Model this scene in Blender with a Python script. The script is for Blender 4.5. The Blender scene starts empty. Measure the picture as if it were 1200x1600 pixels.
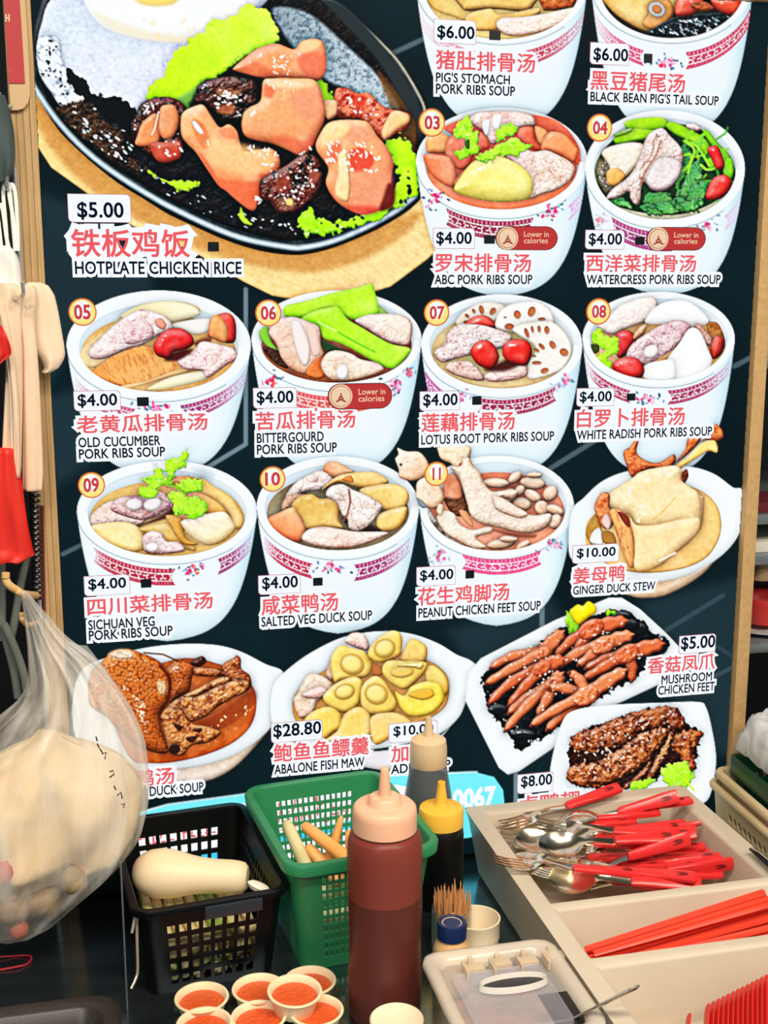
import bpy, bmesh, math, random
import numpy as np
from mathutils import Vector, Matrix

# ------------------------------------------------------------------ camera, light, exposure
SC = bpy.context.scene
COL = SC.collection
F_PX = 1890.0                                    # focal length in pixels of the 1200 x 1600 frame
PITCH = math.atan(370/F_PX); YAW = math.radians(13.2)
CAM = np.array([0.0, -1.6, 1.652])
_h = np.array([math.sin(YAW), math.cos(YAW), 0]); _r = np.array([math.cos(YAW), -math.sin(YAW), 0]); _z = np.array([0, 0, 1.0])
FWD = _h*math.cos(PITCH)-_z*math.sin(PITCH); UPV = _h*math.sin(PITCH)+_z*math.cos(PITCH)
cd = bpy.data.cameras.new('camera'); cd.sensor_fit = 'VERTICAL'; cd.sensor_height = 36.0; cd.lens = 36.0*F_PX/1600; cd.clip_start = .05
cam = bpy.data.objects.new('camera', cd); COL.objects.link(cam)
cam.location = CAM; cam.rotation_euler = (math.pi/2-PITCH, 0, -YAW)
SC.camera = cam
SC.view_settings.view_transform = 'Standard'; SC.view_settings.look = 'None'
SC.view_settings.exposure = 0.0; SC.view_settings.gamma = 1.0; SC.view_settings.use_curve_mapping = False

def ray(px, py): return FWD*F_PX+_r*(px-600)+UPV*(800-py)
def aty(px, py, y=0.0):
    """point of the upright plane at depth y that shows at this place of the photo"""
    d = ray(px, py); return CAM+d*((y-CAM[1])/d[1])
def atz(px, py, z):
    d = ray(px, py); return CAM+d*((z-CAM[2])/d[2])

wd = bpy.data.worlds.new('world'); SC.world = wd; wd.use_nodes = True
wd.node_tree.nodes['Background'].inputs[0].default_value = (.50, .66, .72, 1)
wd.node_tree.nodes['Background'].inputs[1].default_value = .28

def lamp(name, loc, size, power, col, rot=(0, 0, 0)):
    l = bpy.data.lights.new(name, 'AREA'); l.shape = 'RECTANGLE'; l.size, l.size_y = size; l.energy = power; l.color = col
    o = bpy.data.objects.new(name, l); COL.objects.link(o); o.location = loc; o.rotation_euler = rot
    return o
# ceiling tubes over the passage in front of the stall
lamp('ceiling_tube_light', (.35, -1.5, 2.82), (1.6, .25), 60, (1, .90, .76))
lamp('ceiling_tube_light', (-.9, -2.4, 2.82), (1.2, .25), 38, (1, .93, .84))
lamp('ceiling_tube_light', (1.5, -2.2, 2.82), (.8, .25), 38, (1, .88, .74))

ZC = .80                                         # height of the counter top

# ------------------------------------------------------------------ materials
MATS = {}
def mat(name, col, rough=.5, metal=0, spec=.5, trans=0, alpha=1, emit=None, es=1, noise=None, bump=None, sss=0, coat=0, ior=1.45):
    """procedural material; colours are given as seen (sRGB 0-255)"""
    if name in MATS: return MATS[name]
    def lin(c): return tuple((v/255/12.92 if v/255 <= .04045 else ((v/255+.055)/1.055)**2.4) for v in c)+(1,)
    m = bpy.data.materials.new(name); m.use_nodes = True; nt = m.node_tree; b = nt.nodes['Principled BSDF']
    b.inputs['Base Color'].default_value = lin(col); b.inputs['Roughness'].default_value = rough; b.inputs['Metallic'].default_value = metal
    b.inputs['Specular IOR Level'].default_value = spec; b.inputs['Transmission Weight'].default_value = trans; b.inputs['Alpha'].default_value = alpha
    b.inputs['IOR'].default_value = ior; b.inputs['Coat Weight'].default_value = coat
    if sss: b.inputs['Subsurface Weight'].default_value = sss; b.inputs['Subsurface Radius'].default_value = (.01, .005, .003)
    if emit: b.inputs['Emission Color'].default_value = lin(emit); b.inputs['Emission Strength'].default_value = es
    if noise or bump: tc = nt.nodes.new('ShaderNodeTexCoord')
    if noise:
        scale, col2, lo, hi, stretch = noise
        mp = nt.nodes.new('ShaderNodeMapping'); mp.inputs['Scale'].default_value = stretch
        n = nt.nodes.new('ShaderNodeTexNoise'); n.inputs['Scale'].default_value = scale; n.inputs['Detail'].default_value = 6
        r = nt.nodes.new('ShaderNodeValToRGB'); r.color_ramp.elements[0].position = lo; r.color_ramp.elements[1].position = hi
        r.color_ramp.elements[0].color = lin(col); r.color_ramp.elements[1].color = lin(col2)
        nt.links.new(tc.outputs['Object'], mp.inputs[0]); nt.links.new(mp.outputs[0], n.inputs['Vector']); nt.links.new(n.outputs['Fac'], r.inputs[0]); nt.links.new(r.outputs[0], b.inputs['Base Color'])
    if bump:
        scale, strength = bump
        n = nt.nodes.new('ShaderNodeTexNoise'); n.inputs['Scale'].default_value = scale; n.inputs['Detail'].default_value = 5
        bp = nt.nodes.new('ShaderNodeBump'); bp.inputs['Strength'].default_value = strength; bp.inputs['Distance'].default_value = .002
        nt.links.new(tc.outputs['Object'], n.inputs['Vector']); nt.links.new(n.outputs['Fac'], bp.inputs['Height']); nt.links.new(bp.outputs[0], b.inputs['Normal'])
    MATS[name] = m
    return m

# ------------------------------------------------------------------ mesh tools
class MB:
    """collects faces and links them as ONE mesh object"""
    def __init__(s): s.v = []; s.f = []; s.m = []
    def add(s, V, Fc, mi=0):
        k = len(s.v); s.v += [tuple(float(c) for c in p) for p in V]
        s.f += [tuple(i+k for i in q) for q in Fc]; s.m += [mi]*len(Fc)
        return s
    def grid(s, P, mi=0, closed=False, flip=False):
        P = np.asarray(P, float); n, m = P.shape[:2]; Fc = []
        for i in range(n-1):
            for j in range(m if closed else m-1):
                q = (i*m+j, i*m+(j+1) % m, (i+1)*m+(j+1) % m, (i+1)*m+j)
                Fc.append(q[::-1] if flip else q)
        return s.add(P.reshape(-1, 3), Fc, mi)
    def box(s, a, b, mi=0, bev=0.0, seg=2, mtx=None):
        bm = bmesh.new(); bmesh.ops.create_cube(bm, size=1)
        a, b = np.array(a, float), np.array(b, float)
        for v in bm.verts: v.co = Vector((a+b)/2+np.array(v.co)*(b-a))
        if bev: bmesh.ops.bevel(bm, geom=list(bm.edges), offset=bev, segments=seg, profile=.6, affect='EDGES')
        if mtx is not None: bm.transform(mtx)
        bm.verts.index_update()
        s.add([v.co[:] for v in bm.verts], [[v.index for v in f.verts] for f in bm.faces], mi); bm.free()
        return s
    def lathe(s, prof, n=40, mi=0, c=(0, 0, 0), caps=True, mtx=None):
        a = np.arange(n)/n*2*np.pi
        P = np.array([[(c[0]+r*np.cos(t), c[1]+r*np.sin(t), c[2]+z) for t in a] for r, z in prof])
        if mtx is not None: P = np.array([[mtx @ Vector(p) for p in row] for row in P])
        k = len(s.v); s.grid(P, mi, closed=True)
        if caps:
            if prof[0][0] > 1e-5: s.f.append(tuple(k+i for i in range(n))[::-1]); s.m.append(mi)
            if prof[-1][0] > 1e-5: s.f.append(tuple(k+(len(prof)-1)*n+i for i in range(n))); s.m.append(mi)
        return s
    def tube(s, path, r, n=8, mi=0, caps=True, flat=1.0, up=(0, 0, 1)):
        path = np.asarray(path, float); rr = np.broadcast_to(np.asarray(r, float), (len(path),)); P = []
        for i, p in enumerate(path):
            t = path[min(i+1, len(path)-1)]-path[max(i-1, 0)]; t = t/(np.linalg.norm(t)+1e-9)
            u = np.cross(t, up)
            if np.linalg.norm(u) < 1e-3: u = np.cross(t, (1, 0, 0))
            u /= np.linalg.norm(u); w = np.cross(u, t)
            P.append([p+rr[i]*(np.cos(a)*u+flat*np.sin(a)*w) for a in np.arange(n)/n*2*np.pi])
        k = len(s.v); s.grid(P, mi, closed=True)
        if caps: s.f += [tuple(k+i for i in range(n))[::-1], tuple(k+(len(path)-1)*n+i for i in range(n))]; s.m += [mi, mi]
        return s
    def prism(s, poly, d, mi=0):
        """poly: outline points in space, d: extrusion vector"""
        n = len(poly); V = [np.array(p, float) for p in poly]; V += [p+np.array(d, float) for p in V]
        return s.add(V, [tuple(range(n)), tuple(range(n, 2*n))[::-1]]+[(i, (i+1) % n+0, (i+1) % n+n, i+n)[::-1] for i in range(n)], mi)
    def build(s, name, mats, parent=None, smooth=True, angle=35, bevel=0, subsurf=0):
        me = bpy.data.meshes.new(name)
        V = np.array(s.v, float).reshape(-1, 3)
        q = parent
        while q is not None and 'local' not in q: V = V-np.array(q.location); q = q.parent
        me.from_pydata(V.tolist(), [], s.f)
        for m in (mats if isinstance(mats, (list, tuple)) else [mats]): me.materials.append(m)
        me.polygons.foreach_set('material_index', s.m)
        bm = bmesh.new(); bm.from_mesh(me); bmesh.ops.recalc_face_normals(bm, faces=bm.faces); bm.to_mesh(me); bm.free()
        if smooth:
            me.polygons.foreach_set('use_smooth', [True]*len(me.polygons)); me.set_sharp_from_angle(angle=math.radians(angle))
        me.update()
        o = bpy.data.objects.new(name, me); COL.objects.link(o)
        if parent is not None: o.parent = parent
        if bevel:
            b = o.modifiers.new('bevel', 'BEVEL'); b.width = bevel; b.segments = 3; b.limit_method = 'ANGLE'; b.angle_limit = math.radians(40)
        if subsurf:
            b = o.modifiers.new('subsurf', 'SUBSURF'); b.levels = b.render_levels = subsurf
        return o

def tag(o, label=None, cat=None, group=None, kind=None):
    if label: o['label'] = label
    if cat: o['category'] = cat
    if group: o['group'] = group
    if kind: o['kind'] = kind
    return o
def thing(name, loc, label, cat, group=None):
    o = bpy.data.objects.new(name, None); COL.objects.link(o); o.location = loc; o.empty_display_size = .02
    return tag(o, label, cat, group)
def local_thing(name, mtx, label, cat, group=None):
    """an Empty with a full placement; its parts are built in its own frame"""
    o = thing(name, (0, 0, 0), label, cat, group); o.matrix_world = mtx; o['local'] = 1
    return o
def copy_thing(src, mtx, label=None, group=None):
    r = src.copy(); COL.objects.link(r); r.matrix_world = mtx
    if label: r['label'] = label
    if group: r['group'] = group
    for ch in list(src.children):
        c = ch.copy(); COL.objects.link(c); c.parent = r
    return r
def frame(o, xdir, up=(0, 0, 1)):
    x = Vector(xdir).normalized(); z = Vector(up); y = z.cross(x).normalized(); z = x.cross(y)
    return Matrix(((x.x, y.x, z.x, o[0]), (x.y, y.y, z.y, o[1]), (x.z, y.z, z.z, o[2]), (0, 0, 0, 1)))
def rot_frame(loc, deg):
    return Matrix.Translation(Vector(loc)) @ Matrix.Rotation(math.radians(deg), 4, 'Z')

def perf(mb, fn, us, vs, hole, t, mi=0, closed=False, rounded=False):
    """perforated wall: fn(u, v) -> (point, normal); cells with hole(i, j) are left open, with real thickness t"""
    nu, nv = len(us), len(vs); nc = nu if closed else nu-1
    A = {}; V = []; Fc = []
    def vid(u, v, s):
        k = (round(u, 6), round(v, 6), s)
        if k not in A:
            p, n = fn(u, v); A[k] = len(V); V.append(np.array(p)+np.array(n)*(-t if s else 0))
        return A[k]
    def H(i, j):
        if j < 0 or j >= nv-1: return True
        if closed: i %= nc
        elif i < 0 or i >= nc: return True
        return bool(hole(i, j))
    per = us[-1] if closed else None
    for i in range(nc):
        for j in range(nv-1):
            u0, v0, v1 = us[i], vs[j], vs[j+1]
            u1 = us[i+1] if i+1 < nu else us[0]
            if H(i, j) and not rounded: continue
            c = [(u0, v0), (u1, v0), (u1, v1), (u0, v1)]
            if H(i, j):
                um = (u0+u1)/2 if i+1 < nu else u0; vm = (v0+v1)/2
                edge = [(u0, v0), (um, v0), (u1, v0), (u1, vm), (u1, v1), (um, v1), (u0, v1), (u0, vm)]
                q = [(um+(u1-u0)*.40*np.cos(a), vm+(v1-v0)*.40*np.sin(a)) for a in np.radians([225, 270, 315, 0, 45, 90, 135, 180])]
                for k in range(8):
                    l = (k+1) % 8
                    Fc.append([vid(*edge[k], 0), vid(*edge[l], 0), vid(*q[l], 0), vid(*q[k], 0)])
                    Fc.append([vid(*edge[k], 1), vid(*q[k], 1), vid(*q[l], 1), vid(*edge[l], 1)])
                    Fc.append([vid(*q[k], 0), vid(*q[l], 0), vid(*q[l], 1), vid(*q[k], 1)])
                continue
            Fc.append([vid(*p, 0) for p in c]); Fc.append([vid(*p, 1) for p in c[::-1]])
            for k, (di, dj) in enumerate([(0, -1), (1, 0), (0, 1), (-1, 0)]):
                if H(i+di, j+dj) and not (rounded and 0 <= j+dj < nv-1 and (closed or 0 <= i+di < nc)):
                    a, b = c[k], c[(k+1) % 4]
                    Fc.append([vid(*a, 0), vid(*a, 1), vid(*b, 1), vid(*b, 0)])
    mb.add(V, Fc, mi)

def loft(mb, rows, depth, thick, n=28, mi=0, fold=None, plane=None, close=True):
    """soft body from rows (photo y, left x, right x) on the upright plane at this depth; fold(u, ang) moves the surface"""
    rr = np.array(rows, float); py = rr[:, 0]
    s = np.linspace(0, 1, max(24, len(rows)*5)); tt = np.linspace(0, 1, len(rows))
    yy = np.interp(s, tt, py); xl = np.interp(yy, py, rr[:, 1]); xr = np.interp(yy, py, rr[:, 2])
    k = np.ones(5)/5
    for a in (xl, xr):
        b = np.convolve(np.pad(a, 2, mode='edge'), k, 'valid'); a[2:-2] = b[2:-2]
    th = np.interp(yy, py, rr[:, 3]) if rr.shape[1] > 3 else np.full(len(s), thick)
    P = []
    for i in range(len(s)):
        L, R = aty(xl[i], yy[i], depth), aty(xr[i], yy[i], depth); c, h = (L+R)/2, (R-L)/2
        row = []
        for a in np.arange(n)/n*2*np.pi:
            p = c+h*np.cos(a)+np.array([0, -1, 0])*th[i]*np.sin(a)
            if fold: p = p+np.array([0, -1, 0])*fold(s[i], a)*th[i]
            row.append(p)
        P.append(row)
    q = len(mb.v); mb.grid(P, mi, closed=True)
    if close:
        mb.f += [tuple(q+i for i in range(n))[::-1], tuple(q+(len(s)-1)*n+i for i in range(n))]; mb.m += [mi, mi]

def curve3(pts_, k=8):
    a = np.asarray(pts_, float); b = np.concatenate([[2*a[0]-a[1]], a, [2*a[-1]-a[-2]]]); q = []
    for i in range(len(a)-1):
        for t in np.arange(k)/k:
            p0, p1, p2, p3 = b[i:i+4]
            q.append(.5*(2*p1+(p2-p0)*t+(2*p0-5*p1+4*p2-p3)*t*t+(3*p1-p0-3*p2+p3)*t**3))
    return np.array(q+[a[-1]])

# ------------------------------------------------------------------ the room
M_DARK = mat('dark_wall_paint', (30, 36, 38), .8)
def plane_box(name, a, b, m):
    return tag(MB().box(a, b).build(name, m, smooth=False), kind='structure')
plane_box('floor', (-2.2, -4, -.05), (2.8, 1.2, 0), mat('floor_tile', (120, 112, 102), .5, noise=(3, (96, 90, 82), .35, .7, (1, 1, 1))))
plane_box('ceiling', (-2.2, -4, 2.9), (2.8, 1.2, 2.95), mat('ceiling_paint', (170, 170, 166), .8))
plane_box('wall_back', (-2.2, 1.1, 0), (2.8, 1.2, 2.9), M_DARK)
plane_box('wall_left', (-2.2, -.4, 0), (-2.1, 1.1, 2.9), M_DARK)
plane_box('wall_right', (2.7, -.4, 0), (2.8, 1.1, 2.9), M_DARK)
# ------------------------------------------------------------------ the printed picture of the menu board
# A small painter: the print is a colour field sampled on a fine grid of the board's face (about 1.2 px of the photo
# apart), stored as a colour attribute of the board's meshes.  No image is loaded.
import math
import numpy as np
PH = 1.2
PX0, PY0, PX1, PY1 = 30.0, -40.0, 1212.0, 1352.0
NW = int((PX1-PX0)/PH)+1
NH = int((PY1-PY0)/PH)+1
GX = PX0+np.arange(NW)*PH
GY = PY0+np.arange(NH)*PH
IMG = np.zeros((NH, NW, 3), np.float32)
OWN = np.zeros((NH, NW), np.int16)
FOOD = np.zeros((NH, NW), np.float32)
_rs = np.random.RandomState(7)
_TAB = _rs.rand(64, 64).astype(np.float32)
_TBX = _rs.rand(64, 64).astype(np.float32)
_TBY = _rs.rand(64, 64).astype(np.float32)
FR = [0.0, 0.0, 1.0]
CUR = [0]

def fr(ox, oy, s, own=None):
    FR[0], FR[1], FR[2] = ox, oy, s
    if own is not None: CUR[0] = own

def pts(s):
    if isinstance(s, str):
        a = np.array([[float(v) for v in q.split(',')] for q in s.split()])
    else:
        a = np.array(s, float)
    return np.stack([FR[0]+a[:, 0]/FR[2], FR[1]+a[:, 1]/FR[2]], 1)

def spline(a, k=6):
    p0, p1, p2, p3 = np.roll(a, 1, 0), a, np.roll(a, -1, 0), np.roll(a, -2, 0)
    o = []
    for t in np.arange(k)/k:
        o.append(.5*(2*p1+(p2-p0)*t+(2*p0-5*p1+4*p2-p3)*t*t+(3*p1-p0-3*p2+p3)*t**3))
    return np.stack(o, 1).reshape(-1, 2)

def vn(x, y, seed=0):
    xi, yi = np.floor(x).astype(int), np.floor(y).astype(int)
    fx, fy = x-xi, y-yi
    fx, fy = fx*fx*(3-2*fx), fy*fy*(3-2*fy)
    a, b = (xi+seed*17) & 63, (yi+seed*29) & 63
    a1, b1 = (a+1) & 63, (b+1) & 63
    return (_TAB[a, b]*(1-fx)+_TAB[a1, b]*fx)*(1-fy)+(_TAB[a, b1]*(1-fx)+_TAB[a1, b1]*fx)*fy

def fbm(x, y, s, seed=0, o=3):
    v = 0; w = .5; tot = 0
    for k in range(o):
        v = v+w*vn(x/s*2**k+k*7.3, y/s*2**k+k*3.1, seed+k); tot += w; w *= .55
    return v/tot*2-1

def ridge(x, y, s, seed=0):
    a = 1-np.abs(vn(x/s, y/s, seed)*2-1)
    b = 1-np.abs(vn(x/s*2.1+5, y/s*2.1, seed+3)*2-1)
    return np.maximum(a**4, .8*b**4)

def worley(x, y, s, seed=0):
    x, y = x/s, y/s
    xi, yi = np.floor(x).astype(int), np.floor(y).astype(int)
    best = np.full(x.shape, 9.0)
    for dx in (-1, 0, 1):
        for dy in (-1, 0, 1):
            a, b = (xi+dx+seed*13) & 63, (yi+dy+seed*7) & 63
            q = (xi+dx+_TBX[a, b]-x)**2+(yi+dy+_TBY[a, b]-y)**2
            best = np.minimum(best, q)
    return np.sqrt(best)

def window(x0, y0, x1, y1, m=10):
    i0 = max(0, int((x0-m-PX0)/PH)); i1 = min(NW, int((x1+m-PX0)/PH)+2)
    j0 = max(0, int((y0-m-PY0)/PH)); j1 = min(NH, int((y1+m-PY0)/PH)+2)
    if i1 <= i0+1 or j1 <= j0+1: return None
    X, Y = np.meshgrid(GX[i0:i1], GY[j0:j1])
    return (slice(j0, j1), slice(i0, i1)), X, Y

def sdf(a, X, Y):
    ins = np.zeros(X.shape, bool); best = np.full(X.shape, 1e9)
    b = np.roll(a, -1, 0)
    for (ax, ay), (bx, by) in zip(a, b):
        ex, ey = bx-ax, by-ay
        L = ex*ex+ey*ey+1e-9
        t = np.clip(((X-ax)*ex+(Y-ay)*ey)/L, 0, 1)
        best = np.minimum(best, (X-ax-t*ex)**2+(Y-ay-t*ey)**2)
        if ay != by:
            c = (ay > Y) != (by > Y)
            ins ^= c & (X < ax+(Y-ay)*ex/ey)
    d = np.sqrt(best)
    return np.where(ins, d, -d)

def smooth(a, b, v):
    t = np.clip((v-a)/(b-a), 0, 1); return t*t*(3-2*t)

def C3(c): return np.array(c, np.float32)

def blend(S, col, al):
    IMG[S] = IMG[S]*(1-al[..., None])+col*al[..., None]

LX, LY, LZ = -.35, -.62, .70
NS = [0]
CLIP = [None]

def P(s, c, c2=None, g=90, tex=None, amp=.4, ts=9, puff=8, sh=.5, sp=0., ol=.35, al=1., drop=.35, dr=5, dc=None, sm=1, ang=0,
      frill=0, fs=6, soft=.8, asp=1, olw=1.6, own=True):
    drop *= .7; ol *= .8; sh *= .85
    a = pts(s)
    if sm: a = spline(a)
    w = window(a[:, 0].min(), a[:, 1].min(), a[:, 0].max(), a[:, 1].max(), 4+frill+dr*1.5)
    if w is None: return
    S, X, Y = w
    NS[0] += 1; sd = NS[0]
    d = sdf(a, X, Y)
    if frill: d = d+frill*fbm(X, Y, fs, sd, 2)*1.4
    clipm = CLIP[0][S] if CLIP[0] is not None else 1.0
    if drop > 0:
        dd = np.exp(-np.clip(-d, 0, None)/dr)*drop*clipm
        IMG[S] *= (1-np.where(d < 0, dd, 0))[..., None]
    m = smooth(-soft, soft, d)*al*clipm
    if tex == 'meat': c = tuple(v+(w_-v)*.3 for v, w_ in zip(c, (255, 240, 230)))
    c = C3(c); base = np.broadcast_to(c, X.shape+(3,)).copy()
    if c2 is not None:
        r = np.radians(g); q = (X*np.cos(r)+Y*np.sin(r)); i = d > 0
        if i.any():
            lo, hi = q[i].min(), q[i].max()
            t = np.clip((q-lo)/(hi-lo+1e-6), 0, 1)[..., None]
            base = c*(1-t)+C3(c2)*t
    r = np.radians(ang); U = X*np.cos(r)+Y*np.sin(r); V = -X*np.sin(r)+Y*np.cos(r); U = U/asp
    bump = 0
    dcol = C3(dc) if dc is not None else c*.45
    def mix(k):
        nonlocal base
        k = np.clip(k, 0, 1)[..., None]; base = base*(1-k)+dcol*k
    if tex == 'meat':
        wx = 3*fbm(U, V, ts*1.4, sd+2, 2)
        rr = ridge(U+wx, V+wx, ts, sd)
        lo = fbm(X, Y, ts*1.8, sd+9, 2)
        mix(amp*.75*smooth(.66, 1.0, rr)+amp*.5*np.clip(-lo, 0, 1))
        base = base+(255-base)*(.28*np.clip(lo, 0, 1))[..., None]
        bump = -1.5*rr*amp+1.6*fbm(U, V, ts*.8, sd+21, 3)*amp
    elif tex == 'smooth':
        lo = fbm(X, Y, ts*2, sd, 3); mix(amp*.6*np.clip(lo, 0, 1)); base = base+(255-base)*(.2*np.clip(-lo, 0, 1))[..., None]
    elif tex == 'fib':
        q = fbm(U/4, V, ts*.5, sd, 3); mix(amp*smooth(-.05, .6, q)); bump = q*.5*amp
    elif tex == 'skin':
        q = worley(X, Y, ts, sd); mix(amp*smooth(.35, .75, q)); bump = (.5-q)*1.6*amp
        lo = fbm(X, Y, ts*6, sd, 2); mix(amp*.5*np.clip(lo, 0, 1))
    elif tex == 'glaze':
        lo = fbm(X, Y, ts, sd, 3); mix(amp*smooth(-.1, .45, lo)); bump = 3.2*fbm(X, Y, ts*.7, sd+4, 3)*amp
    elif tex == 'rice':
        q = worley(U, V, ts, sd); mix(amp*smooth(.45, .8, q)); bump = (.6-q)*amp
    elif tex == 'leaf':
        q = ridge(U, V, ts, sd); lo = fbm(X, Y, ts, sd+3, 2)
        mix(amp*smooth(.1, .6, lo)); base = base+(255-base)*(.25*smooth(.6, .95, q))[..., None]; bump = q*1.2*amp
    elif tex == 'ring':
        q = np.sin(U*2*np.pi/ts+2.2*fbm(X, Y, ts*2.5, sd, 2)); mix(amp*smooth(.2, 1, q)); bump = q*.5*amp
    hh = puff*np.sqrt(np.clip(1-(1-np.clip(d/max(puff, .1), 0, 1))**2, 0, 1))+bump
    gy_, gx_ = np.gradient(hh, PH)
    nz = 1/np.sqrt(1+gx_**2+gy_**2)
    lam = (-gx_*LX-gy_*LY+LZ)*nz
    f = sh*(lam-LZ)/LZ
    q_ = (np.clip(-f*1.6, 0, 1)*(1.0 if tex else 0.0))[..., None]
    col = np.where((f > 0)[..., None], base+(255-base)*np.clip(f, 0, 1)[..., None]*.95, (base*(1-.45*q_)+dcol*.45*q_)*(1+.66*np.clip(f, -.92, 0))[..., None])
    if sp > 0:
        hx, hy, hz = LX/2, LY/2, (LZ+1)/2; hn = (hx*hx+hy*hy+hz*hz)**.5
        k = np.clip((-gx_*hx-gy_*hy+hz)*nz/hn, 0, 1)**60
        lo = smooth(.0, .5, fbm(X, Y, 6, sd+5, 2))
        k = np.clip(sp*k*lo, 0, 1)[..., None]; col = col*(1-k)+255*k
    if ol > 0:
        k = ol*np.exp(-np.clip(d, 0, None)/olw); col = col*(1-k[..., None])
    blend(S, np.clip(col, 0, 255), m)
    if own and al > .9: FOOD[S] = np.where(m > .5, 1.0 if tex else 0.0, FOOD[S])
    if own and al > .9 and CUR[0]:
        OWN[S][m > .5] = CUR[0]

def E(cx, cy, rx, ry, c, rot=0, n=22, **k):
    t = np.arange(n)/n*2*np.pi; r = np.radians(rot)
    x, y = rx*np.cos(t), ry*np.sin(t)
    k.setdefault('sm', 0)
    P(np.stack([cx+x*np.cos(r)-y*np.sin(r), cy+x*np.sin(r)+y*np.cos(r)], 1), c, **k)

def line(s, w, c, al=1., soft=.8, sm=0, taper=0):
    a = pts(s)
    if sm and len(a) > 2:
        b = np.concatenate([[2*a[0]-a[1]], a, [2*a[-1]-a[-2]]]); q = []
        for i in range(len(a)-1):
            for t in np.arange(6)/6:
                p0, p1, p2, p3 = b[i:i+4]
                q.append(.5*(2*p1+(p2-p0)*t+(2*p0-5*p1+4*p2-p3)*t*t+(3*p1-p0-3*p2+p3)*t**3))
        a = np.array(q+[a[-1]])
    S_ = window(a[:, 0].min(), a[:, 1].min(), a[:, 0].max(), a[:, 1].max(), w+3)
    if S_ is None: return
    S, X, Y = S_; best = np.full(X.shape, 1e9)
    for (ax, ay), (bx, by) in zip(a[:-1], a[1:]):
        ex, ey = bx-ax, by-ay
        t = np.clip(((X-ax)*ex+(Y-ay)*ey)/(ex*ex+ey*ey+1e-9), 0, 1)
        best = np.minimum(best, (X-ax-t*ex)**2+(Y-ay-t*ey)**2)
    blend(S, C3(c), smooth(-soft, soft, w/2-np.sqrt(best))*al*(CLIP[0][S] if CLIP[0] is not None else 1))

def patch(s, c, al=.8, soft=4, **k):
    k.setdefault('puff', .1); k.setdefault('sh', 0)
    P(s, c, al=al, soft=soft, ol=0, drop=0, own=False, **k)

def limb(p0, via, p1, w0, w1, c, **k):
    t = np.linspace(0, 1, 14); a, b, d = [np.array(v, float) for v in (p0, via, p1)]
    q = (1-t)[:, None]**2*a+2*((1-t)*t)[:, None]*b+(t**2)[:, None]*d
    g = np.gradient(q, axis=0); g /= np.linalg.norm(g, axis=1)[:, None]; n = np.stack([-g[:, 1], g[:, 0]], 1)
    w = (w0+(w1-w0)*t)*(1+.10*np.sin(t*15))
    w[-1] *= .35; w[-2] *= .8
    tip = d+g[-1]*w1*.5
    P(np.concatenate([q+n*w[:, None], [tip], (q-n*w[:, None])[::-1]]), c, sm=0, ang=math.degrees(math.atan2(g[7, 1], g[7, 0])), **k)

def specks(s, c, n, r=(.8, 2.2), al=.9, el=2.2, ang=None, seed=1):
    """small bright or dark glints inside an outline"""
    a = pts(s); rs = np.random.RandomState(seed+NS[0]); k = 0; tries = 0
    x0, y0, x1, y1 = a[:, 0].min(), a[:, 1].min(), a[:, 0].max(), a[:, 1].max()
    sv = list(FR); 
    while k < n and tries < n*8:
        tries += 1
        x, y = rs.uniform(x0, x1), rs.uniform(y0, y1)
        if sdf(a, np.array([[x]]), np.array([[y]]))[0, 0] < 0: continue
        k += 1; q = rs.uniform(*r); FR[:] = [0, 0, 1]
        an = rs.uniform(0, 180) if ang is None else ang+rs.uniform(-25, 25)
        cc = c[rs.randint(len(c))] if isinstance(c, list) else c
        E(x, y, q*rs.uniform(1, el), q, cc, rot=an, n=10, puff=.1, sh=0, ol=0, drop=0, al=al, soft=.9, own=False)
        FR[:] = sv

def clip_ellipse(cx, cy, rx, ry, up=60):
    """food stays inside the bowl's front lip but may rise above its back"""
    X, Y = np.meshgrid(GX, GY)
    e = 1-np.sqrt(((X-cx)/rx)**2+((Y-cy)/ry)**2)
    m = smooth(-.8, .8, e*min(rx, ry))
    top = (Y < cy) & (np.abs(X-cx) < rx*1.3)
    CLIP[0] = np.where(top, 1.0, m).astype(np.float32)

WH = (238, 248, 255)

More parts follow.
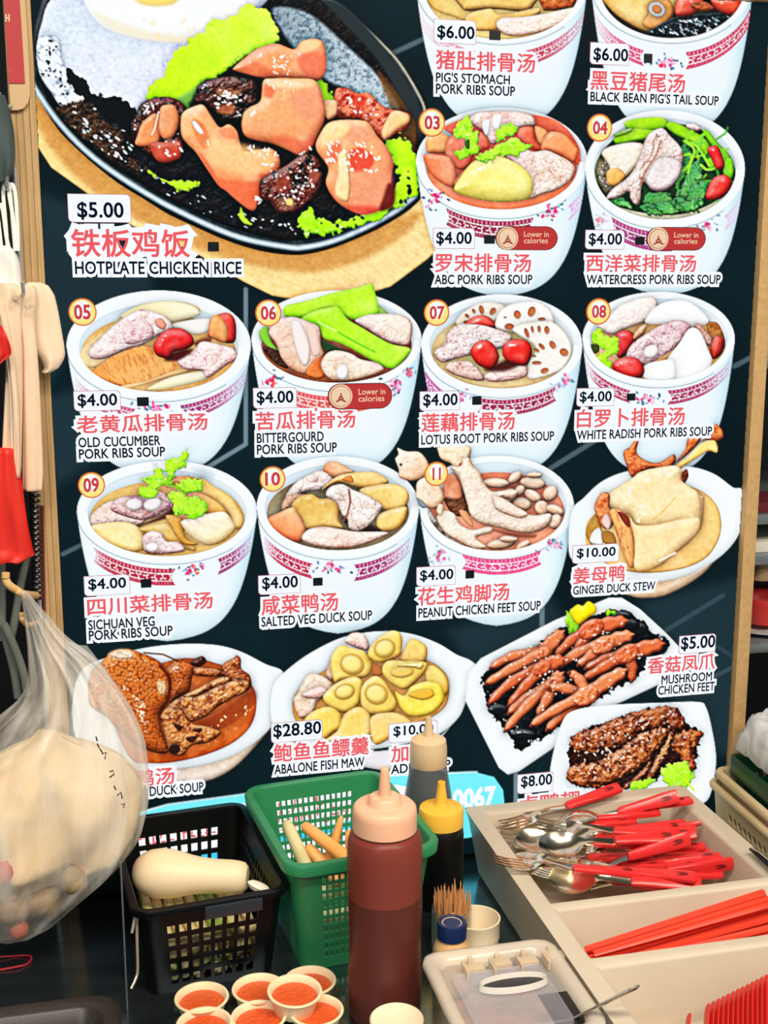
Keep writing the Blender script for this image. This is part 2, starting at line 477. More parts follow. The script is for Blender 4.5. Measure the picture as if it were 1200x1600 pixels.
def bowl(own, cx, cy, rx, ry, by, bw, soup, irx=.9, iry=.86, idy=.0, ipos=None, tilt=0):
    """porcelain bowl printed in three-quarter view: body, lip, inside, soup"""
    CUR[0] = own; FR[:] = [0, 0, 1]; CLIP[0] = None
    t = np.linspace(0, np.pi, 40)
    arc = [(cx-rx*np.cos(q), cy-ry*np.sin(q)) for q in t]
    def side(sg):
        o = []
        for u in np.concatenate([np.linspace(.02, .8, 14), np.linspace(.84, 1, 8)]):
            w = rx*max(.16, (1-u**2.4)**.42*(1-.055*math.sin(math.pi*u)))
            o.append((cx+sg*w, cy+(by-cy)*u*.985))
        return o
    R = side(1); L = side(-1)[::-1]
    wb = R[-1][0]-cx
    bot = [(cx, by)]
    P(arc+R+bot+L, (226, 241, 250), (222, 240, 250), g=0, puff=16, sh=.16, ol=.22, drop=.3, dr=4, sm=0)
    # soft body shading (printed)
    S, X, Y = window(cx-rx, cy, cx+rx, by, 2)
    k = smooth(.55, 1.02, np.abs(X-cx)/rx)*.18*(X > cx)*smooth(4, 34, Y-cy)+smooth(.6, 1.0, (Y-cy)/(by-cy))*.10
    mk = (OWN[S] == own)
    IMG[S] = np.where(mk[..., None], IMG[S]*(1-k[..., None]*np.array([1, .45, .2])), IMG[S])
    E(cx, cy, rx, ry, WH, n=60, puff=3, sh=.12, ol=.0, drop=0)
    line([(cx+rx*.995*np.cos(q), cy+2.5+ry*.995*np.sin(q)) for q in np.linspace(.75, np.pi-.02, 40)], 1.1, (70, 95, 110), .75)
    ix, iy = cx, cy+ry*(1-iry)*.30+idy
    if ipos: ix += ipos[0]; iy += ipos[1]
    E(ix, iy, rx*irx, ry*iry, (202, 222, 236), c2=(242, 250, 255), g=70, n=60, puff=1, sh=0, ol=.15, drop=0)
    clip_ellipse(ix, iy, rx*irx, ry*iry)
    E(ix, iy+ry*.10, rx*irx*.97, ry*iry*.88, soup, c2=tuple(min(255, v*1.12+12) for v in soup), g=90, n=60, puff=5, sh=.1, ol=.25, drop=.2, tex='smooth', amp=.25, ts=14)

RIB = (150, 38, 66)

def ribbon(cx, cy, rx, ry, x0, x1, off, th, col=RIB, tl=1, tr=1, fade=None):
    S_ = window(x0-6, cy, x1+6, cy+ry+off+th+12, 6)
    if S_ is None: return
    S, X, Y = S_
    ye = cy+ry*np.sqrt(np.clip(1-((X-cx)/rx)**2, 0, 1))+off*(1-.25*((X-cx)/rx)**2)
    tt = th*(1-.15*((X-cx)/rx)**2)
    w = (Y-ye)/tt
    u = np.arcsin(np.clip((X-cx)/rx, -1, 1))*rx
    u0, u1 = [np.arcsin(np.clip((v-cx)/rx, -1, 1))*rx for v in (x0, x1)]
    notch = 7*(1-np.abs(w-.5)*2)
    d = np.minimum(u-(u0+(notch if tl else 0)), (u1-(notch if tr else 0))-u)
    d = np.minimum(d, np.minimum(w, 1-w)*tt)
    m = smooth(-.7, .7, d)
    c = np.broadcast_to(C3(col), X.shape+(3,)).copy()
    wht = C3((250, 225, 235)); pink = C3((225, 130, 160))
    def put(k, cc):
        nonlocal c
        k = np.clip(k, 0, 1)[..., None]; c = c*(1-k)+cc*k
    put(((np.abs(w-.30) < .035) | (np.abs(w-.74) < .035))*1.0, wht)
    put((w > .05)*(w < .22)*smooth(.1, .5, np.sin(u*2*np.pi/6.5))*.75, pink)
    ph = u/13.0; fx = (ph-np.floor(ph)-.5)*13; fyy = (w-.52)*tt
    rr = np.sqrt(fx**2+fyy**2); pat = smooth(.15, .55, np.cos(3*np.arctan2(fyy, fx)+1.2*np.floor(ph))*.5+.6-rr/7.5)
    put((w > .36)*(w < .69)*pat*.9, wht)
    put((w > .8)*(w < .93)*smooth(.2, .6, np.sin(u*2*np.pi/4.5))*.55, pink)
    al = np.ones_like(X)
    if fade: al = 1-.75*smooth(fade[0], fade[1], X) if fade[1] > fade[0] else 1-.75*smooth(-fade[0], -fade[1], -X)
    inside = 1.0*(OWN[S] == CUR[0])
    blend(S, c, m*al*inside*.92)

def flower(x, y, w, h, seed=0, al=.9, rot=0):
    rs = np.random.RandomState(seed+100)
    sv = list(FR); FR[:] = [0, 0, 1]; cv = CLIP[0]; CLIP[0] = None
    r = np.radians(rot)
    def put(n, sx, sy, cols, q):
        for i in range(n):
            a, b = rs.normal(0, sx), rs.normal(0, sy)
            xx, yy = x+a*np.cos(r)-b*np.sin(r), y+a*np.sin(r)+b*np.cos(r)
            E(xx, yy, rs.uniform(*q)*1.6, rs.uniform(*q), cols[rs.randint(len(cols))], rot=rs.uniform(0, 180), n=8, puff=.1, sh=0, ol=0, drop=0, al=al, own=False)
    put(16, w*.30, h*.26, [(40, 75, 95), (90, 120, 160), (60, 100, 110), (120, 130, 190)], (1.2, 2.4))
    put(12, w*.17, h*.17, [(210, 80, 130), (230, 140, 180), (190, 40, 90), (240, 170, 200), (200, 60, 60)], (1.5, 3.2))
    FR[:] = sv; CLIP[0] = cv
# ---- the dishes, one block each; points are read off in the crop's own scale set by fr()
PORK = dict(tex='meat', dc=(150, 88, 84), amp=.75, ts=7, puff=9, sh=.5, ol=.4)
RED = dict(puff=13, sh=.75, sp=1.2, ol=.4, tex='smooth', amp=.3, dc=(120, 10, 15))

def paint_ground():
    CUR[0] = 0
    X, Y = np.meshgrid(GX, GY)
    n = fbm(X, Y, 220, 3, 2)
    k = (.5+.5*n)[..., None]
    IMG[:] = C3((2, 14, 20))*(1-k)+C3((12, 38, 46))*k
    fr(0, 0, 1)
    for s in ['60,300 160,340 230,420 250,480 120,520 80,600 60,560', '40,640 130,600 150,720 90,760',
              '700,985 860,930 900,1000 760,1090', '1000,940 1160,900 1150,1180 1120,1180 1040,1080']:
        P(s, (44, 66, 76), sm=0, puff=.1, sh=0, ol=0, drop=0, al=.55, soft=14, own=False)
    for s, w, al in [('384,452 384,694 318,734', 7, .8), ('612,84 668,58', 8, .55), ('860,732 962,668', 8, .5), ('1148,572 1178,556', 8, .5),
                     ('98,866 140,845', 7, .5), ('847,930 847,990', 8, .7), ('1000,1010 1130,930', 7, .22), ('1060,1085 1150,1040', 6, .25), ('1120,1010 1160,1035', 6, .15),
                     ('806,1210 806,1262', 7, .8)]:
        line(s, w, (150, 172, 186), al, soft=1.5)

def paint_hotplate():
    fr(0, 0, 1, 1)
    P('40,190 58,228 80,262 140,305 205,352 300,392 380,440 425,462 470,470 560,463 610,448 668,405 692,382 660,300 300,300 60,120 40,140', (246, 196, 128), c2=(250, 205, 140), g=0, tex='fib', amp=.3, ts=8, ang=25, dc=(215, 150, 80), sm=0, puff=4, sh=.25, ol=.3)
    P('46,170 90,245 150,302 225,348 300,386 380,412 450,424 500,424 570,405 640,360 650,330 560,360 450,380 300,345 150,255 60,150', (158, 92, 40), sm=1, puff=10, sh=.2, al=.62, soft=9, drop=0, ol=0, own=False)
    # iron plate
    PL = '46,100 48,128 70,170 94,206 125,237 150,259 186,287 225,311 262,334 300,352 340,370 375,383 412,393 450,398 480,397 515,389 550,376 590,358 625,338 645,323 659,306 671,262 674,215 670,172 655,138 625,94 592,60 561,30 520,2 470,-30 400,-70 200,-80 90,-40 56,30'
    P(PL, (28, 36, 42), sm=1, puff=14, sh=1.0, ol=.5, sp=.3, tex='smooth', amp=.3, dc=(5, 10, 14))
    line('49,118 56,140 96,196 150,249 225,300 300,340 375,371 450,386 478,386 515,378 550,365 590,346 622,327 648,306', 9, (150, 168, 178), .9, sm=1, soft=2.2)
    line('49,118 56,140 96,196 150,249 225,300 300,340 375,371 450,386 478,386 515,378 550,365 590,346 622,327 648,306', 3, (225, 238, 245), .75, sm=1, soft=1.6)
    line('664,190 660,160 625,100 592,64 561,36 520,6 500,-10', 4, (165, 160, 140), .8, sm=1, soft=2)
    FL = '58,90 60,120 78,160 105,198 150,240 225,290 300,330 375,360 450,376 512,368 560,350 610,322 642,296 654,250 652,200 640,160 612,112 560,50 500,0 440,-40 250,-60 100,-20 70,30'
    P(FL, (12, 12, 15), sm=1, puff=6, sh=.5, ol=.3, drop=.3, tex='glaze', amp=.4, ts=12, dc=(30, 16, 12))
    # silvery floor of the plate at the right
    P('425,15 480,20 540,70 600,130 632,190 600,200 560,150 500,120 455,70', (120, 138, 150), c2=(186, 202, 214), g=20, tex='glaze', amp=.55, ts=5, dc=(60, 74, 84), puff=3, sh=.3, ol=0, drop=0, soft=4)
    P('590,110 640,170 652,210 640,270 628,230 610,170', (88, 60, 30), puff=4, sh=.2, ol=0, drop=0, soft=4, al=.8)
    P('505,0 540,10 600,75 650,150 655,190 640,175 590,95 540,40', (34, 40, 42), puff=4, sh=.5, ol=0, drop=0, soft=3)
    # rice
    P('64,40 58,80 66,110 88,150 100,168 130,160 150,165 190,168 212,178 240,160 300,120 330,60 400,20 410,-30 200,-50 90,-10', (205, 220, 246), c2=(222, 234, 255), g=80, tex='rice', amp=.25, ts=5, dc=(150, 165, 196), puff=14, sh=.35, ol=.2, asp=1.5)
    P('60,60 60,110 80,145 100,168 140,160 148,150 120,125 100,100 90,60', (222, 232, 250), tex='rice', amp=.6, ts=6, dc=(90, 105, 125), puff=6, sh=.4, ol=.2, asp=1.8, ang=40)
    specks('60,70 58,120 80,150 105,172 150,165 110,120 85,60', (12, 18, 24), 34, r=(.8, 2.2))
    P('100,108 120,112 140,140 160,150 185,154 212,172 200,192 170,190 140,170 118,140', (8, 10, 14), frill=5, fs=9, puff=3, sh=.3, ol=0, drop=0)
    # egg
    P('130,-30 134,10 160,42 200,58 250,66 290,66 330,55 380,28 408,-5 400,-50 200,-60', (244, 248, 255), c2=(250, 252, 255), g=90, puff=22, sh=.22, ol=.12, drop=.18, dr=10)
    P('145,18 180,48 235,62 290,66 330,52 300,56 240,50 190,34', (238, 214, 160), puff=2, sh=0, ol=0, drop=0, al=.6, soft=5)
    P('205,-20 215,4 245,10 275,4 285,-20', (250, 196, 90), puff=8, sh=.3, ol=0, drop=0, soft=5, al=.9)
    specks('150,10 250,60 330,50 380,10 240,30', (240, 190, 120), 9, r=(1.5, 4), al=.35)
    # lettuce
    P('226,155 240,130 256,118 262,95 285,70 320,50 330,36 360,28 385,10 412,14 430,30 436,60 420,75 380,90 350,115 318,130 300,150 290,175 262,160', (168, 240, 30), c2=(196, 252, 70), g=-50, tex='smooth', amp=.2, ts=24, dc=(80, 190, 20), frill=5, fs=9, puff=6, sh=.4, ol=.1)
    P('262,165 300,140 318,128 300,160 290,182', (90, 140, 70), puff=6, sh=.3, ol=0, drop=0, soft=5, al=.8)
    P('480,150 500,125 520,150 530,165 515,175 490,172', (150, 220, 40), frill=4, fs=8, puff=4, sh=.4)
    P('600,232 622,212 640,225 654,260 652,300 625,322 585,345 540,360 500,368 470,362 466,345 484,325 495,340 530,345 560,335 590,320 612,300 622,270', (176, 246, 40), c2=(140, 230, 30), g=110, tex='smooth', amp=.35, ts=8, dc=(60, 160, 20), frill=6, fs=9, puff=5, sh=.45, ol=.15)
    specks('480,330 600,320 650,240 640,320 520,366', (10, 26, 12), 16, r=(1, 4))
    # glaze pools and glints
    P('92,168 140,160 160,190 190,200 200,240 230,265 205,262 150,232 110,195', (52, 34, 22), tex='glaze', amp=.9, ts=8, dc=(8, 8, 10), puff=3, sh=.5, ol=0, drop=0, frill=4, soft=3)
    specks('95,165 150,165 205,215 215,262 170,245 120,205', [(235, 245, 250), (190, 205, 215)], 40, r=(.8, 2.3), ang=35, el=3)
    specks('200,250 300,300 420,345 440,370 330,340 230,290', [(225, 238, 246), (150, 165, 175)], 22, r=(.7, 2), ang=20, el=3)
    P('230,266 262,282 300,283 312,286 300,296 276,298 268,290 240,275', (170, 235, 50), frill=3, puff=3, sh=.4)
    P('376,322 384,340 396,350 388,352 374,340', (180, 235, 60), frill=2, puff=3, sh=.3)
    # chicken, dark pieces first
    CH = dict(tex='smooth', dc=(226, 104, 72), amp=.22, ts=14, puff=17, sh=.55, sp=.7, ol=.22, drop=.5, dr=6)
    DK = dict(tex='glaze', dc=(14, 8, 8), amp=1., ts=11, puff=12, sh=.8, sp=1.6, ol=.5, drop=.5)
    GL = [(255, 250, 240), (240, 232, 222)]
    fr(180, 40, 4.286)
    P('540,450 560,400 640,360 800,340 940,380 950,560 860,650 720,650 640,560 540,520', (70, 38, 30), **DK)
    patch('690,420 830,440 800,470 700,470', (150, 100, 72)); patch('690,560 740,520 800,540 780,590 710,590', (160, 90, 60))
    specks('660,420 850,460 860,500 670,560', GL, 26, r=(.7, 2.2), el=3, ang=0)
    P('190,510 300,478 400,490 480,560 470,700 460,850 380,925 280,910 200,850 130,800 95,700 140,580', (84, 36, 24), **DK)
    P('190,640 280,590 300,740 260,800 140,800 150,730', (226, 130, 84), **dict(CH, puff=8, drop=.1))
    P('300,560 340,530 400,540 430,640 390,740 330,760 290,700', (222, 130, 88), **dict(CH, puff=9, drop=.2))
    P('230,790 340,780 440,780 430,890 290,912', (170, 66, 50), **dict(CH, puff=9, dc=(110, 30, 24), amp=.6, drop=0))
    line('290,580 265,690 245,730', 2.2, (250, 240, 232), .9); specks('180,530 280,520 260,560 200,600', GL, 9, r=(.8, 2), el=3); specks('210,820 450,760 460,860 380,880', GL, 12, r=(.8, 2))
    fr(420, 40, 4.615)
    P('480,470 560,450 640,490 720,485 800,560 870,600 1000,630 1020,680 990,740 900,790 830,830 760,760 680,700 600,670 490,650', (226, 112, 84), **dict(CH, dc=(150, 40, 30), amp=.8, tex='glaze', ts=9, puff=9, drop=.4))
    P('400,545 460,535 495,560 490,640 430,680 400,620', (246, 180, 130), **dict(CH, puff=7, drop=.2))
    P('890,620 1000,640 1010,700 920,760 840,825 815,760', (250, 184, 124), **dict(CH, puff=8, drop=.1)); patch('620,500 700,510 680,600 600,560', (180, 50, 36), .7); patch('500,610 560,640 540,660 500,650', (70, 24, 18), .8)
    specks('560,520 760,540 800,680 620,640', GL, 16, r=(.8, 2.2))
    P('-60,370 -230,330 -250,300 -120,190 -40,150 60,130 180,170 230,120 310,95 380,110 410,180 410,300 370,390 250,400 100,390', (244, 142, 98), **CH)
    patch('220,220 330,185 400,225 395,340 290,370 220,310', (222, 100, 76), .85, 5); patch('-200,320 -100,260 20,330 -60,372', (214, 92, 64), .6, 5); patch('230,120 310,105 370,120 330,170 240,190', (252, 186, 134), .8, 4)
    specks('20,200 160,230 150,360 30,360', GL, 22, r=(.6, 1.8), el=3)
    P('-185,640 -140,590 -60,540 -40,400 30,380 180,380 340,400 400,560 400,690 330,840 290,900 230,940 140,900 20,850 -80,830 -165,800 -195,740', (247, 164, 114), c2=(234, 128, 88), g=70, **CH)
    patch('160,490 320,470 385,600 330,680 200,640', (234, 132, 104), .75, 7); patch('20,820 140,870 230,925 300,880 340,800 240,830 120,790', (206, 84, 62), .7, 6); patch('-30,420 40,450 20,520 -40,500', (226, 96, 72), .8, 4); patch('-20,400 120,400 300,420 200,450 40,440', (255, 208, 160), .6, 5)
    specks('-20,400 200,400 200,480 20,480', GL, 10, r=(.6, 1.6), el=3); specks('180,940 330,860 300,900 240,945', GL, 8, r=(.7, 1.8))
    fr(180, 40, 4.286)
    P('438,640 460,575 560,530 600,540 640,600 700,680 760,660 810,700 830,760 860,840 960,830 1050,825 1100,890 1095,970 1050,1040 960,1110 945,1220 900,1235 800,1160 740,1105 690,1070 620,970 540,850 490,800 445,740', (248, 166, 114), c2=(236, 118, 80), g=60, **CH)
    patch('520,630 600,670 640,790 600,830 540,750', (216, 110, 74), .8, 3); patch('690,700 780,680 820,740 740,760', (232, 116, 84), .8, 3); patch('640,760 840,790 1060,870 1040,960 900,1000 700,960 620,860', (252, 184, 126), .75, 8)
    patch('680,1030 800,1040 1010,1060 950,1180 890,1215 760,1110', (228, 92, 64), .8, 5); patch('560,860 690,1060 760,1110 700,1050 610,900', (216, 80, 56), .7, 3); patch('960,1000 1030,1000 1010,1050', (228, 90, 66), .8, 3)
    P('515,650 540,640 590,710 575,725 545,705', (250, 240, 236), puff=1, ol=.4, drop=0, sh=0, own=False); line('620,770 625,800', 2, (255, 245, 240)); specks('880,800 1080,820 1110,960 1090,1040', GL, 26, r=(.7, 2), el=3); specks('920,1120 990,1150 960,1230', GL, 10, r=(.9, 2.4))
    fr(420, 40, 4.615)
    P('20,1060 120,1010 240,930 340,940 395,1040 380,1160 320,1260 200,1350 90,1365 20,1300 -60,1240 -60,1120', (92, 42, 34), **DK)
    patch('60,1120 140,1080 130,1180 70,1200', (140, 66, 52)); patch('300,1040 370,1060 340,1140 290,1120', (150, 76, 62)); patch('60,1260 140,1240 200,1290 120,1330', (124, 86, 66)); patch('125,1255 165,1250 170,1290 130,1290', (246, 190, 110), .95, 2)
    specks('60,1040 360,980 360,1240 100,1300', GL, 34, r=(.7, 2.2), el=2)
    P('345,830 420,710 520,680 640,680 720,700 780,790 860,890 900,1000 880,1110 900,1180 890,1300 780,1340 680,1362 560,1320 470,1250 412,1140 430,1040 400,980 345,900', (247, 160, 112), c2=(234, 124, 88), g=80, **CH)
    patch('420,720 560,700 580,760 440,840 380,860', (254, 208, 142), .8, 5); patch('590,900 680,885 760,960 720,1040 620,1055 578,980', (218, 72, 56), .9, 4); patch('430,890 520,850 510,970 440,990', (216, 100, 74), .8, 4); patch('600,720 740,760 700,850 580,840', (236, 140, 112), .7, 6)
    patch('600,1080 860,1050 880,1200 780,1320 620,1335', (238, 134, 106), .75, 8); P('500,930 560,905 580,1000 590,1150 570,1270 480,1220 500,1050', (253, 208, 146), **dict(CH, puff=7, drop=0, ol=.08, soft=3)); patch('860,1140 910,1160 895,1300 800,1330 830,1220', (70, 20, 14), .85, 4); patch('560,1315 680,1355 790,1335 740,1300 620,1300', (190, 60, 46), .7, 5)
    specks('400,830 800,850 820,960 420,1020', GL, 46, r=(.7, 2.2), el=3, ang=60); specks('480,1020 560,1060 800,1020 780,1060', GL, 14, r=(.7, 2))
    fr(0, 0, 1)
    specks('380,330 480,358 560,352 470,370', (235, 245, 250), 14, r=(.7, 1.8))

def leafy(s, n=0, **k):
    kk = dict(tex='leaf', amp=.4, ts=7, dc=(70, 170, 20), puff=4, sh=.4, ol=.25, frill=3.2, fs=5, drop=.25)
    kk.update(k)
    P(s, (170, 232, 60), c2=(140, 215, 40), g=70, **kk)

def paint_bowls_top():
    bowl(2, 784, -22, 134, 90, 205, .62, (232, 186, 120), irx=.905, iry=.90)
    fr(630, 0, 4.138)
    P('150,-40 200,60 330,110 420,140 520,120 380,40 350,-60', (226, 178, 108), c2=(240, 196, 120), g=60, tex='smooth', amp=.4, ts=12, dc=(150, 96, 40), puff=6, sh=.3)
    P('350,-60 380,50 430,70 600,60 780,75 840,40 850,-60', (240, 190, 110), tex='smooth', amp=.5, ts=10, dc=(150, 90, 40), puff=10, sh=.6, ol=.6)
    P('880,-60 900,50 930,70 1050,60 1130,20 1140,-60', (186, 92, 48), tex='glaze', amp=.7, ts=10, dc=(70, 20, 14), puff=8, sh=.6)
    P('400,140 420,90 560,55 620,90 740,75 870,50 880,90 760,160 660,190 540,200 440,190', (246, 190, 112), c2=(240, 178, 100), tex='smooth', amp=.35, ts=12, dc=(180, 110, 50), puff=8, sh=.5)
    P('600,160 640,115 760,110 900,90 1060,55 1130,50 1100,110 1000,170 860,215 720,235 640,215', (250, 226, 206), **dict(PORK, dc=(220, 130, 90), amp=.6))
    CLIP[0] = None
    ribbon(784, -22, 134, 90, 655, 742, 17, 22, col=(200, 90, 110), tl=0, fade=(742, 660))
    ribbon(784, -22, 134, 90, 822, 914, 15, 24, col=(160, 56, 78), tr=0, fade=(850, 925))
    bowl(3, 1050, -26, 127, 92, 215, .6, (40, 30, 26), irx=.9, iry=.91)
    fr(910, 0, 4.138)
    P('130,-60 180,60 300,150 430,205 540,160 590,90 590,-60', (236, 178, 104), c2=(250, 210, 140), g=20, tex='smooth', amp=.4, ts=12, dc=(160, 96, 40), puff=14, sh=.5)
    P('385,150 420,90 430,30 480,0 560,0 590,60 570,120 500,180 430,190', (216, 146, 84), tex='smooth', amp=.6, ts=8, dc=(130, 70, 30), puff=8, sh=.5)
    E(482, 62, 58, 48, (214, 218, 222), rot=30, puff=4, sh=.5, ol=.4); E(482, 60, 34, 28, (176, 110, 70), rot=30, puff=3, sh=.3)
    P('420,210 600,110 760,90 900,80 1020,60 1040,110 940,180 800,225 640,240 500,235', (14, 20, 24), tex='glaze', amp=.6, ts=6, dc=(34, 44, 50), puff=3, sh=.6, ol=.2)
    specks('440,205 620,130 1000,90 900,190 650,232', [(210, 225, 232), (120, 140, 150)], 50, r=(.6, 1.7), el=4, ang=40)
    P('600,90 600,30 640,-20 760,-20 790,40 720,95 640,110', (222, 74, 54), **RED)
    P('860,60 830,0 900,-20 1000,-20 1040,40 1000,100 930,95', (216, 78, 56), **RED)
    P('700,40 760,10 820,20 850,60 760,70', (150, 70, 40), tex='glaze', amp=.6, ts=6, puff=5)
    CLIP[0] = None
    ribbon(1050, -26, 127, 92, 925, 1006, 19, 25, col=(186, 66, 96), tl=0, fade=(975, 928))
    ribbon(1050, -26, 127, 92, 1071, 1172, 17, 27, col=(166, 44, 72), tr=0)
    flower(1041, 98, 50, 24, 2)

def paint_bowl_abc():
    bowl(4, 784, 254, 134, 86, 464, .6, (226, 112, 80), irx=.905, iry=.86, idy=-4)
    fr(640, 160, 4.286)
    P('230,170 420,90 560,70 800,80 1000,130 1130,290 1130,420 1000,300 700,200 400,240', (224, 100, 78), puff=4, sh=.2, ol=.1, tex='smooth', amp=.4, ts=12)
    P('400,110 450,70 520,60 700,60 820,90 840,150 790,160 700,190 560,280 500,200 440,160', (240, 208, 196), **dict(PORK, dc=(200, 120, 110)))
    P('490,130 540,120 530,215 500,210', (238, 244, 252), puff=4, ol=.1, drop=.1); P('560,90 620,90 600,180 560,170', (246, 244, 250), puff=4, ol=.1, drop=.1)
    OR = dict(tex='smooth', amp=.4, ts=12, dc=(206, 72, 50), puff=9, sh=.45, ol=.25, sp=.4)
    P('720,230 740,170 830,170 850,260 930,300 960,340 860,330 760,270', (228, 100, 72), **OR)
    P('840,160 930,200 900,290 860,260', (246, 150, 100), **OR)
    P('880,320 900,240 950,195 1040,215 1110,290 1130,330 1100,400 1020,360 940,330', (240, 140, 96), **OR)
    P('115,330 120,230 210,205 270,240 250,330 180,340', (244, 150, 92), **OR)
    P('250,380 245,270 310,210 400,230 440,300 400,420 330,450', (232, 116, 86), **OR)
    P('450,330 470,200 520,240 530,300 500,320', (226, 110, 84), **OR)
    P('95,380 110,345 250,360 290,400 320,520 290,570 200,530 130,460', (236, 118, 84), c2=(244, 138, 100), g=60, **OR)
    P('300,560 320,500 400,440 500,520 420,620', (232, 126, 84), **OR)
    P('640,350 760,310 830,330 920,320 1010,360 1080,400 1110,450 1080,520 1000,580 880,620 800,640 760,500', (246, 214, 196), **dict(PORK, dc=(170, 100, 76)))
    P('300,590 340,500 410,410 480,370 560,345 640,370 740,420 810,490 830,560 800,640 700,665 560,665 420,640', (252, 226, 110), c2=(255, 242, 140), g=50, puff=26, sh=.5, sp=.9, ol=.25, tex='smooth', amp=.15, ts=16, dc=(240, 196, 80))
    leafy('300,180 340,130 380,90 420,130 420,190 470,190 460,260 470,330 430,350 370,380 320,380 295,320 360,310 370,250 320,240')
    P('370,260 400,250 400,310 375,300', (40, 80, 20), drop=0, puff=2, sm=1)
    leafy('580,260 590,190 640,150 710,140 715,190 690,220 640,245 600,270')
    leafy('440,360 520,330 580,290 640,260 730,230 760,270 820,295 760,330 720,360 660,350 600,360 560,390 480,400')
    CLIP[0] = None
    ribbon(784, 254, 134, 86, 697, 834, 6, 28, col=(120, 30, 56))
    flower(680, 309, 32, 44, 3, rot=50); flower(862, 333, 44, 30, 4, rot=-20)
    ribbon(784, 254, 134, 86, 888, 912, 16, 26, col=(190, 130, 190), tr=0, fade=(880, 915))

def paint_bowl_watercress():
    bowl(5, 1039, 264, 125, 92, 462, .6, (176, 176, 150), irx=.89, iry=.86, idy=-4)
    fr(900, 160, 4.0)
    P('120,440 150,330 250,220 400,150 560,130 760,160 900,270 980,370 990,480 900,600 700,690 500,700 260,650 160,560', (40, 66, 40), puff=3, sh=.1, ol=.1, drop=0, tex='glaze', amp=.6, ts=10, dc=(14, 34, 20))
    P('120,440 140,360 190,280 260,300 260,500 220,580 160,540', (120, 112, 92), puff=3, sh=.1, drop=0, soft=5, tex='glaze', amp=.7, ts=5, dc=(60, 54, 44))
    specks('125,440 180,330 230,500 180,540', (240, 236, 225), 26, r=(.5, 1.1), el=1.3)
    GR = dict(tex='smooth', amp=.45, ts=10, dc=(60, 150, 10), puff=5, sh=.5, ol=.3)
    P('310,120 420,95 540,95 580,130 545,170 430,185 330,175', (150, 214, 40), **GR)
    P('240,220 340,165 460,170 560,180 480,220 380,240 260,262', (140, 206, 30), **GR)
    P('240,200 340,160 345,185 260,215', (120, 160, 70), **GR)
    P('560,150 600,120 720,170 820,240 860,330 870,400 830,410 800,320 720,250 620,200', (136, 206, 36), **GR)
    P('790,180 830,180 900,270 960,330 975,420 940,400 860,290', (120, 196, 40), **GR)
    P('940,350 980,360 985,440 960,490 920,440', (120, 200, 40), **GR)
    P('690,140 740,130 780,160 760,180 700,165', (226, 218, 206), **PORK)
    rs = np.random.RandomState(5)
    for i in range(34):   # wilted leaves and stems
        a = rs.uniform(0, 6.28); x = rs.uniform(620, 900); y = rs.uniform(230, 640)
        if x < 690 and y < 470: continue
        L = rs.uniform(60, 150)
        line([(x, y), (x+L*.5*np.cos(a)+rs.uniform(-20, 20), y+L*.5*np.sin(a)), (x+L*np.cos(a), y+L*np.sin(a))], rs.uniform(2.5, 5), [(70, 150, 40), (120, 196, 50), (30, 96, 40), (96, 180, 60)][i % 4], .9, sm=0)
    for s in ['640,330 690,260 720,330 690,450 640,520 700,560 630,610', '700,430 760,360 790,480 700,600 640,590', '420,600 480,555 600,570 560,640 440,640', '220,620 290,595 350,640 360,670 280,660',
              '400,650 480,640 560,690 460,705', '560,640 640,590 740,640 660,690', '720,520 820,500 800,600 700,620', '480,660 560,620 640,680 580,700', '650,640 760,600 800,640 700,690']:
        P(s, (44, 126, 60), c2=(110, 180, 90), g=40, tex='leaf', amp=.7, ts=6, dc=(10, 66, 36), puff=4, sh=.6, ol=.5, frill=3, fs=6)
    for s in ['690,250 740,300 700,400 640,440', '640,340 720,330 700,440', '860,330 880,400 820,420 780,390', '680,240 760,280 830,390']:
        line(s, 4, (130, 206, 60), .95, sm=1)
    P('160,320 200,280 330,250 420,260 440,300 400,380 330,450 270,500 220,520 190,500 210,420 190,370', (244, 226, 200), **dict(PORK, dc=(226, 170, 110), amp=.45, ts=12))
    P('195,430 260,410 310,460 260,520 200,510', (232, 160, 90), tex='smooth', amp=.5, ts=8, puff=6, ol=.2, drop=.1)
    P('430,240 470,185 540,160 590,210 640,260 670,320 660,420 620,500 560,550 480,550 420,500 400,620 370,640 340,600 330,560 250,600 190,600 230,540 330,460 380,380', (234, 210, 200), **dict(PORK, ts=8, amp=.9, dc=(130, 90, 84)))
    P('440,470 500,360 560,340 650,370 655,440 600,520 520,550 460,530', (222, 204, 206), **dict(PORK, amp=.4, ts=10, dc=(150, 110, 120), drop=.35))
    line('530,240 500,330 430,440 400,520', 4, (150, 90, 70), .6, sm=1); line('490,240 470,330 400,420', 3, (160, 100, 80), .5, sm=1)
    P('820,300 850,270 890,280 920,350 925,410 880,420 850,360', (222, 60, 50), **RED)
    P('810,580 840,500 880,460 940,455 975,500 950,570 880,610 830,610', (226, 62, 52), **RED)
    CLIP[0] = None
    ribbon(1039, 264, 125, 92, 955, 1050, 7, 30, col=(130, 50, 100), tr=0)
    flower(1104, 352, 36, 24, 6, al=.6, rot=-25); flower(938, 345, 20, 34, 7, al=.3, rot=50)
    ribbon(1039, 264, 125, 92, 1132, 1158, 14, 26, col=(200, 150, 200), tr=0, fade=(1120, 1160))

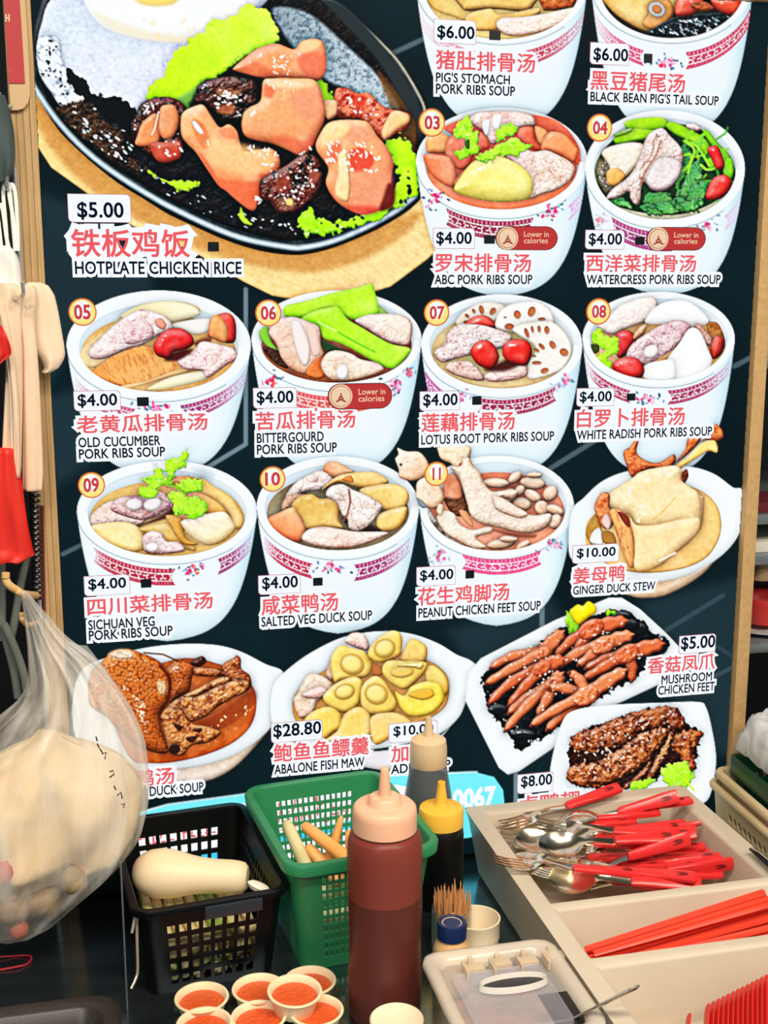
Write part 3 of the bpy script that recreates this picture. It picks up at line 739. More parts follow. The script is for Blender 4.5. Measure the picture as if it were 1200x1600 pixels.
def paint_bowl_cucumber():
    bowl(6, 248, 540, 144, 86, 745, .5, (214, 160, 104), irx=.865, iry=.80, idy=-2)
    fr(90, 440, 4.0)
    P('140,480 170,400 300,300 420,200 500,150 640,125 800,130 890,190 700,300 500,420 220,540', (242, 206, 150), puff=6, sh=.2, ol=.15, drop=0, tex='smooth', amp=.25, ts=14)
    P('400,230 440,180 540,140 680,120 800,135 870,165 885,210 780,240 690,260 560,280', (250, 228, 160), c2=(252, 240, 200), g=40, puff=12, sh=.4, ol=.3)
    P('700,280 750,255 900,230 960,240 940,310 860,330 760,300', (246, 240, 232), puff=8, sh=.4, ol=.3)
    P('200,420 250,370 330,290 420,220 520,175 600,190 680,220 720,290 640,330 520,400 420,430 300,480 210,480', (240, 214, 208), **dict(PORK, ts=7, dc=(180, 110, 110)))
    P('410,290 470,240 560,250 600,300 590,350 480,390 420,380', (228, 186, 186), **dict(PORK, ts=5, dc=(160, 80, 90), drop=0, ol=.1))
    P('610,240 650,230 680,270 660,300 620,280', (222, 140, 120), puff=4, drop=0)
    P('945,300 960,230 1040,195 1090,210 1115,270 1110,370 1060,385 980,360 940,340', (214, 70, 60), **RED)
    P('945,330 960,225 1010,215 1060,290 1050,380 980,360', (240, 150, 96), tex='smooth', amp=.3, ts=10, puff=10, sh=.4, ol=.2, drop=0)
    P('850,380 930,345 960,360 940,390 880,400', (120, 60, 30), puff=3, drop=0, soft=3)
    P('210,570 300,490 420,430 540,400 650,430 800,520 820,560 700,590 500,650 400,655 280,615', (222, 140, 80), c2=(238, 168, 108), g=60, tex='fib', amp=.55, ts=5, ang=65, dc=(180, 90, 40), puff=5, sh=.4, ol=.4)
    P('400,650 560,620 720,560 820,540 800,570 640,610 440,672', (242, 190, 130), puff=5, sh=.3, ol=.2, drop=.1)
    P('560,670 700,600 880,560 960,570 930,610 780,650 640,680', (250, 232, 170), c2=(250, 240, 210), g=0, puff=9, sh=.4, ol=.25)
    P('750,490 840,440 900,375 1000,390 1100,420 1125,480 1060,520 940,600 900,560 790,545', (238, 206, 200), **dict(PORK, ts=8, dc=(180, 96, 96)))
    P('670,490 720,440 800,420 840,430 760,490', (60, 16, 14), puff=3, drop=0, soft=4)
    P('600,400 640,330 700,295 780,295 840,340 850,390 800,425 730,440 690,480 620,460', (206, 44, 44), **RED)
    CLIP[0] = None
    ribbon(248, 540, 144, 86, 118, 212, 16, 22, col=(160, 70, 100), tl=0, fade=(160, 118))
    ribbon(248, 540, 144, 86, 281, 388, 10, 24, col=(128, 40, 90), tr=0, fade=(320, 392))
    flower(245, 638, 56, 18, 8)

def paint_bowl_bittergourd():
    bowl(7, 526, 532, 133, 78, 745, .6, (120, 70, 46), irx=.91, iry=.86, idy=-4)
    fr(380, 440, 4.286)
    P('105,340 160,300 190,400 240,470 200,470 130,400', (120, 190, 60), puff=4)
    P('140,430 260,480 300,580 220,550 150,480', (70, 44, 36), puff=2, drop=0, tex='glaze', amp=.5, ts=8)
    GG = dict(tex='smooth', amp=.3, ts=16, dc=(110, 200, 10), puff=8, sh=.4, ol=.22)
    P('890,160 950,190 970,240 900,250', (150, 190, 90), puff=4)
    P('270,210 290,160 420,130 600,75 760,40 860,12 885,80 905,150 900,225 800,260 720,250 640,200 560,190 420,240 300,240', (158, 232, 40), c2=(170, 240, 60), g=0, **dict(GG, drop=.2))
    P('750,270 790,235 900,215 1060,225 1130,280 1125,380 1090,430 960,400 850,330', (246, 220, 200), **dict(PORK, ts=10, dc=(190, 120, 90), amp=.6))
    P('520,390 640,440 760,500 850,540 760,520 560,470', (30, 60, 34), puff=2, drop=0, soft=4)
    P('370,270 440,210 560,175 640,170 700,250 800,310 900,370 1000,420 1100,440 1120,470 1060,540 1000,582 900,550 760,470 640,410 540,380 500,300', (150, 228, 44), c2=(170, 240, 70), g=60, **GG)
    line('640,340 760,410 880,470', 3, (70, 170, 30), .6, sm=1); line('500,270 560,300 620,330', 3, (200, 250, 150), .6)
    P('170,340 220,260 330,235 430,265 510,310 520,420 540,500 480,560 420,620 330,590 260,520 220,420', (240, 204, 186), c2=(226, 160, 130), g=80, **dict(PORK, ts=10, amp=.5, dc=(190, 110, 90)))
    P('320,275 380,265 420,340 450,440 440,540 400,560 350,450', (242, 222, 216), puff=6, sh=.5, ol=.3, drop=.1)
    P('420,280 490,310 510,400 520,480 470,500 440,400', (232, 190, 176), puff=6, sh=.4, ol=.2, drop=0)
    P('420,620 460,540 530,500 560,560 540,640 480,650', (216, 110, 60), tex='smooth', amp=.5, ts=8, puff=5, drop=0)
    P('520,570 550,490 620,460 720,480 790,520 900,545 940,590 860,630 700,665 580,650', (248, 222, 196), **dict(PORK, ts=9, amp=.6, dc=(210, 130, 90)))
    E(665, 605, 42, 52, (246, 244, 246), puff=6, sh=.5, ol=.3, drop=.2)
    CLIP[0] = None
    ribbon(526, 532, 133, 78, 452, 590, 10, 26, col=(196, 70, 60), tr=0)
    flower(426, 596, 24, 40, 9, rot=60); flower(619, 602, 26, 26, 10, rot=-30); flower(640, 582, 12, 22, 11, al=.6)

def paint_bowl_lotus():
    bowl(8, 784, 540, 126, 80, 745, .6, (196, 166, 120), irx=.895, iry=.84, idy=-4)
    fr(640, 440, 4.286)
    LR = dict(puff=5, sh=.35, ol=.35, tex='smooth', amp=.12, ts=10, dc=(235, 190, 150))
    def holes(l):
        for x, y, a, b, r in l: E(x, y, a, b, (176, 96, 56), rot=r, puff=3, sh=-.5, ol=.5, drop=.1)
    P('310,280 340,220 420,165 520,135 640,165 640,260 600,330 480,330 360,320', (250, 232, 214), **LR)
    holes([(385, 230, 18, 12, 40), (430, 198, 18, 11, 60), (482, 190, 32, 17, 75), (558, 200, 28, 20, -60), (590, 265, 22, 18, 0), (375, 272, 16, 10, 0)])
    P('370,290 420,240 500,225 570,270 580,310 480,330', (222, 64, 52), **RED)
    P('580,310 590,220 640,170 720,140 840,130 920,170 965,240 960,300 860,330 700,340', (252, 244, 236), **LR)
    holes([(722, 222, 30, 24, 70), (818, 202, 36, 26, -70), (885, 252, 26, 12, 0), (668, 303, 32, 24, 0), (640, 240, 10, 6, 0)])
    P('690,330 760,280 880,265 960,270 1040,340 1085,420 1080,500 1020,590 900,640 800,650 790,560 840,440', (252, 240, 226), **LR)
    holes([(785, 345, 36, 14, 70), (822, 320, 24, 10, 80), (868, 318, 24, 12, 85), (920, 325, 28, 18, 80), (885, 435, 28, 14, 45), (958, 425, 30, 20, 60), (1035, 475, 32, 26, 40), (850, 460, 22, 12, 30), (852, 545, 32, 14, 0), (905, 598, 28, 20, -20), (830, 498, 18, 8, 10)])
    P('165,470 240,410 250,350 320,290 440,285 560,310 680,360 660,430 560,460 420,490 300,520 210,540', (240, 214, 208), **dict(PORK, ts=7, amp=.9, dc=(140, 80, 80)))
    P('240,580 270,540 360,530 430,550 500,640 470,665 380,650 290,620', (228, 178, 164), **dict(PORK, ts=8, dc=(130, 60, 50)))
    P('500,640 540,600 640,580 740,550 790,580 770,640 640,668 540,670', (238, 200, 190), **dict(PORK, ts=9, dc=(170, 90, 80)))
    P('500,590 600,540 700,500 760,540 640,600', (60, 22, 20), puff=2, drop=0, soft=5)
    P('410,480 430,420 500,390 560,420 600,500 570,570 520,585 450,550', (214, 48, 40), **RED)
    P('620,470 640,410 700,385 780,395 820,450 805,530 770,565 690,550 640,520', (214, 48, 42), **RED)
    CLIP[0] = None
    ribbon(784, 540, 126, 80, 664, 692, 18, 26, col=(160, 80, 140), tl=0)
    ribbon(784, 540, 126, 80, 746, 869, 5, 24, col=(122, 26, 62))
    flower(718, 622, 24, 40, 12, rot=50); flower(884, 595, 30, 22, 13, al=.5, rot=-30)

def paint_bowl_radish():
    bowl(9, 1029, 530, 119, 74, 745, .6, (206, 160, 110), irx=.905, iry=.86, idy=-3)
    fr(880, 440, 3.75)
    P('840,250 900,240 940,310 945,390 880,450 860,340', (190, 122, 70), puff=3, tex='glaze', amp=.4, ts=8, drop=0)
    P('200,260 270,200 330,140 430,100 520,90 555,130 540,200 470,240 360,280 280,310', (248, 234, 226), **dict(PORK, ts=9, amp=.45, dc=(220, 160, 140)))
    P('480,240 540,150 640,110 740,120 820,180 850,240 740,270 600,250', (250, 250, 252), puff=12, sh=.25, ol=.2)
    P('770,260 800,250 870,330 860,380 800,330', (220, 150, 130), **PORK)
    P('860,390 890,320 940,340 930,420 880,455', (196, 70, 60), **RED)
    P('300,380 310,310 350,285 400,295 430,340 400,400 330,450', (208, 58, 54), **RED)
    P('410,320 440,270 490,250 470,310 420,340', (214, 130, 80), **PORK)
    P('370,440 400,370 480,310 560,260 660,225 740,250 730,310 660,390 580,450 490,490 420,470', (226, 178, 184), **dict(PORK, ts=6, amp=.95, dc=(120, 60, 80)))
    E(515, 410, 46, 38, (246, 236, 240), rot=-30, puff=6, ol=.3)
    P('490,490 560,450 640,400 700,350 690,390 600,460 500,510', (230, 160, 100), puff=3, drop=0)
    P('590,560 600,470 680,360 740,275 800,290 850,400 870,470 820,540 700,580', (250, 251, 253), puff=12, sh=.28, ol=.18)
    P('470,560 480,490 560,465 640,460 660,520 640,575 540,585', (252, 252, 254), puff=9, sh=.3, ol=.18)
    P('285,500 310,460 380,440 440,455 475,510 460,560 390,575 320,545', (212, 58, 54), **RED)
    leafy('165,350 175,290 220,280 260,320 310,325 325,370 300,430 260,450 290,490 270,545 220,520 180,490 195,430 240,410 210,380')
    P('160,370 205,370 210,410 175,420', (50, 60, 20), drop=0, puff=2)
    CLIP[0] = None
    ribbon(1029, 530, 119, 74, 914, 985, 12, 20, col=(140, 50, 80), tl=0, fade=(940, 916))
    ribbon(1029, 530, 119, 74, 1043, 1140, 7, 22, col=(130, 36, 76), tr=0, fade=(1090, 1142))
    flower(1014, 622, 44, 20, 14)

def paint_bowl_sichuan():
    bowl(10, 261, 800, 141, 80, 1002, .5, (222, 174, 112), irx=.88, iry=.84, idy=-2, )
    fr(110, 700, 4.0)
    YE = dict(tex='smooth', amp=.35, ts=14, dc=(206, 140, 70), puff=10, sh=.45, ol=.25, sp=.4)
    P('770,130 830,120 900,160 880,190 800,170', (150, 172, 186), puff=1, sh=0, al=.6, soft=8, drop=0, ol=0)
    P('630,190 720,175 820,200 840,240 740,260 640,230', (240, 150, 90), **YE)
    P('820,190 900,240 1000,300 1050,370 1085,440 1070,500 1020,500 990,420 900,330 810,290', (246, 192, 120), **YE)
    P('760,270 860,300 960,370 980,430 880,420 780,380 720,330', (238, 180, 106), **YE)
    P('120,440 180,370 260,330 400,310 560,270 640,350 600,410 480,450 420,490 280,480 150,500', (232, 196, 178), **dict(PORK, ts=7, dc=(150, 90, 80)))
    P('250,380 300,310 450,300 600,330 620,370 540,420 440,450 320,420', (214, 160, 160), **dict(PORK, ts=5, amp=.9, dc=(140, 70, 80), drop=0))
    P('420,490 500,450 590,410 640,370 690,400 600,440', (70, 34, 26), puff=2, drop=0, soft=3)
    E(400, 353, 54, 38, (246, 232, 236), puff=7, ol=.35); E(514, 352, 58, 42, (246, 234, 238), rot=-15, puff=7, ol=.35)
    P('130,490 200,470 330,460 420,490 460,540 480,620 400,650 280,620 180,560', (252, 214, 146), **YE)
    P('430,510 520,480 620,475 700,540 780,620 760,645 640,600 540,560', (240, 186, 110), **YE)
    P('600,420 700,440 720,560 800,600 700,600 620,480', (214, 150, 76), **YE)
    P('690,470 740,440 860,410 960,400 1010,450 1030,510 960,580 860,610 760,560', (254, 240, 206), c2=(250, 220, 160), g=80, **dict(YE, amp=.15, puff=14))
    P('450,560 500,520 570,530 600,580 680,590 715,640 640,660 520,665 460,640', (236, 200, 196), **dict(PORK, ts=7, dc=(170, 90, 90)))
    E(512, 620, 40, 30, (250, 240, 240), puff=5, ol=.3)
    leafy('445,200 520,170 530,110 580,140 600,190 640,180 630,230 560,240 540,300 480,320 430,300 430,250 480,230', drop=.35)
    leafy('595,90 640,60 690,55 725,10 740,30 725,100 690,130 660,150 640,190 610,190', drop=.2)
    leafy('660,230 740,185 820,200 830,250 770,280 700,270', drop=.35)
    leafy('600,300 640,265 700,280 720,310 790,300 830,330 860,380 820,430 760,440 700,420 650,410 640,350', drop=.4)
    line('610,190 600,230 650,240 720,290', 3, (120, 170, 50), .9, sm=0)
    CLIP[0] = None
    ribbon(261, 800, 141, 80, 146, 274, 9, 26, col=(150, 30, 50), tr=1, tl=1, fade=(170, 140))
    ribbon(261, 800, 141, 80, 340, 392, 8, 26, col=(120, 40, 90), tr=0, fade=(355, 398))
    flower(304, 889, 56, 26, 15, rot=-10)

def paint_bowl_saltedveg():
    bowl(11, 528, 793, 127, 80, 990, .55, (120, 106, 84), irx=.90, iry=.84, idy=-4)
    fr(390, 700, 4.444)
    YE = dict(tex='smooth', amp=.45, ts=12, dc=(196, 130, 60), puff=9, sh=.5, ol=.3, sp=.5)
    P('510,150 540,100 600,95 690,140 720,170 600,210 540,190', (236, 146, 106), c2=(250, 190, 150), g=0, **YE)
    P('250,330 320,240 420,180 490,155 560,190 580,240 500,290 380,310 300,380 260,380', (240, 214, 208), **dict(PORK, ts=9, dc=(130, 90, 80)))
    P('220,400 260,330 330,320 400,330 330,400 240,440', (190, 120, 84), **dict(PORK, dc=(80, 40, 30)))
    P('500,290 600,200 720,170 860,165 960,220 940,260 860,290 740,270 620,240', (240, 184, 110), **YE)
    P('640,220 700,190 720,240', (216, 120, 60), puff=3, drop=0)
    P('760,300 860,260 1000,250 1090,290 1105,360 1060,430 960,440 860,400', (248, 198, 120), **YE)
    P('880,520 900,460 1000,420 1090,410 1085,480 1040,550 960,580 900,570', (246, 194, 116), **YE)
    P('640,500 700,470 900,560 880,580 760,580', (40, 30, 24), puff=2, drop=0, soft=3)
    P('290,410 340,340 430,320 490,350 600,345 630,400 620,500 650,560 520,560 400,570 360,500', (214, 158, 82), c2=(240, 192, 120), g=60, **dict(YE, dc=(150, 96, 36), amp=.6, sp=.9))
    P('530,330 560,270 640,250 720,290 800,320 915,390 915,430 850,520 760,580 690,560 680,500 640,460 600,380', (242, 218, 206), **dict(PORK, ts=8, amp=.8, dc=(150, 100, 84)))
    line('690,290 700,370 680,460 640,520', 3.5, (120, 70, 60), .75, sm=0)
    P('125,490 200,450 300,410 340,460 390,560 370,640 300,650 200,600 140,540', (234, 124, 90), c2=(240, 166, 110), g=-60, tex='smooth', amp=.2, ts=12, puff=10, sh=.4, ol=.3)
    P('360,630 400,570 500,545 620,560 740,580 960,585 900,630 720,690 560,695 420,670', (242, 208, 190), **dict(PORK, ts=9, amp=.6, dc=(190, 110, 90)))
    CLIP[0] = None
    ribbon(528, 793, 127, 80, 413, 488, 12, 24, col=(150, 30, 60), tl=0, fade=(440, 410))
    ribbon(528, 793, 127, 80, 553, 640, 11, 26, col=(126, 40, 90), tr=0, fade=(590, 645))
    flower(519, 886, 50, 22, 16)

def paint_bowl_peanut():
    bowl(12, 776, 792, 121, 80, 978, .55, (226, 134, 108), irx=.90, iry=.87, idy=-4)
    fr(610, 680, 4.0)
    SK = dict(tex='meat', dc=(214, 140, 104), amp=.5, ts=6, puff=9, sh=.5, ol=.4)
    P('330,360 430,300 480,420 500,500 400,500 340,420', (110, 66, 46), puff=3, drop=0, tex='glaze', amp=.5, ts=8)
    P('330,380 340,270 400,240 450,330 440,400 360,400', (214, 130, 100), tex='smooth', amp=.6, ts=8, puff=6)
    def pea(x, y, a, b, r): 
        E(x, y, a, b, (248, 190, 156), c2=(255, 220, 196), g=-60, rot=r, puff=9, sh=.55, ol=.4, sp=.5, drop=.4, tex='smooth', amp=.2, ts=9)
        line([(x-a*.7*np.cos(np.radians(r)), y-a*.7*np.sin(np.radians(r))), (x+a*.7*np.cos(np.radians(r)), y+a*.7*np.sin(np.radians(r)))], 1.2, (206, 130, 100), .5)
    for q in [(660, 300, 90, 32, 2), (780, 265, 50, 32, -40), (890, 300, 80, 42, 5), (900, 250, 50, 20, 0), (1000, 365, 56, 44, -50), (825, 430, 60, 42, 10), (890, 380, 60, 34, 30), (950, 460, 54, 46, 60), (1030, 470, 60, 34, 20), (740, 380, 60, 44, -30), (1030, 540, 40, 50, 30), (810, 345, 36, 30, -50), (690, 680, 90, 34, -8), (830, 690, 50, 26, -30), (740, 650, 60, 24, 0)]: pea(*q)
    P('180,420 230,440 300,540 380,640 470,690 400,690 290,580 220,500', (200, 190, 180), tex='glaze', amp=.6, ts=6, dc=(60, 56, 56), puff=5, sh=.5)
    P('290,520 330,470 400,490 440,560 520,590 600,570 640,580 630,610 540,640 600,700 520,710 420,660 340,610', (246, 222, 190), **SK)
    P('430,470 480,480 520,560 500,570 450,520', (230, 150, 110), puff=3, drop=0)
    # feet that rise over the rim
    cv = CLIP[0]; CLIP[0] = None
    P('30,150 50,120 45,80 100,100 180,105 230,160 240,220 200,270 130,285 60,265 50,210', (248, 226, 200), c2=(240, 180, 140), g=40, **dict(SK, dc=(200, 140, 110)))
    E(66, 184, 9, 9, (40, 24, 16), puff=1, drop=0)
    P('160,350 170,290 230,260 300,300 335,380 320,430 270,460 210,440 165,400', (246, 214, 180), c2=(240, 190, 150), g=30, **SK)
    P('165,390 210,420 230,450 190,450', (120, 130, 140), puff=3, drop=0)
    P('300,430 330,440 320,500 290,480', (246, 220, 180), puff=4)
    P('300,110 310,70 490,66 495,150 480,200 430,230 390,210 380,180 320,150', (248, 214, 160), **dict(SK, ts=5))
    P('415,205 440,170 465,180 450,230 425,235', (196, 70, 50), puff=4, drop=0)
    P('380,200 440,190 450,150 490,140 520,190 560,230 590,300 640,350 740,340 800,350 770,400 700,400 800,470 900,500 1000,490 1000,550 930,600 820,615 680,580 560,550 500,500 480,430 450,330 430,270', (252, 216, 184), c2=(255, 226, 206), g=60, **dict(SK, ts=6, puff=14, sh=.6))
    P('640,380 700,390 780,440 860,490 820,520 740,500 660,460', (244, 206, 180), **dict(SK, puff=9, drop=.3))
    P('640,590 740,600 900,620 880,640 760,630', (120, 60, 44), puff=3, drop=0, soft=4)
    CLIP[0] = None
    ribbon(776, 792, 121, 80, 722, 846, 2, 24, col=(206, 60, 110))
    flower(688, 866, 24, 36, 17, al=.5, rot=50); flower(864, 852, 36, 22, 18, al=.7, rot=-25)

def paint_ginger_duck():
    fr(880, 660, 4.0, 13); CLIP[0] = None
    P('60,700 180,830 300,900 560,960 860,900 980,800 920,900 800,1000 640,1080 520,1098 420,1085 200,1000', (226, 176, 128), c2=(244, 226, 210), g=-50, puff=12, sh=.4, ol=.3, tex='smooth', amp=.3, ts=12)
    P('34,800 50,560 130,470 240,370 380,310 560,280 780,275 940,320 1060,405 1120,430 1115,640 1060,760 940,870 760,960 560,1000 360,985 180,930 80,880', (232, 245, 252), c2=(240, 250, 255), g=30, puff=14, sh=.25, ol=.2, sm=1)
    P('140,680 160,610 260,520 420,420 620,380 820,410 940,490 985,600 975,720 900,840 760,910 560,940 380,925 230,860 150,770', (246, 196, 128), c2=(240, 180, 110), g=80, puff=4, sh=.2, ol=.35, tex='smooth', amp=.25, ts=16, drop=.1)
    P('140,690 170,610 220,570 240,660 250,760 180,770', (176, 130, 70), puff=3, drop=0, tex='smooth', amp=.5, ts=8)
    P('170,750 180,690 230,660 250,760', (236, 238, 236), puff=3, drop=0); P('245,680 310,690 330,760 250,750', (150, 104, 50), puff=3, drop=0)
    DU = dict(tex='smooth', amp=.3, ts=18, dc=(240, 168, 104), puff=22, sh=.42, ol=.3)
    P('850,450 880,480 870,620 840,690 780,760 700,820 600,900 500,930 440,900 420,700 500,500 700,380', (254, 208, 146), **dict(DU, sp=.3))
    BO = dict(tex='glaze', amp=.6, ts=9, dc=(150, 60, 36), puff=7, sh=.6, ol=.5)
    P('375,190 420,150 450,110 470,120 460,190 520,240 600,250 690,200 700,250 640,300 540,290 460,330 425,340 400,280', (222, 120, 72), **BO)
    P('700,250 760,170 780,100 830,90 860,110 800,180 740,230', (206, 110, 60), **BO)
    P('860,120 930,60 950,10 990,40 1000,90 960,120 900,110', (226, 130, 76), **BO)
    P('700,270 780,210 860,130 940,110 965,150 960,190 910,180 840,220 760,270 720,295', (248, 200, 110), **dict(DU, puff=6, ol=.4))
    P('730,330 770,290 782,340 750,390 720,380', (150, 80, 46), puff=3, drop=0, tex='glaze', amp=.5, ts=5)
    P('280,450 360,390 430,350 480,310 600,280 700,270 740,300 740,360 790,400 850,450 860,560 840,680 760,640 560,660 460,640 420,580 350,570 290,520', (255, 214, 156), c2=(255, 214, 156), g=40, **dict(DU, sp=.8))
    P('195,520 240,440 290,450 290,520 320,580 300,660 250,660 215,600', (226, 130, 84), **BO)
    P('240,620 270,570 300,620 280,670', (240, 200, 190), puff=3, drop=0)
    P('290,560 340,540 420,600 440,700 445,880 410,900 360,780 330,680', (232, 160, 100), tex='fib', amp=.7, ts=6, ang=75, dc=(170, 80, 50), puff=6, sh=.4, ol=.3)
    P('340,560 400,580 420,650 390,640', (110, 40, 30), puff=2, drop=0)
    P('420,600 460,640 580,640 760,600 850,600 840,690 740,780 640,870 520,930 445,910 450,760', (255, 210, 150), **dict(DU, ol=.12, drop=.1, puff=14))
    line('600,865 700,815', 3, (255, 246, 220), .8); line('560,610 640,540 700,470', 3, (224, 150, 80), .5, sm=0)
    specks('400,440 520,540 480,700 380,560', (255, 240, 210), 14, r=(1, 3), al=.7)

def paint_duck_soup():
    fr(150, 980, 4.0, 14); CLIP[0] = None
    P('340,860 500,880 760,820 980,690 1080,640 1000,740 860,880 700,960 520,975 340,930', (212, 186, 180), c2=(240, 216, 180), g=-40, puff=10, sh=.4, ol=.3, tex='smooth', amp=.3, ts=12)
    P('-120,330 -60,240 100,180 300,130 520,105 740,110 900,150 1060,230 1170,280 1190,420 1120,560 1080,640 940,760 760,840 560,880 340,900 100,860 -100,740 -150,560 -140,420', (228, 242, 250), c2=(240, 250, 255), g=0, puff=14, sh=.25, ol=.2)
    P('100,400 500,200 800,240 940,320 1000,430 985,580 900,690 760,770 560,830 360,850 200,800', (178, 92, 48), c2=(160, 70, 30), g=80, tex='glaze', amp=.35, ts=20, dc=(226, 130, 70), puff=3, sh=.2, ol=.5, drop=.3)
    P('640,590 760,530 880,440 980,390 1000,450 900,560 760,640', (110, 44, 20), puff=3, drop=0, soft=7, al=.7)
    specks('700,600 980,450 960,600 700,740', (236, 190, 130), 16, r=(.6, 1.6))
    SKN = dict(tex='skin', amp=.75, ts=5, dc=(110, 46, 16), puff=18, sh=.6, sp=.9, ol=.45)
    BO = dict(tex='glaze', amp=.8, ts=8, dc=(104, 42, 20), puff=7, sh=.65, ol=.5, sp=.7)
    P('590,220 660,180 690,215 640,250', (60, 30, 20), **BO)
    P('600,260 700,250 800,270 820,300 720,310 620,300', (186, 104, 56), **BO)
    P('790,240 860,190 880,175 905,200 910,260 960,300 970,360 940,400 880,410 820,340', (170, 96, 54), **dict(BO, ts=6))
    P('420,280 500,200 560,210 610,250 600,320 580,400 520,440 460,470 450,360', (176, 88, 40), **dict(SKN, ts=4))
    P('520,440 640,380 760,320 830,310 840,340 720,390 600,440', (214, 140, 84), **BO)
    P('430,520 520,440 640,430 760,370 880,330 960,340 940,400 860,440 760,500 680,560 560,600 470,580', (202, 128, 74), **dict(BO, ts=7))
    P('400,560 450,500 540,520 600,600 700,620 780,660 700,720 600,740 540,800 460,780 420,640', (190, 116, 64), **dict(BO, ts=7))
    P('480,600 540,620 520,650', (50, 20, 10), drop=0, puff=2); P('560,690 640,680 600,720', (50, 20, 10), drop=0, puff=2); P('600,640 660,630 650,660', (60, 24, 12), drop=0, puff=2)
    E(490, 760, 34, 30, (36, 16, 12), puff=2)
    P('-40,300 40,210 100,150 190,135 280,160 390,210 460,290 470,360 450,460 400,540 410,640 450,780 340,775 200,700 60,560 -40,480', (196, 106, 46), c2=(160, 76, 30), g=70, **SKN)
    P('80,170 150,140 220,150 230,190 150,200', (240, 214, 190), tex='skin', amp=.4, ts=4, puff=4, drop=0, ol=0, soft=5, al=.8)
    P('380,350 430,340 440,400 400,420', (244, 210, 170), puff=3, drop=0, ol=0, soft=4, al=.7, tex='skin', ts=4, amp=.4)
    line('400,240 450,300 466,360 450,460 400,545', 4, (70, 24, 8), .8, sm=0)
    line('300,160 420,170 520,215', 3, (60, 24, 10), .7); specks('140,330 240,480 330,700 300,480', (250, 222, 180), 30, r=(.6, 1.6))

def paint_abalone():
    fr(410, 970, 3.4286, 15); CLIP[0] = None
    P('100,640 560,700 900,640 1010,560 900,680 690,790 640,800 420,760 200,720', (208, 200, 208), c2=(228, 226, 232), g=0, puff=10, sh=.35, ol=.3)
    P('40,480 60,340 130,265 260,170 440,85 640,55 800,70 940,120 1040,180 1120,215 1180,280 1170,370 1100,420 1050,520 940,610 760,660 560,690 340,690 160,640 70,590', (234, 246, 253), c2=(240, 250, 255), g=30, puff=14, sh=.25, ol=.2)
    P('160,460 200,360 340,260 480,180 700,170 880,210 970,270 1000,340 985,450 900,520 760,580 560,640 340,640 200,560', (222, 160, 90), puff=4, sh=.2, ol=.35, tex='smooth', amp=.4, ts=10)
    AB = dict(tex='smooth', amp=.4, ts=12, dc=(226, 158, 60), puff=9, sh=.55, ol=.3, sp=.4)
    PK = dict(PORK, dc=(190, 110, 90), ts=7, amp=.5)
    P('440,110 480,65 540,70 570,120 560,160 490,140', (240, 196, 180), **PK)
    P('340,290 360,220 400,180 430,240 380,320', (236, 190, 150), **PK)
    P('590,230 640,250 640,290 590,290', (190, 110, 60), puff=3)
    def ab(s, cx, cy, rx, ry, r):
        P(s, (253, 208, 112), c2=(250, 196, 96), g=70, **AB)
        E(cx, cy, rx*1.25, ry*1.25, (232, 176, 80), rot=r, puff=5, sh=.4, ol=.2, drop=0)
        E(cx, cy, rx, ry, (254, 222, 136), c2=(250, 206, 110), g=60, rot=r, puff=7, sh=.4, ol=.25, drop=.25)
    P('740,200 780,110 820,98 880,140 875,210 830,240 770,230', (246, 192, 108), **AB)
    P('870,260 920,240 980,290 1000,350 980,400 900,400', (246, 196, 100), **AB)
    ab('365,230 380,170 420,130 480,145 550,165 585,230 570,290 520,310 430,320 385,330', 480, 233, 54, 46, 20)
    ab('565,170 600,110 660,65 710,52 745,80 748,140 730,190 640,225 580,205', 655, 148, 48, 42, -20)
    P('640,270 670,215 760,215 870,220 880,260 830,320 760,368 680,330', (250, 206, 104), **AB)
    E(748, 276, 62, 30, (240, 184, 96), rot=-5, puff=6, drop=.2, ol=.3)
    P('700,240 780,230 860,225 850,260 800,250', (252, 218, 130), **dict(AB, drop=.2))
    P('710,380 760,400 800,350 880,325 950,340 975,400 960,450 900,500 800,515 740,470', (253, 216, 84), **AB)
    P('780,400 830,370 900,365 920,400 860,425', (230, 160, 60), puff=5, drop=.2, ol=.3)
    P('165,430 190,380 240,290 300,285 370,330 380,380 300,430 270,500 200,520', (238, 196, 160), **PK)
    P('215,390 300,350 350,370 330,410 240,415', (236, 186, 170), **PK)
    ab('325,420 350,370 420,320 500,300 540,340 520,440 460,490 380,480', 440, 380, 46, 34, -15)
    ab('525,400 540,340 600,295 650,320 690,380 720,440 690,490 580,505 535,470', 610, 392, 52, 46, 20)
    P('225,530 280,480 360,460 420,500 430,570 380,600 320,640 240,600', (252, 198, 96), **AB)
    P('340,640 400,590 440,500 520,460 580,510 590,600 520,650 420,660', (250, 192, 104), **AB)
    P('580,520 680,490 760,510 800,560 700,620 600,660', (244, 184, 100), **AB)

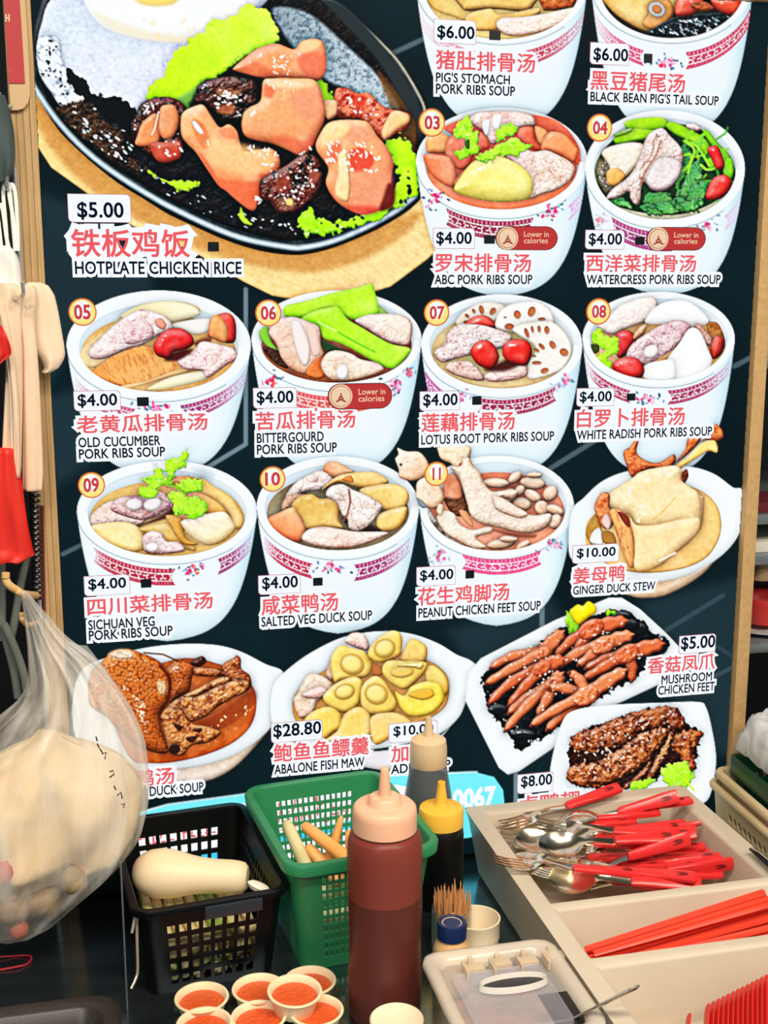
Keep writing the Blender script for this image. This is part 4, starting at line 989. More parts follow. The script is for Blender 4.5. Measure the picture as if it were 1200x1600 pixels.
def paint_feet_plate():
    fr(720, 920, 2.857, 16); CLIP[0] = None
    P('20,500 30,380 90,310 420,140 660,40 720,40 800,90 920,200 985,270 990,340 900,420 600,560 400,720 260,815 210,830 170,800 100,660', (236, 247, 253), c2=(242, 250, 255), g=30, sm=0, puff=12, sh=.25, ol=.18, drop=.25)
    P('95,430 110,370 260,300 440,180 520,140 700,95 780,120 850,190 930,240 900,300 800,380 560,530 420,630 270,715 220,660 130,540', (16, 14, 18), puff=4, sh=.3, ol=.2, drop=.1, tex='glaze', amp=.6, ts=8, dc=(50, 44, 44), frill=4)
    specks('110,440 220,650 330,690 200,560', (225, 235, 240), 30, r=(.6, 1.6))
    for x, y, a, b in [(720, 120, 50, 24), (800, 180, 40, 30), (760, 160, 40, 26), (900, 250, 26, 40), (280, 650, 60, 24), (170, 540, 50, 26)]:
        E(x, y, a, b, (16, 18, 24), puff=7, sh=1.0, sp=1.6, ol=.3)
    leafy('470,130 490,90 520,120 540,150 520,190 480,195', dc=(20, 90, 20)); leafy('640,110 660,90 690,105 670,120')
    P('490,100 520,70 545,75 570,55 600,75 605,105 570,130 530,160 505,140', (252, 214, 30), tex='smooth', amp=.3, ts=7, dc=(240, 160, 0), puff=8, sh=.4)
    FT = dict(tex='ring', amp=.38, ts=3.4, dc=(132, 44, 26), puff=7, sh=.7, sp=.9, ol=.42, drop=.5)
    PM = dict(tex='glaze', amp=.5, ts=7, dc=(140, 46, 26), puff=6, sh=.6, sp=.6, ol=.05, drop=0, soft=2.5)
    fr(740, 930, 3.75)
    def foot(palm, leg, toes, r=58, hi=0):
        c = (226, 122, 82) if hi else (208, 98, 62)
        if leg: limb(palm, ((palm[0]+leg[0])/2, (palm[1]+leg[1])/2-8), leg, 50, 38, c, **FT)
        for via, tip in toes: limb(palm, via, tip, 40, 25, c, **FT)
        for via, tip in toes: E(tip[0], tip[1], 13, 10, (96, 36, 26), puff=3, drop=0, rot=-30, ol=.2)
        E(palm[0], palm[1], r*1.25, r*.85, c, rot=-30, **PM)
    foot((400, 345), (525, 215), [((230, 330), (100, 428)), ((220, 430), (72, 520))], 46, 1)
    foot((690, 200), (895, 150), [((570, 250), (482, 362)), ((640, 290), (560, 380))], 66)
    foot((760, 295), (930, 232), [((600, 320), (470, 438)), ((700, 350), (612, 412))], 62, 1)
    foot((400, 430), (530, 375), [((220, 480), (92, 636)), ((310, 530), (205, 648))], 50)
    foot((470, 520), (520, 460), [((300, 600), (205, 695)), ((320, 620), (185, 796)), ((440, 610), (375, 705))], 50, 1)
    foot((900, 345), (1110, 285), [((770, 370), (655, 432)), ((940, 420), (925, 505)), ((770, 420), (642, 492))], 62)
    foot((660, 590), (890, 440), [((540, 530), (442, 545)), ((520, 700), (430, 790)), ((480, 660), (338, 765)), ((640, 480), (560, 455))], 66, 1)
    specks('130,400 400,250 900,130 1050,280 820,560 340,700', (255, 230, 205), 90, r=(.6, 1.5), ang=-30)

def paint_wings_plate():
    fr(720, 920, 2.857, 17); CLIP[0] = None
    P('395,840 415,720 450,600 500,545 640,520 900,508 1060,505 1095,530 1120,620 1140,760 1120,900 1080,960 960,1000 700,1010 480,1000 400,940', (236, 247, 253), c2=(242, 251, 255), g=30, sm=1, puff=12, sh=.25, ol=.18, drop=.25)
    P('490,690 560,630 700,580 900,530 980,590 1060,640 1050,760 960,820 860,850 720,890 560,880 480,850', (50, 22, 14), puff=4, sh=.3, ol=.2, drop=.2, frill=5, tex='glaze', amp=.6, ts=7)
    W = dict(tex='glaze', amp=.85, ts=8, dc=(84, 34, 16), puff=10, sh=.75, sp=1.2, ol=.5, frill=3)
    P('485,680 510,650 620,610 740,565 860,530 940,525 970,570 940,600 820,640 720,700 640,720 540,735 500,720', (160, 84, 46), **W)
    P('900,560 960,530 990,570 1000,620 940,640', (120, 56, 30), **W)
    P('940,700 970,640 1060,630 1080,660 1040,720 1055,790 1020,825 980,760', (170, 92, 50), **W)
    P('470,840 500,790 600,770 700,720 800,650 900,620 940,640 880,720 800,800 700,850 600,885 500,875', (172, 96, 54), **W)
    P('830,840 880,740 930,650 950,660 910,760 850,850', (206, 136, 86), **dict(W, ts=6, puff=5))
    P('720,890 800,820 850,760 840,820 760,890', (150, 80, 44), **W)
    specks('500,690 940,540 930,620 720,800 520,860', (255, 222, 190), 90, r=(.6, 1.6)); specks('500,700 940,560 900,700 560,860', (44, 14, 10), 50, r=(.8, 2.2))
    leafy('890,810 940,780 1000,765 1020,800 1040,840 990,900 960,910 910,860', dc=(100, 210, 10), amp=.25); leafy('760,880 820,845 870,855 840,880 780,900', dc=(100, 210, 10), amp=.25)
    line('1000,850 1040,900', 3, (180, 240, 40))

def paint_phone_label():
    fr(0, 0, 1, 18); CLIP[0] = None
    P('600,1213 680,1208 745,1207 772,1214 786,1234 789,1262 789,1300 600,1330 230,1352 205,1352 210,1270 262,1258 380,1242 480,1228', (112, 222, 246), c2=(96, 214, 240), g=80, sm=0, puff=2, sh=.15, ol=.12, drop=.2)
    line('230,1266 262,1257 380,1241 480,1227 600,1212 745,1206', 3, (214, 244, 252), .9)
    P('205,1282 330,1262 520,1236 620,1226 640,1230 640,1262 520,1288 350,1325 240,1338 205,1342', (246, 248, 255), sm=0, puff=.1, sh=0, ol=0, drop=0)
    P('205,1342 240,1338 350,1325 520,1288 660,1262 660,1300 330,1352 205,1352', (70, 176, 232), sm=0, puff=.1, sh=0, ol=0, drop=0)
    P('410,1330 520,1300 640,1275 640,1300 520,1330 420,1352', (244, 246, 252), sm=0, puff=.1, sh=0, ol=0, drop=0)

def paint_all():
    for f in (paint_ground, paint_hotplate, paint_bowls_top, paint_bowl_abc, paint_bowl_watercress, paint_bowl_cucumber, paint_bowl_bittergourd, paint_bowl_lotus, paint_bowl_radish,
              paint_bowl_sichuan, paint_bowl_saltedveg, paint_bowl_peanut, paint_ginger_duck, paint_duck_soup, paint_abalone, paint_feet_plate, paint_wings_plate, paint_phone_label):
        f()
        CLIP[0] = None
    # grain and crispness of the printed photographs
    X, Y = np.meshgrid(GX, GY); k = (OWN > 0)[..., None]
    wht = smooth(225, 245, IMG.min(2))[..., None]
    IMG[:] = np.where(k, IMG*(1+(.09*fbm(X, Y, 5, 31, 3)+.04*fbm(X, Y, 16, 41, 2))[..., None]*(1-wht)*FOOD[..., None]), IMG)
    def blur(a, n):
        for ax in (0, 1):
            c = np.cumsum(np.concatenate([np.repeat(np.take(a, [0], ax), n+1, ax), a, np.repeat(np.take(a, [-1], ax), n, ax)], ax), ax)
            L = a.shape[ax]; a = (np.take(c, range(2*n+1, 2*n+1+L), ax)-np.take(c, range(L), ax))/(2*n+1)
        return a
    f = IMG.astype(np.float64)
    IMG[:] = np.clip(np.where(k, f+.45*(f-blur(blur(f, 2), 2))+.25*(f-blur(blur(f, 7), 7))*FOOD[..., None], f), 0, 255)
    # the print's own tone: bright, saturated food on near-black
    v = np.clip(IMG/255, 0, 1); k = (OWN > 0)[..., None]
    g = v.mean(2, keepdims=True)
    v2 = np.clip(g+(v-g)*1.14, 0, 1)**.74; v2 = .35*v2+.65*v2*v2*(3-2*v2)
    IMG[:] = np.where(k, v2, v)*255
# ------------------------------------------------------------------ the menu board
board = thing('menu_board', (.43, .02, ZC), 'tall backlit menu board in a light wooden frame, full of soup and duck dish pictures', 'menu board')
bl, br = aty(61, 250)[0], aty(1169.5, 600)[0]
ZB, ZT = ZC+.004, 2.02
MB().box((bl-.01, .0025, ZB), (br+.01, .035, ZT)).build('backing_panel', mat('board_casing', (24, 30, 34), .6), board, smooth=False)

paint_all()
m = bpy.data.materials.new('backlit_print'); m.use_nodes = True; nt = m.node_tree; b = nt.nodes['Principled BSDF']
at = nt.nodes.new('ShaderNodeAttribute'); at.attribute_name = 'print'
b.inputs['Base Color'].default_value = (.002, .004, .005, 1); b.inputs['Roughness'].default_value = .32; b.inputs['Specular IOR Level'].default_value = .03
nt.links.new(at.outputs['Color'], b.inputs['Emission Color']); b.inputs['Emission Strength'].default_value = 1.0
M_PRINT = m

def print_points():
    X, Y = np.meshgrid(GX, GY)
    d = FWD*F_PX+_r*(X[..., None]-600)+UPV*(800-Y[..., None])
    return CAM+d*((0-CAM[1])/d[..., 1])[..., None]
PP = print_points()
_cell = OWN[:-1, :-1]
_mx = (PP[:-1, :-1, 0] > bl) & (PP[1:, 1:, 0] < br) & (PP[1:, 1:, 2] > ZB) & (PP[:-1, :-1, 2] < ZT)
def print_mesh(name, own, parent, label=None):
    jj, ii = np.nonzero((_cell == own) & _mx)
    q = np.stack([jj*NW+ii, (jj+1)*NW+ii, (jj+1)*NW+ii+1, jj*NW+ii+1], 1)
    used, inv = np.unique(q, return_inverse=True); inv = inv.reshape(-1, 4)
    V = PP.reshape(-1, 3)[used]-np.array(board.location)
    me = bpy.data.meshes.new(name); me.vertices.add(len(V)); me.vertices.foreach_set('co', V.ravel())
    n = len(inv); me.loops.add(n*4); me.polygons.add(n)
    me.loops.foreach_set('vertex_index', inv.ravel().astype(np.int32)); me.polygons.foreach_set('loop_start', np.arange(n, dtype=np.int32)*4)
    me.update(calc_edges=True)
    ca = me.color_attributes.new('print', 'BYTE_COLOR', 'POINT')
    c = np.ones((len(used), 4), np.float32); c[:, :3] = np.clip(IMG.reshape(-1, 3)[used]/255, 0, 1)
    ca.data.foreach_set('color_srgb', c.ravel())
    me.materials.append(M_PRINT)
    o = bpy.data.objects.new(name, me); COL.objects.link(o); o.parent = parent
    if label: o['label'] = label
    return o
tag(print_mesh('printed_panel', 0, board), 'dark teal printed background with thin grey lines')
DISH = {}
for k, l in [(1, 'hotplate chicken with rice, egg and lettuce'), (2, 'white bowl of pig stomach soup'), (3, 'white bowl of black bean soup with tail'), (4, 'white bowl with potato and carrot'),
             (5, 'white bowl with watercress and red dates'), (6, 'white bowl with old cucumber and red date'), (7, 'white bowl with long green bittergourd'), (8, 'white bowl with lotus root slices and two red dates'),
             (9, 'white bowl with white radish and coriander'), (10, 'white bowl with coriander on top, numbered 09'), (11, 'white bowl with duck and salted vegetable'), (12, 'white bowl with peanuts and pale chicken feet'),
             (13, 'white dish of yellow ginger duck leg'), (14, 'white dish of brown duck in gravy'), (15, 'white plate of yellow abalone'), (16, 'white plate of glossy brown chicken feet'), (17, 'white plate of braised duck wings'), (18, 'cyan and white telephone strip')]:
    DISH[k] = print_mesh('dish_picture' if k < 18 else 'phone_strip', k, board, l)

def em(name, c, es=1.0):
    return mat(name, (6, 6, 6), .35, spec=.25, emit=c, es=es)
M_HALO = em('print_white', (246, 250, 255)); M_RED = em('print_red', (238, 92, 98)); M_INK = em('print_ink', (8, 22, 38)); M_DRED = em('print_dark_red', (206, 62, 66))
M_PILL = em('print_pill_red', (190, 50, 50)); M_CREAM = em('print_cream', (240, 208, 170)); M_YEL = em('print_yellow', (255, 232, 130)); M_ORG = em('print_orange', (224, 112, 56)); M_BLK = em('print_black', (10, 20, 26))
M_PINK = em('print_pink_line', (196, 130, 150)); M_CYAN = em('print_blue', (60, 130, 200)); M_MAR = em('print_maroon', (150, 40, 40))
FONT_CACHE = {}
def glyphs(body, bev):
    k = (body, round(bev, 4))
    if k in FONT_CACHE: return FONT_CACHE[k]
    c = bpy.data.curves.new('lettering', 'FONT'); c.body = body; c.bevel_depth = bev; c.bevel_resolution = 1; c.resolution_u = 3; c.space_character = 1.02
    o = bpy.data.objects.new('lettering', c); COL.objects.link(o)
    dg = bpy.context.evaluated_depsgraph_get(); me = bpy.data.meshes.new_from_object(o.evaluated_get(dg))
    V = np.zeros(len(me.vertices)*3); me.vertices.foreach_get('co', V); Fc = [tuple(p.vertices) for p in me.polygons]
    FONT_CACHE[k] = (V.reshape(-1, 3), Fc)
    bpy.data.objects.remove(o); bpy.data.curves.remove(c); bpy.data.meshes.remove(me)
    return FONT_CACHE[k]
def lettering(mb, body, x0, y0, x1, h, mi, halo=None, off=0.0, hal=.0022, lay=1):
    """body fitted on the board between two photo x, on baseline y0, glyph height h (photo px)"""
    V, Fc = glyphs(body, 0)
    p0, p1, pt = aty(x0, y0), aty(x1, y0), aty(x0, y0-h)
    W, Hh = p1[0]-p0[0], pt[2]-p0[2]
    x_, y_ = V[:, 0].min(), V[:, 1].min(); sx, sy = W/(V[:, 0].max()-x_), Hh/(V[:, 1].max()-y_)
    def put(Vv, y, mi_): mb.add(np.stack([p0[0]+(Vv[:, 0]-x_)*sx, np.full(len(Vv), y), p0[2]+(Vv[:, 1]-y_)*sy], 1), Fcc, mi_)
    if halo is not None:
        Vh, Fcc = glyphs(body, hal/((sx+sy)/2)); put(Vh, -.0004*lay, halo)
    if off: V, Fc = glyphs(body, off)
    Fcc = Fc; put(V, -.0004*lay-.0004, mi)
def rrect(mb, x0, y0, x1, y1, r, mi, lay, corners=(1, 1, 1, 1)):
    """rounded label; photo px, corners ordered bottom-left, bottom-right, top-right, top-left"""
    a = aty((x0+x1)/2, (y0+y1)/2); w = (aty(x1, (y0+y1)/2)[0]-aty(x0, (y0+y1)/2)[0])/2; h = (aty((x0+x1)/2, y0)[2]-aty((x0+x1)/2, y1)[2])/2
    r *= .00088; o = []
    for (sx, sz, a0), on in zip([(-1, -1, 180), (1, -1, 270), (1, 1, 0), (-1, 1, 90)], corners):
        q = r if on else r*.12
        for k in range(6):
            t = math.radians(a0+k*18); o.append((a[0]+sx*(w-q)+q*math.cos(t), -.0004*lay, a[2]+sz*(h-q)+q*math.sin(t)))
    mb.add(o, [tuple(range(len(o)))], mi)
def disc(mb, x, y, r, mi, lay, n=28):
    a = aty(x, y); q = aty(x+r, y)[0]-a[0]
    mb.add([(a[0]+q*math.cos(t), -.0004*lay, a[2]+q*math.sin(t)) for t in np.arange(n)/n*2*np.pi], [tuple(range(n))], mi)
def price(own, box, s, t):
    mb = MB(); x0, y0, x1, y1 = box
    rrect(mb, x0-.8, y0-.8, x1+.8, y1+.8, 6, 1, 3, (1, 0, 1, 0)); rrect(mb, x0, y0, x1, y1, 6, 0, 4, (1, 0, 1, 0))
    lettering(mb, s, t[0], t[3], t[2], t[3]-t[1], 2, off=.022, lay=5)
    return mb.build('price_tag', [M_HALO, M_PINK, M_INK], DISH[own], smooth=False)
def caption(own, cn, cb, lines):
    mb = MB()
    if cn: lettering(mb, cn, cb[0], cb[3], cb[2], cb[3]-cb[1], 1, halo=0, off=.018, hal=.0072 if own == 1 else .0042, lay=2)
    for s, x0, yb, x1, h in lines: lettering(mb, s, x0, yb, x1, h, 2, halo=0, off=.019, hal=.0040, lay=2)
    return mb.build('caption', [M_HALO, M_RED, M_INK], DISH[own], smooth=False)
def square(own, x0, y0, x1, y1):
    mb = MB(); rrect(mb, x0, y0, x1, y1, 1, 0, 2); return mb.build('black_square', M_BLK, DISH[own], smooth=False)
def number(own, s, x, y, r):
    mb = MB(); disc(mb, x, y, r+1.2, 0, 6); disc(mb, x, y, r-1, 1, 7); disc(mb, x, y-r*.25, r*.62, 2, 8)
    lettering(mb, s, x-r*(.34 if s == '11' else .58), y+r*.52, x+r*(.34 if s == '11' else .58), r*1.04, 3, halo=2, off=.03, hal=.0012, lay=9)
    return mb.build('number_badge', [M_ORG, M_YEL, M_HALO, M_DRED], DISH[own], smooth=False)
def pill(own, x0, y0, x1, y1):
    mb = MB(); rrect(mb, x0-1, y0-1, x1+1, y1+1, 19, 3, 6); rrect(mb, x0, y0, x1, y1, 18, 0, 7)
    r = (y1-y0)/2; cx, cy = x0+r, (y0+y1)/2
    disc(mb, cx, cy, r-1, 1, 8); disc(mb, cx, cy, r-3.2, 2, 9); disc(mb, cx, cy, r-4, 1, 10)
    for i, w in enumerate((2, 5, 8.5)):       # stacked chevrons inside the roundel
        y = cy-6+i*4.5; a = [aty(cx-w, y+5), aty(cx, y), aty(cx+w, y+5), aty(cx+w*.8, y+6.5), aty(cx, y+3.2), aty(cx-w*.8, y+6.5)]
        mb.add([(p[0], -.0004*11, p[2]) for p in a], [(0, 1, 4, 5), (1, 2, 3, 4)], 2)
    h = (y1-y0); xs = x0+h*1.22
    lettering(mb, 'Lower in', xs, y0+h*.44, xs+h*1.08, h*.24, 1, off=.01, lay=8); lettering(mb, 'calories', xs, y0+h*.72, xs+h*1.04, h*.24, 1, off=.01, lay=8)
    return mb.build('health_badge', [M_PILL, M_CREAM, M_MAR, M_BLK], DISH[own], smooth=False)

price(1, (107, 304, 204, 347), '$5.00', (122, 316, 193, 343)); caption(1, '铁板鸡饭', (113, 358, 296, 401), [('HOTPLATE CHICKEN RICE', 118, 428, 377, 19.5)]); square(1, 324.5, 378, 342, 393)
price(2, (678, 32, 743, 68), '$6.00', (683, 40, 740, 62)); caption(2, '猪肚排骨汤', (681, 78, 835, 108), [("PIG'S STOMACH", 681, 128, 796, 15), ('PORK RIBS SOUP', 681, 146, 804, 15)]); square(2, 764, 48, 782, 63)
price(3, (922, 68, 982, 101), '$6.00', (926.5, 75, 979.5, 97)); caption(3, '黑豆猪尾汤', (922.5, 110, 1069, 140), [("BLACK BEAN PIG'S TAIL SOUP", 922, 158, 1122, 15)]); square(3, 1005.5, 84, 1019, 98.5)
price(4, (677, 357, 741, 388), '$4.00', (681.5, 362.5, 735.7, 383.5)); caption(4, '罗宋排骨汤', (680, 396, 828.5, 425), [('ABC PORK RIBS SOUP', 679, 444, 831, 14.5)]); square(4, 756, 368, 773, 381); pill(4, 774, 354.5, 870, 390); number(4, '03', 674, 192, 19.5)
price(5, (914.5, 360, 974.5, 389), '$4.00', (919, 364.5, 970, 384.5)); caption(5, '西洋菜排骨汤', (915.5, 397.5, 1086, 424.5), [('WATERCRESS PORK RIBS SOUP', 916, 444, 1124.5, 14.5)]); square(5, 992, 370, 1007, 382.5); pill(5, 1009.5, 356, 1101, 390.5); number(5, '04', 935.7, 200, 18.5)
price(6, (116, 611, 188, 641), '$4.00', (122.5, 616, 183, 637)); caption(6, '老黄瓜排骨汤', (121, 650, 324, 677), [('OLD CUCUMBER', 123, 699, 250.5, 15), ('PORK RIBS SOUP', 124, 717, 258, 15)]); square(6, 214, 620.5, 232.5, 634.5); number(6, '05', 129, 487.5, 21)
price(7, (396, 606, 463, 637), '$4.00', (401.5, 611.5, 457.7, 632.5)); caption(7, '苦瓜排骨汤', (400, 644, 554.5, 672), [('BITTERGOURD', 401.5, 692, 505.5, 15), ('PORK RIBS SOUP', 401.7, 710, 526, 15)]); pill(7, 512.5, 599.5, 611.5, 638); number(7, '06', 419, 489, 19.5)
price(8, (656, 611.5, 717.5, 640.5), '$4.00', (661, 616, 713.7, 636.5)); caption(8, '莲藕排骨汤', (658.7, 646.5, 803, 675), [('LOTUS ROOT PORK RIBS SOUP', 658, 694.5, 864.7, 14.5)]); square(8, 737.5, 619, 752, 632.5); number(8, '07', 681.5, 488.5, 18.7)
price(9, (901, 606.7, 958.7, 634), '$4.00', (905, 612, 954, 630)); caption(9, '白罗卜排骨汤', (901, 640, 1068, 668.5), [('WHITE RADISH PORK RIBS SOUP', 901, 687, 1111, 14.2)]); square(9, 979, 614.7, 992.5, 626); number(9, '08', 934, 486.7, 18)
price(10, (132, 899, 202.5, 929), '$4.00', (139, 904.5, 197, 923)); caption(10, '四川菜排骨汤', (137.5, 935, 332.5, 962), [('SICHUAN VEG', 138.7, 984, 242, 15), ('PORK RIBS SOUP', 139.5, 1000.5, 270, 15)]); square(10, 220, 904.5, 236.5, 918); number(10, '09', 143, 757.5, 20)
price(11, (404, 898, 469, 927), '$4.00', (410, 902, 464.7, 922.5)); caption(11, '咸菜鸭汤', (409, 932, 527.7, 961), [('SALTED VEG DUCK SOUP', 408.7, 979, 581, 14.8)]); square(11, 489, 902.5, 504, 915); number(11, '10', 425.5, 748, 19)
price(12, (651, 885, 711, 914), '$4.00', (656, 891, 707, 909)); caption(12, '花生鸡脚汤', (653, 918.5, 794.5, 946), [('PEANUT CHICKEN FEET SOUP', 653.7, 965, 843.7, 14.5)]); square(12, 727, 891, 740.7, 903.7); number(12, '11', 681, 740, 17.5)
price(13, (894.5, 851, 966, 878), '$10.00', (900.5, 857, 960, 873)); caption(13, '姜母鸭', (895.5, 887, 974.5, 912.5), [('GINGER DUCK STEW', 895, 929, 1022.5, 13)])
caption(14, '鸭汤', (212, 1203, 272.5, 1229), [('DUCK SOUP', 234.5, 1243.5, 318, 14.5)])
price(15, (424, 1127, 503, 1157), '$28.80', (427.5, 1132, 501, 1154)); caption(15, '鲍鱼鱼鳔羹', (428, 1163, 575.7, 1191), [('ABALONE FISH MAW', 429, 1209.5, 569, 14.5)])
price(15, (607.7, 1128, 682.7, 1157), '$10.00', (614.7, 1134.5, 676, 1151.5)); caption(15, '加汤', (611, 1166, 668, 1191), [('ADD SOUP', 611, 1209, 703, 14)])
price(16, (1061, 992, 1117, 1019), '$5.00', (1063, 995.5, 1115, 1017)); caption(16, '香菇凤爪', (1011.5, 1028, 1115, 1053), [('MUSHROOM', 1033, 1069, 1111, 13.5), ('CHICKEN FEET', 1028, 1085.5, 1115, 13.5)])
price(17, (808.5, 1208, 863.5, 1237), '$8.00', (813.5, 1212.5, 861, 1231.5)); caption(17, '卤鸭翅', (812, 1244, 905, 1270), [])
mb = MB(); lettering(mb, '0067', 708, 1264, 772, 29, 1, halo=0, off=.05, hal=.0016, lay=3)
mb.build('phone_number', [M_CYAN, M_HALO], DISH[18], smooth=False)
mb = MB(); rs = np.random.RandomState(3)
for i in range(34):        # unreadable red strokes seen only through the baskets
    x = 214+i*11.6; yb = 1332-(x-210)*.145
    for k in range(6):
        y = yb-rs.uniform(2, 40); w, h = (rs.uniform(5, 9), 2.2) if k % 2 else (2.2, rs.uniform(6, 14))
        x_ = x+rs.uniform(0, 4); rrect(mb, x_, y-h, x_+w, y, .5, 0, 2)
mb.build('red_strokes', M_RED, DISH[18], smooth=False)

M_WOOD = mat('light_wood', (204, 170, 120), .55, noise=(30, (178, 142, 94), .38, .72, (9, 9, .35)))
M_WOOD2 = mat('light_board', (206, 170, 116), .6, noise=(140, (190, 154, 102), .3, .7, (1, 1, 1)))
lx = bl-.0005
mb = MB()
for k in range(4): mb.box((lx-.031+k*.0079, -.012+(.0007 if k in (1, 2) else 0), ZC), (lx-.031+k*.0079+.0077, .03, 2.04), bev=.0008, seg=1)
mb.build('frame_post', M_WOOD, board)
MB().box((br+.0005, -.012, ZC), (br+.021, .03, 2.04), bev=.001).build('frame_post', M_WOOD2, board)
MB().box((lx-.031, -.012, 2.0201), (br+.021, .03, 2.05), bev=.001).build('frame_rail', M_WOOD, board)
# ------------------------------------------------------------------ counter
M_STEEL_D = mat('dark_steel', (140, 156, 164), .17, metal=.95, noise=(6, (112, 126, 134), .3, .7, (1, 8, 1)))
M_BLACK = mat('black_plastic', (6, 8, 10), .38, spec=.45)
ct = thing('counter', (.4, -.45, 0), 'dark steel stall counter that the baskets, bottles and trays stand on', 'counter')
MB().box((-1.1, -.98, ZC-.035), (1.7, .30, ZC), bev=.003).build('worktop', M_STEEL_D, ct)
MB().box((-1.05, -.92, .0), (1.65, .28, ZC-.0355)).build('cabinet', mat('cabinet_grey', (60, 66, 68), .5), ct, smooth=False)

# ------------------------------------------------------------------ perforated baskets
def basket(root, w, l, h, r, t, taper, mats, cols_w, cols_l, rows, vr, bar=.45, rounded=False, rimh=.008, rimo=.007, name='wall'):
    """open basket standing on its frame's origin: w along x, l along y"""
    hw, hl = w/2, l/2; segs = []
    def side(p0, p1, ncols, nrm):
        L = np.linalg.norm(np.array(p1)-p0); m = .10
        us = [0.0] if ncols == 0 else [0, m]
        if ncols:
            cell = (1-2*m)/(ncols+(ncols-1)*bar) if not rounded else (1-2*m)/ncols
            u = m; kinds = [0]
            for i in range(ncols):
                u += cell; us.append(u); kinds.append(1)
                if i < ncols-1 and not rounded: u += cell*bar; us.append(u); kinds.append(0)
            kinds.append(0)
        else: kinds = [0]
        for a, k in zip(us, kinds): segs.append((np.array(p0)+(np.array(p1)-p0)*a, np.array(nrm, float), k))
    def corner(c, a0):
        for k in range(5):
            a = math.radians(a0+k*18+.01); n = np.array([math.cos(a), math.sin(a)]); segs.append((np.array(c)+r*n, n, 0))
    side((-hw+r, -hl), (hw-r, -hl), cols_w, (0, -1)); corner((hw-r, -hl+r), 270)
    side((hw, -hl+r), (hw, hl-r), cols_l, (1, 0)); corner((hw-r, hl-r), 0)
    side((hw-r, hl), (-hw+r, hl), cols_w, (0, 1)); corner((-hw+r, hl-r), 90)
    side((-hw, hl-r), (-hw, -hl+r), cols_l, (-1, 0)); corner((-hw+r, -hl+r), 180)
    vs = [0, vr[0]]; vk = [0]
    cell = (vr[1]-vr[0])/(rows+(rows-1)*bar) if not rounded else (vr[1]-vr[0])/rows
    v = vr[0]
    for j in range(rows):
        v += cell; vs.append(v); vk.append(1)
        if j < rows-1 and not rounded: v += cell*bar; vs.append(v); vk.append(0)
    vs.append(1.0); vk.append(0)
    def fn(u, v):
        p, n, _ = segs[int(round(u)) % len(segs)] if abs(u-round(u)) < 1e-4 else (None, None, None)
        if p is None:
            i = int(math.floor(u)); a, b_ = segs[i], segs[(i+1) % len(segs)]; f = u-i; p = a[0]*(1-f)+b_[0]*f; n = a[1]
        s = taper+(1-taper)*v
        return np.array([p[0]*s, p[1]*s, v*h]), np.array([n[0], n[1], 0])
    mb = MB(); perf(mb, fn, list(range(len(segs))), vs, lambda i, j: segs[i][2] and vk[j], t, closed=True, rounded=rounded)
    mb.build(name, mats[0], root, angle=30)
    mb = MB(); P = []
    for (a, b_) in [(-t, h-rimh), (rimo, h-rimh), (rimo+.001, h-.002), (rimo-.001, h+.001), (-t+.001, h+.001), (-t-.0005, h-.001)]:
        P.append([(p[0]+n[0]*a, p[1]+n[1]*a, b_) for p, n, _ in segs])
    P.append(P[0]); mb.grid(np.array(P), closed=True)
    mb.build('rim', mats[1], root, angle=50)
    mb = MB(); q = [(p[0]*taper-n[0]*t*.5, p[1]*taper-n[1]*t*.5, .0005) for p, n, _ in segs]; mb.prism(q, (0, 0, .003)); mb.build('base', mats[0], root, smooth=False)

# black basket
M_BB = mat('black_basket_plastic', (5, 8, 11), .40, spec=.25)
BBm = rot_frame((.0912, -.139, ZC+.0005), 6.0)
bb = local_thing('plastic_basket', BBm, 'black open-weave plastic basket holding a pale squash on cut stalks', 'basket')
basket(bb, .178, .252, .122, .018, .0025, .86, (M_BB, M_BB), 8, 12, 5, (.10, .78), bar=.55)
MB().box((-.012, -.137, .103), (.058, -.1285, .119), bev=.002).build('handle_tab', mat('black_tab', (40, 46, 54), .35), bb)
# green basket
M_GB = mat('green_basket_plastic', (44, 138, 88), .42, spec=.5, sss=.15)
GBm = rot_frame((.279, -.143, ZC+.0005), 6.0)
gb = local_thing('plastic_basket', GBm, 'green perforated plastic basket holding carrot pieces, behind the brown sauce bottle', 'basket')
basket(gb, .186, .236, .156, .022, .0025, .80, (M_GB, M_GB), 14, 16, 10, (.10, .86), bar=.5, rimh=.013, rimo=.008)

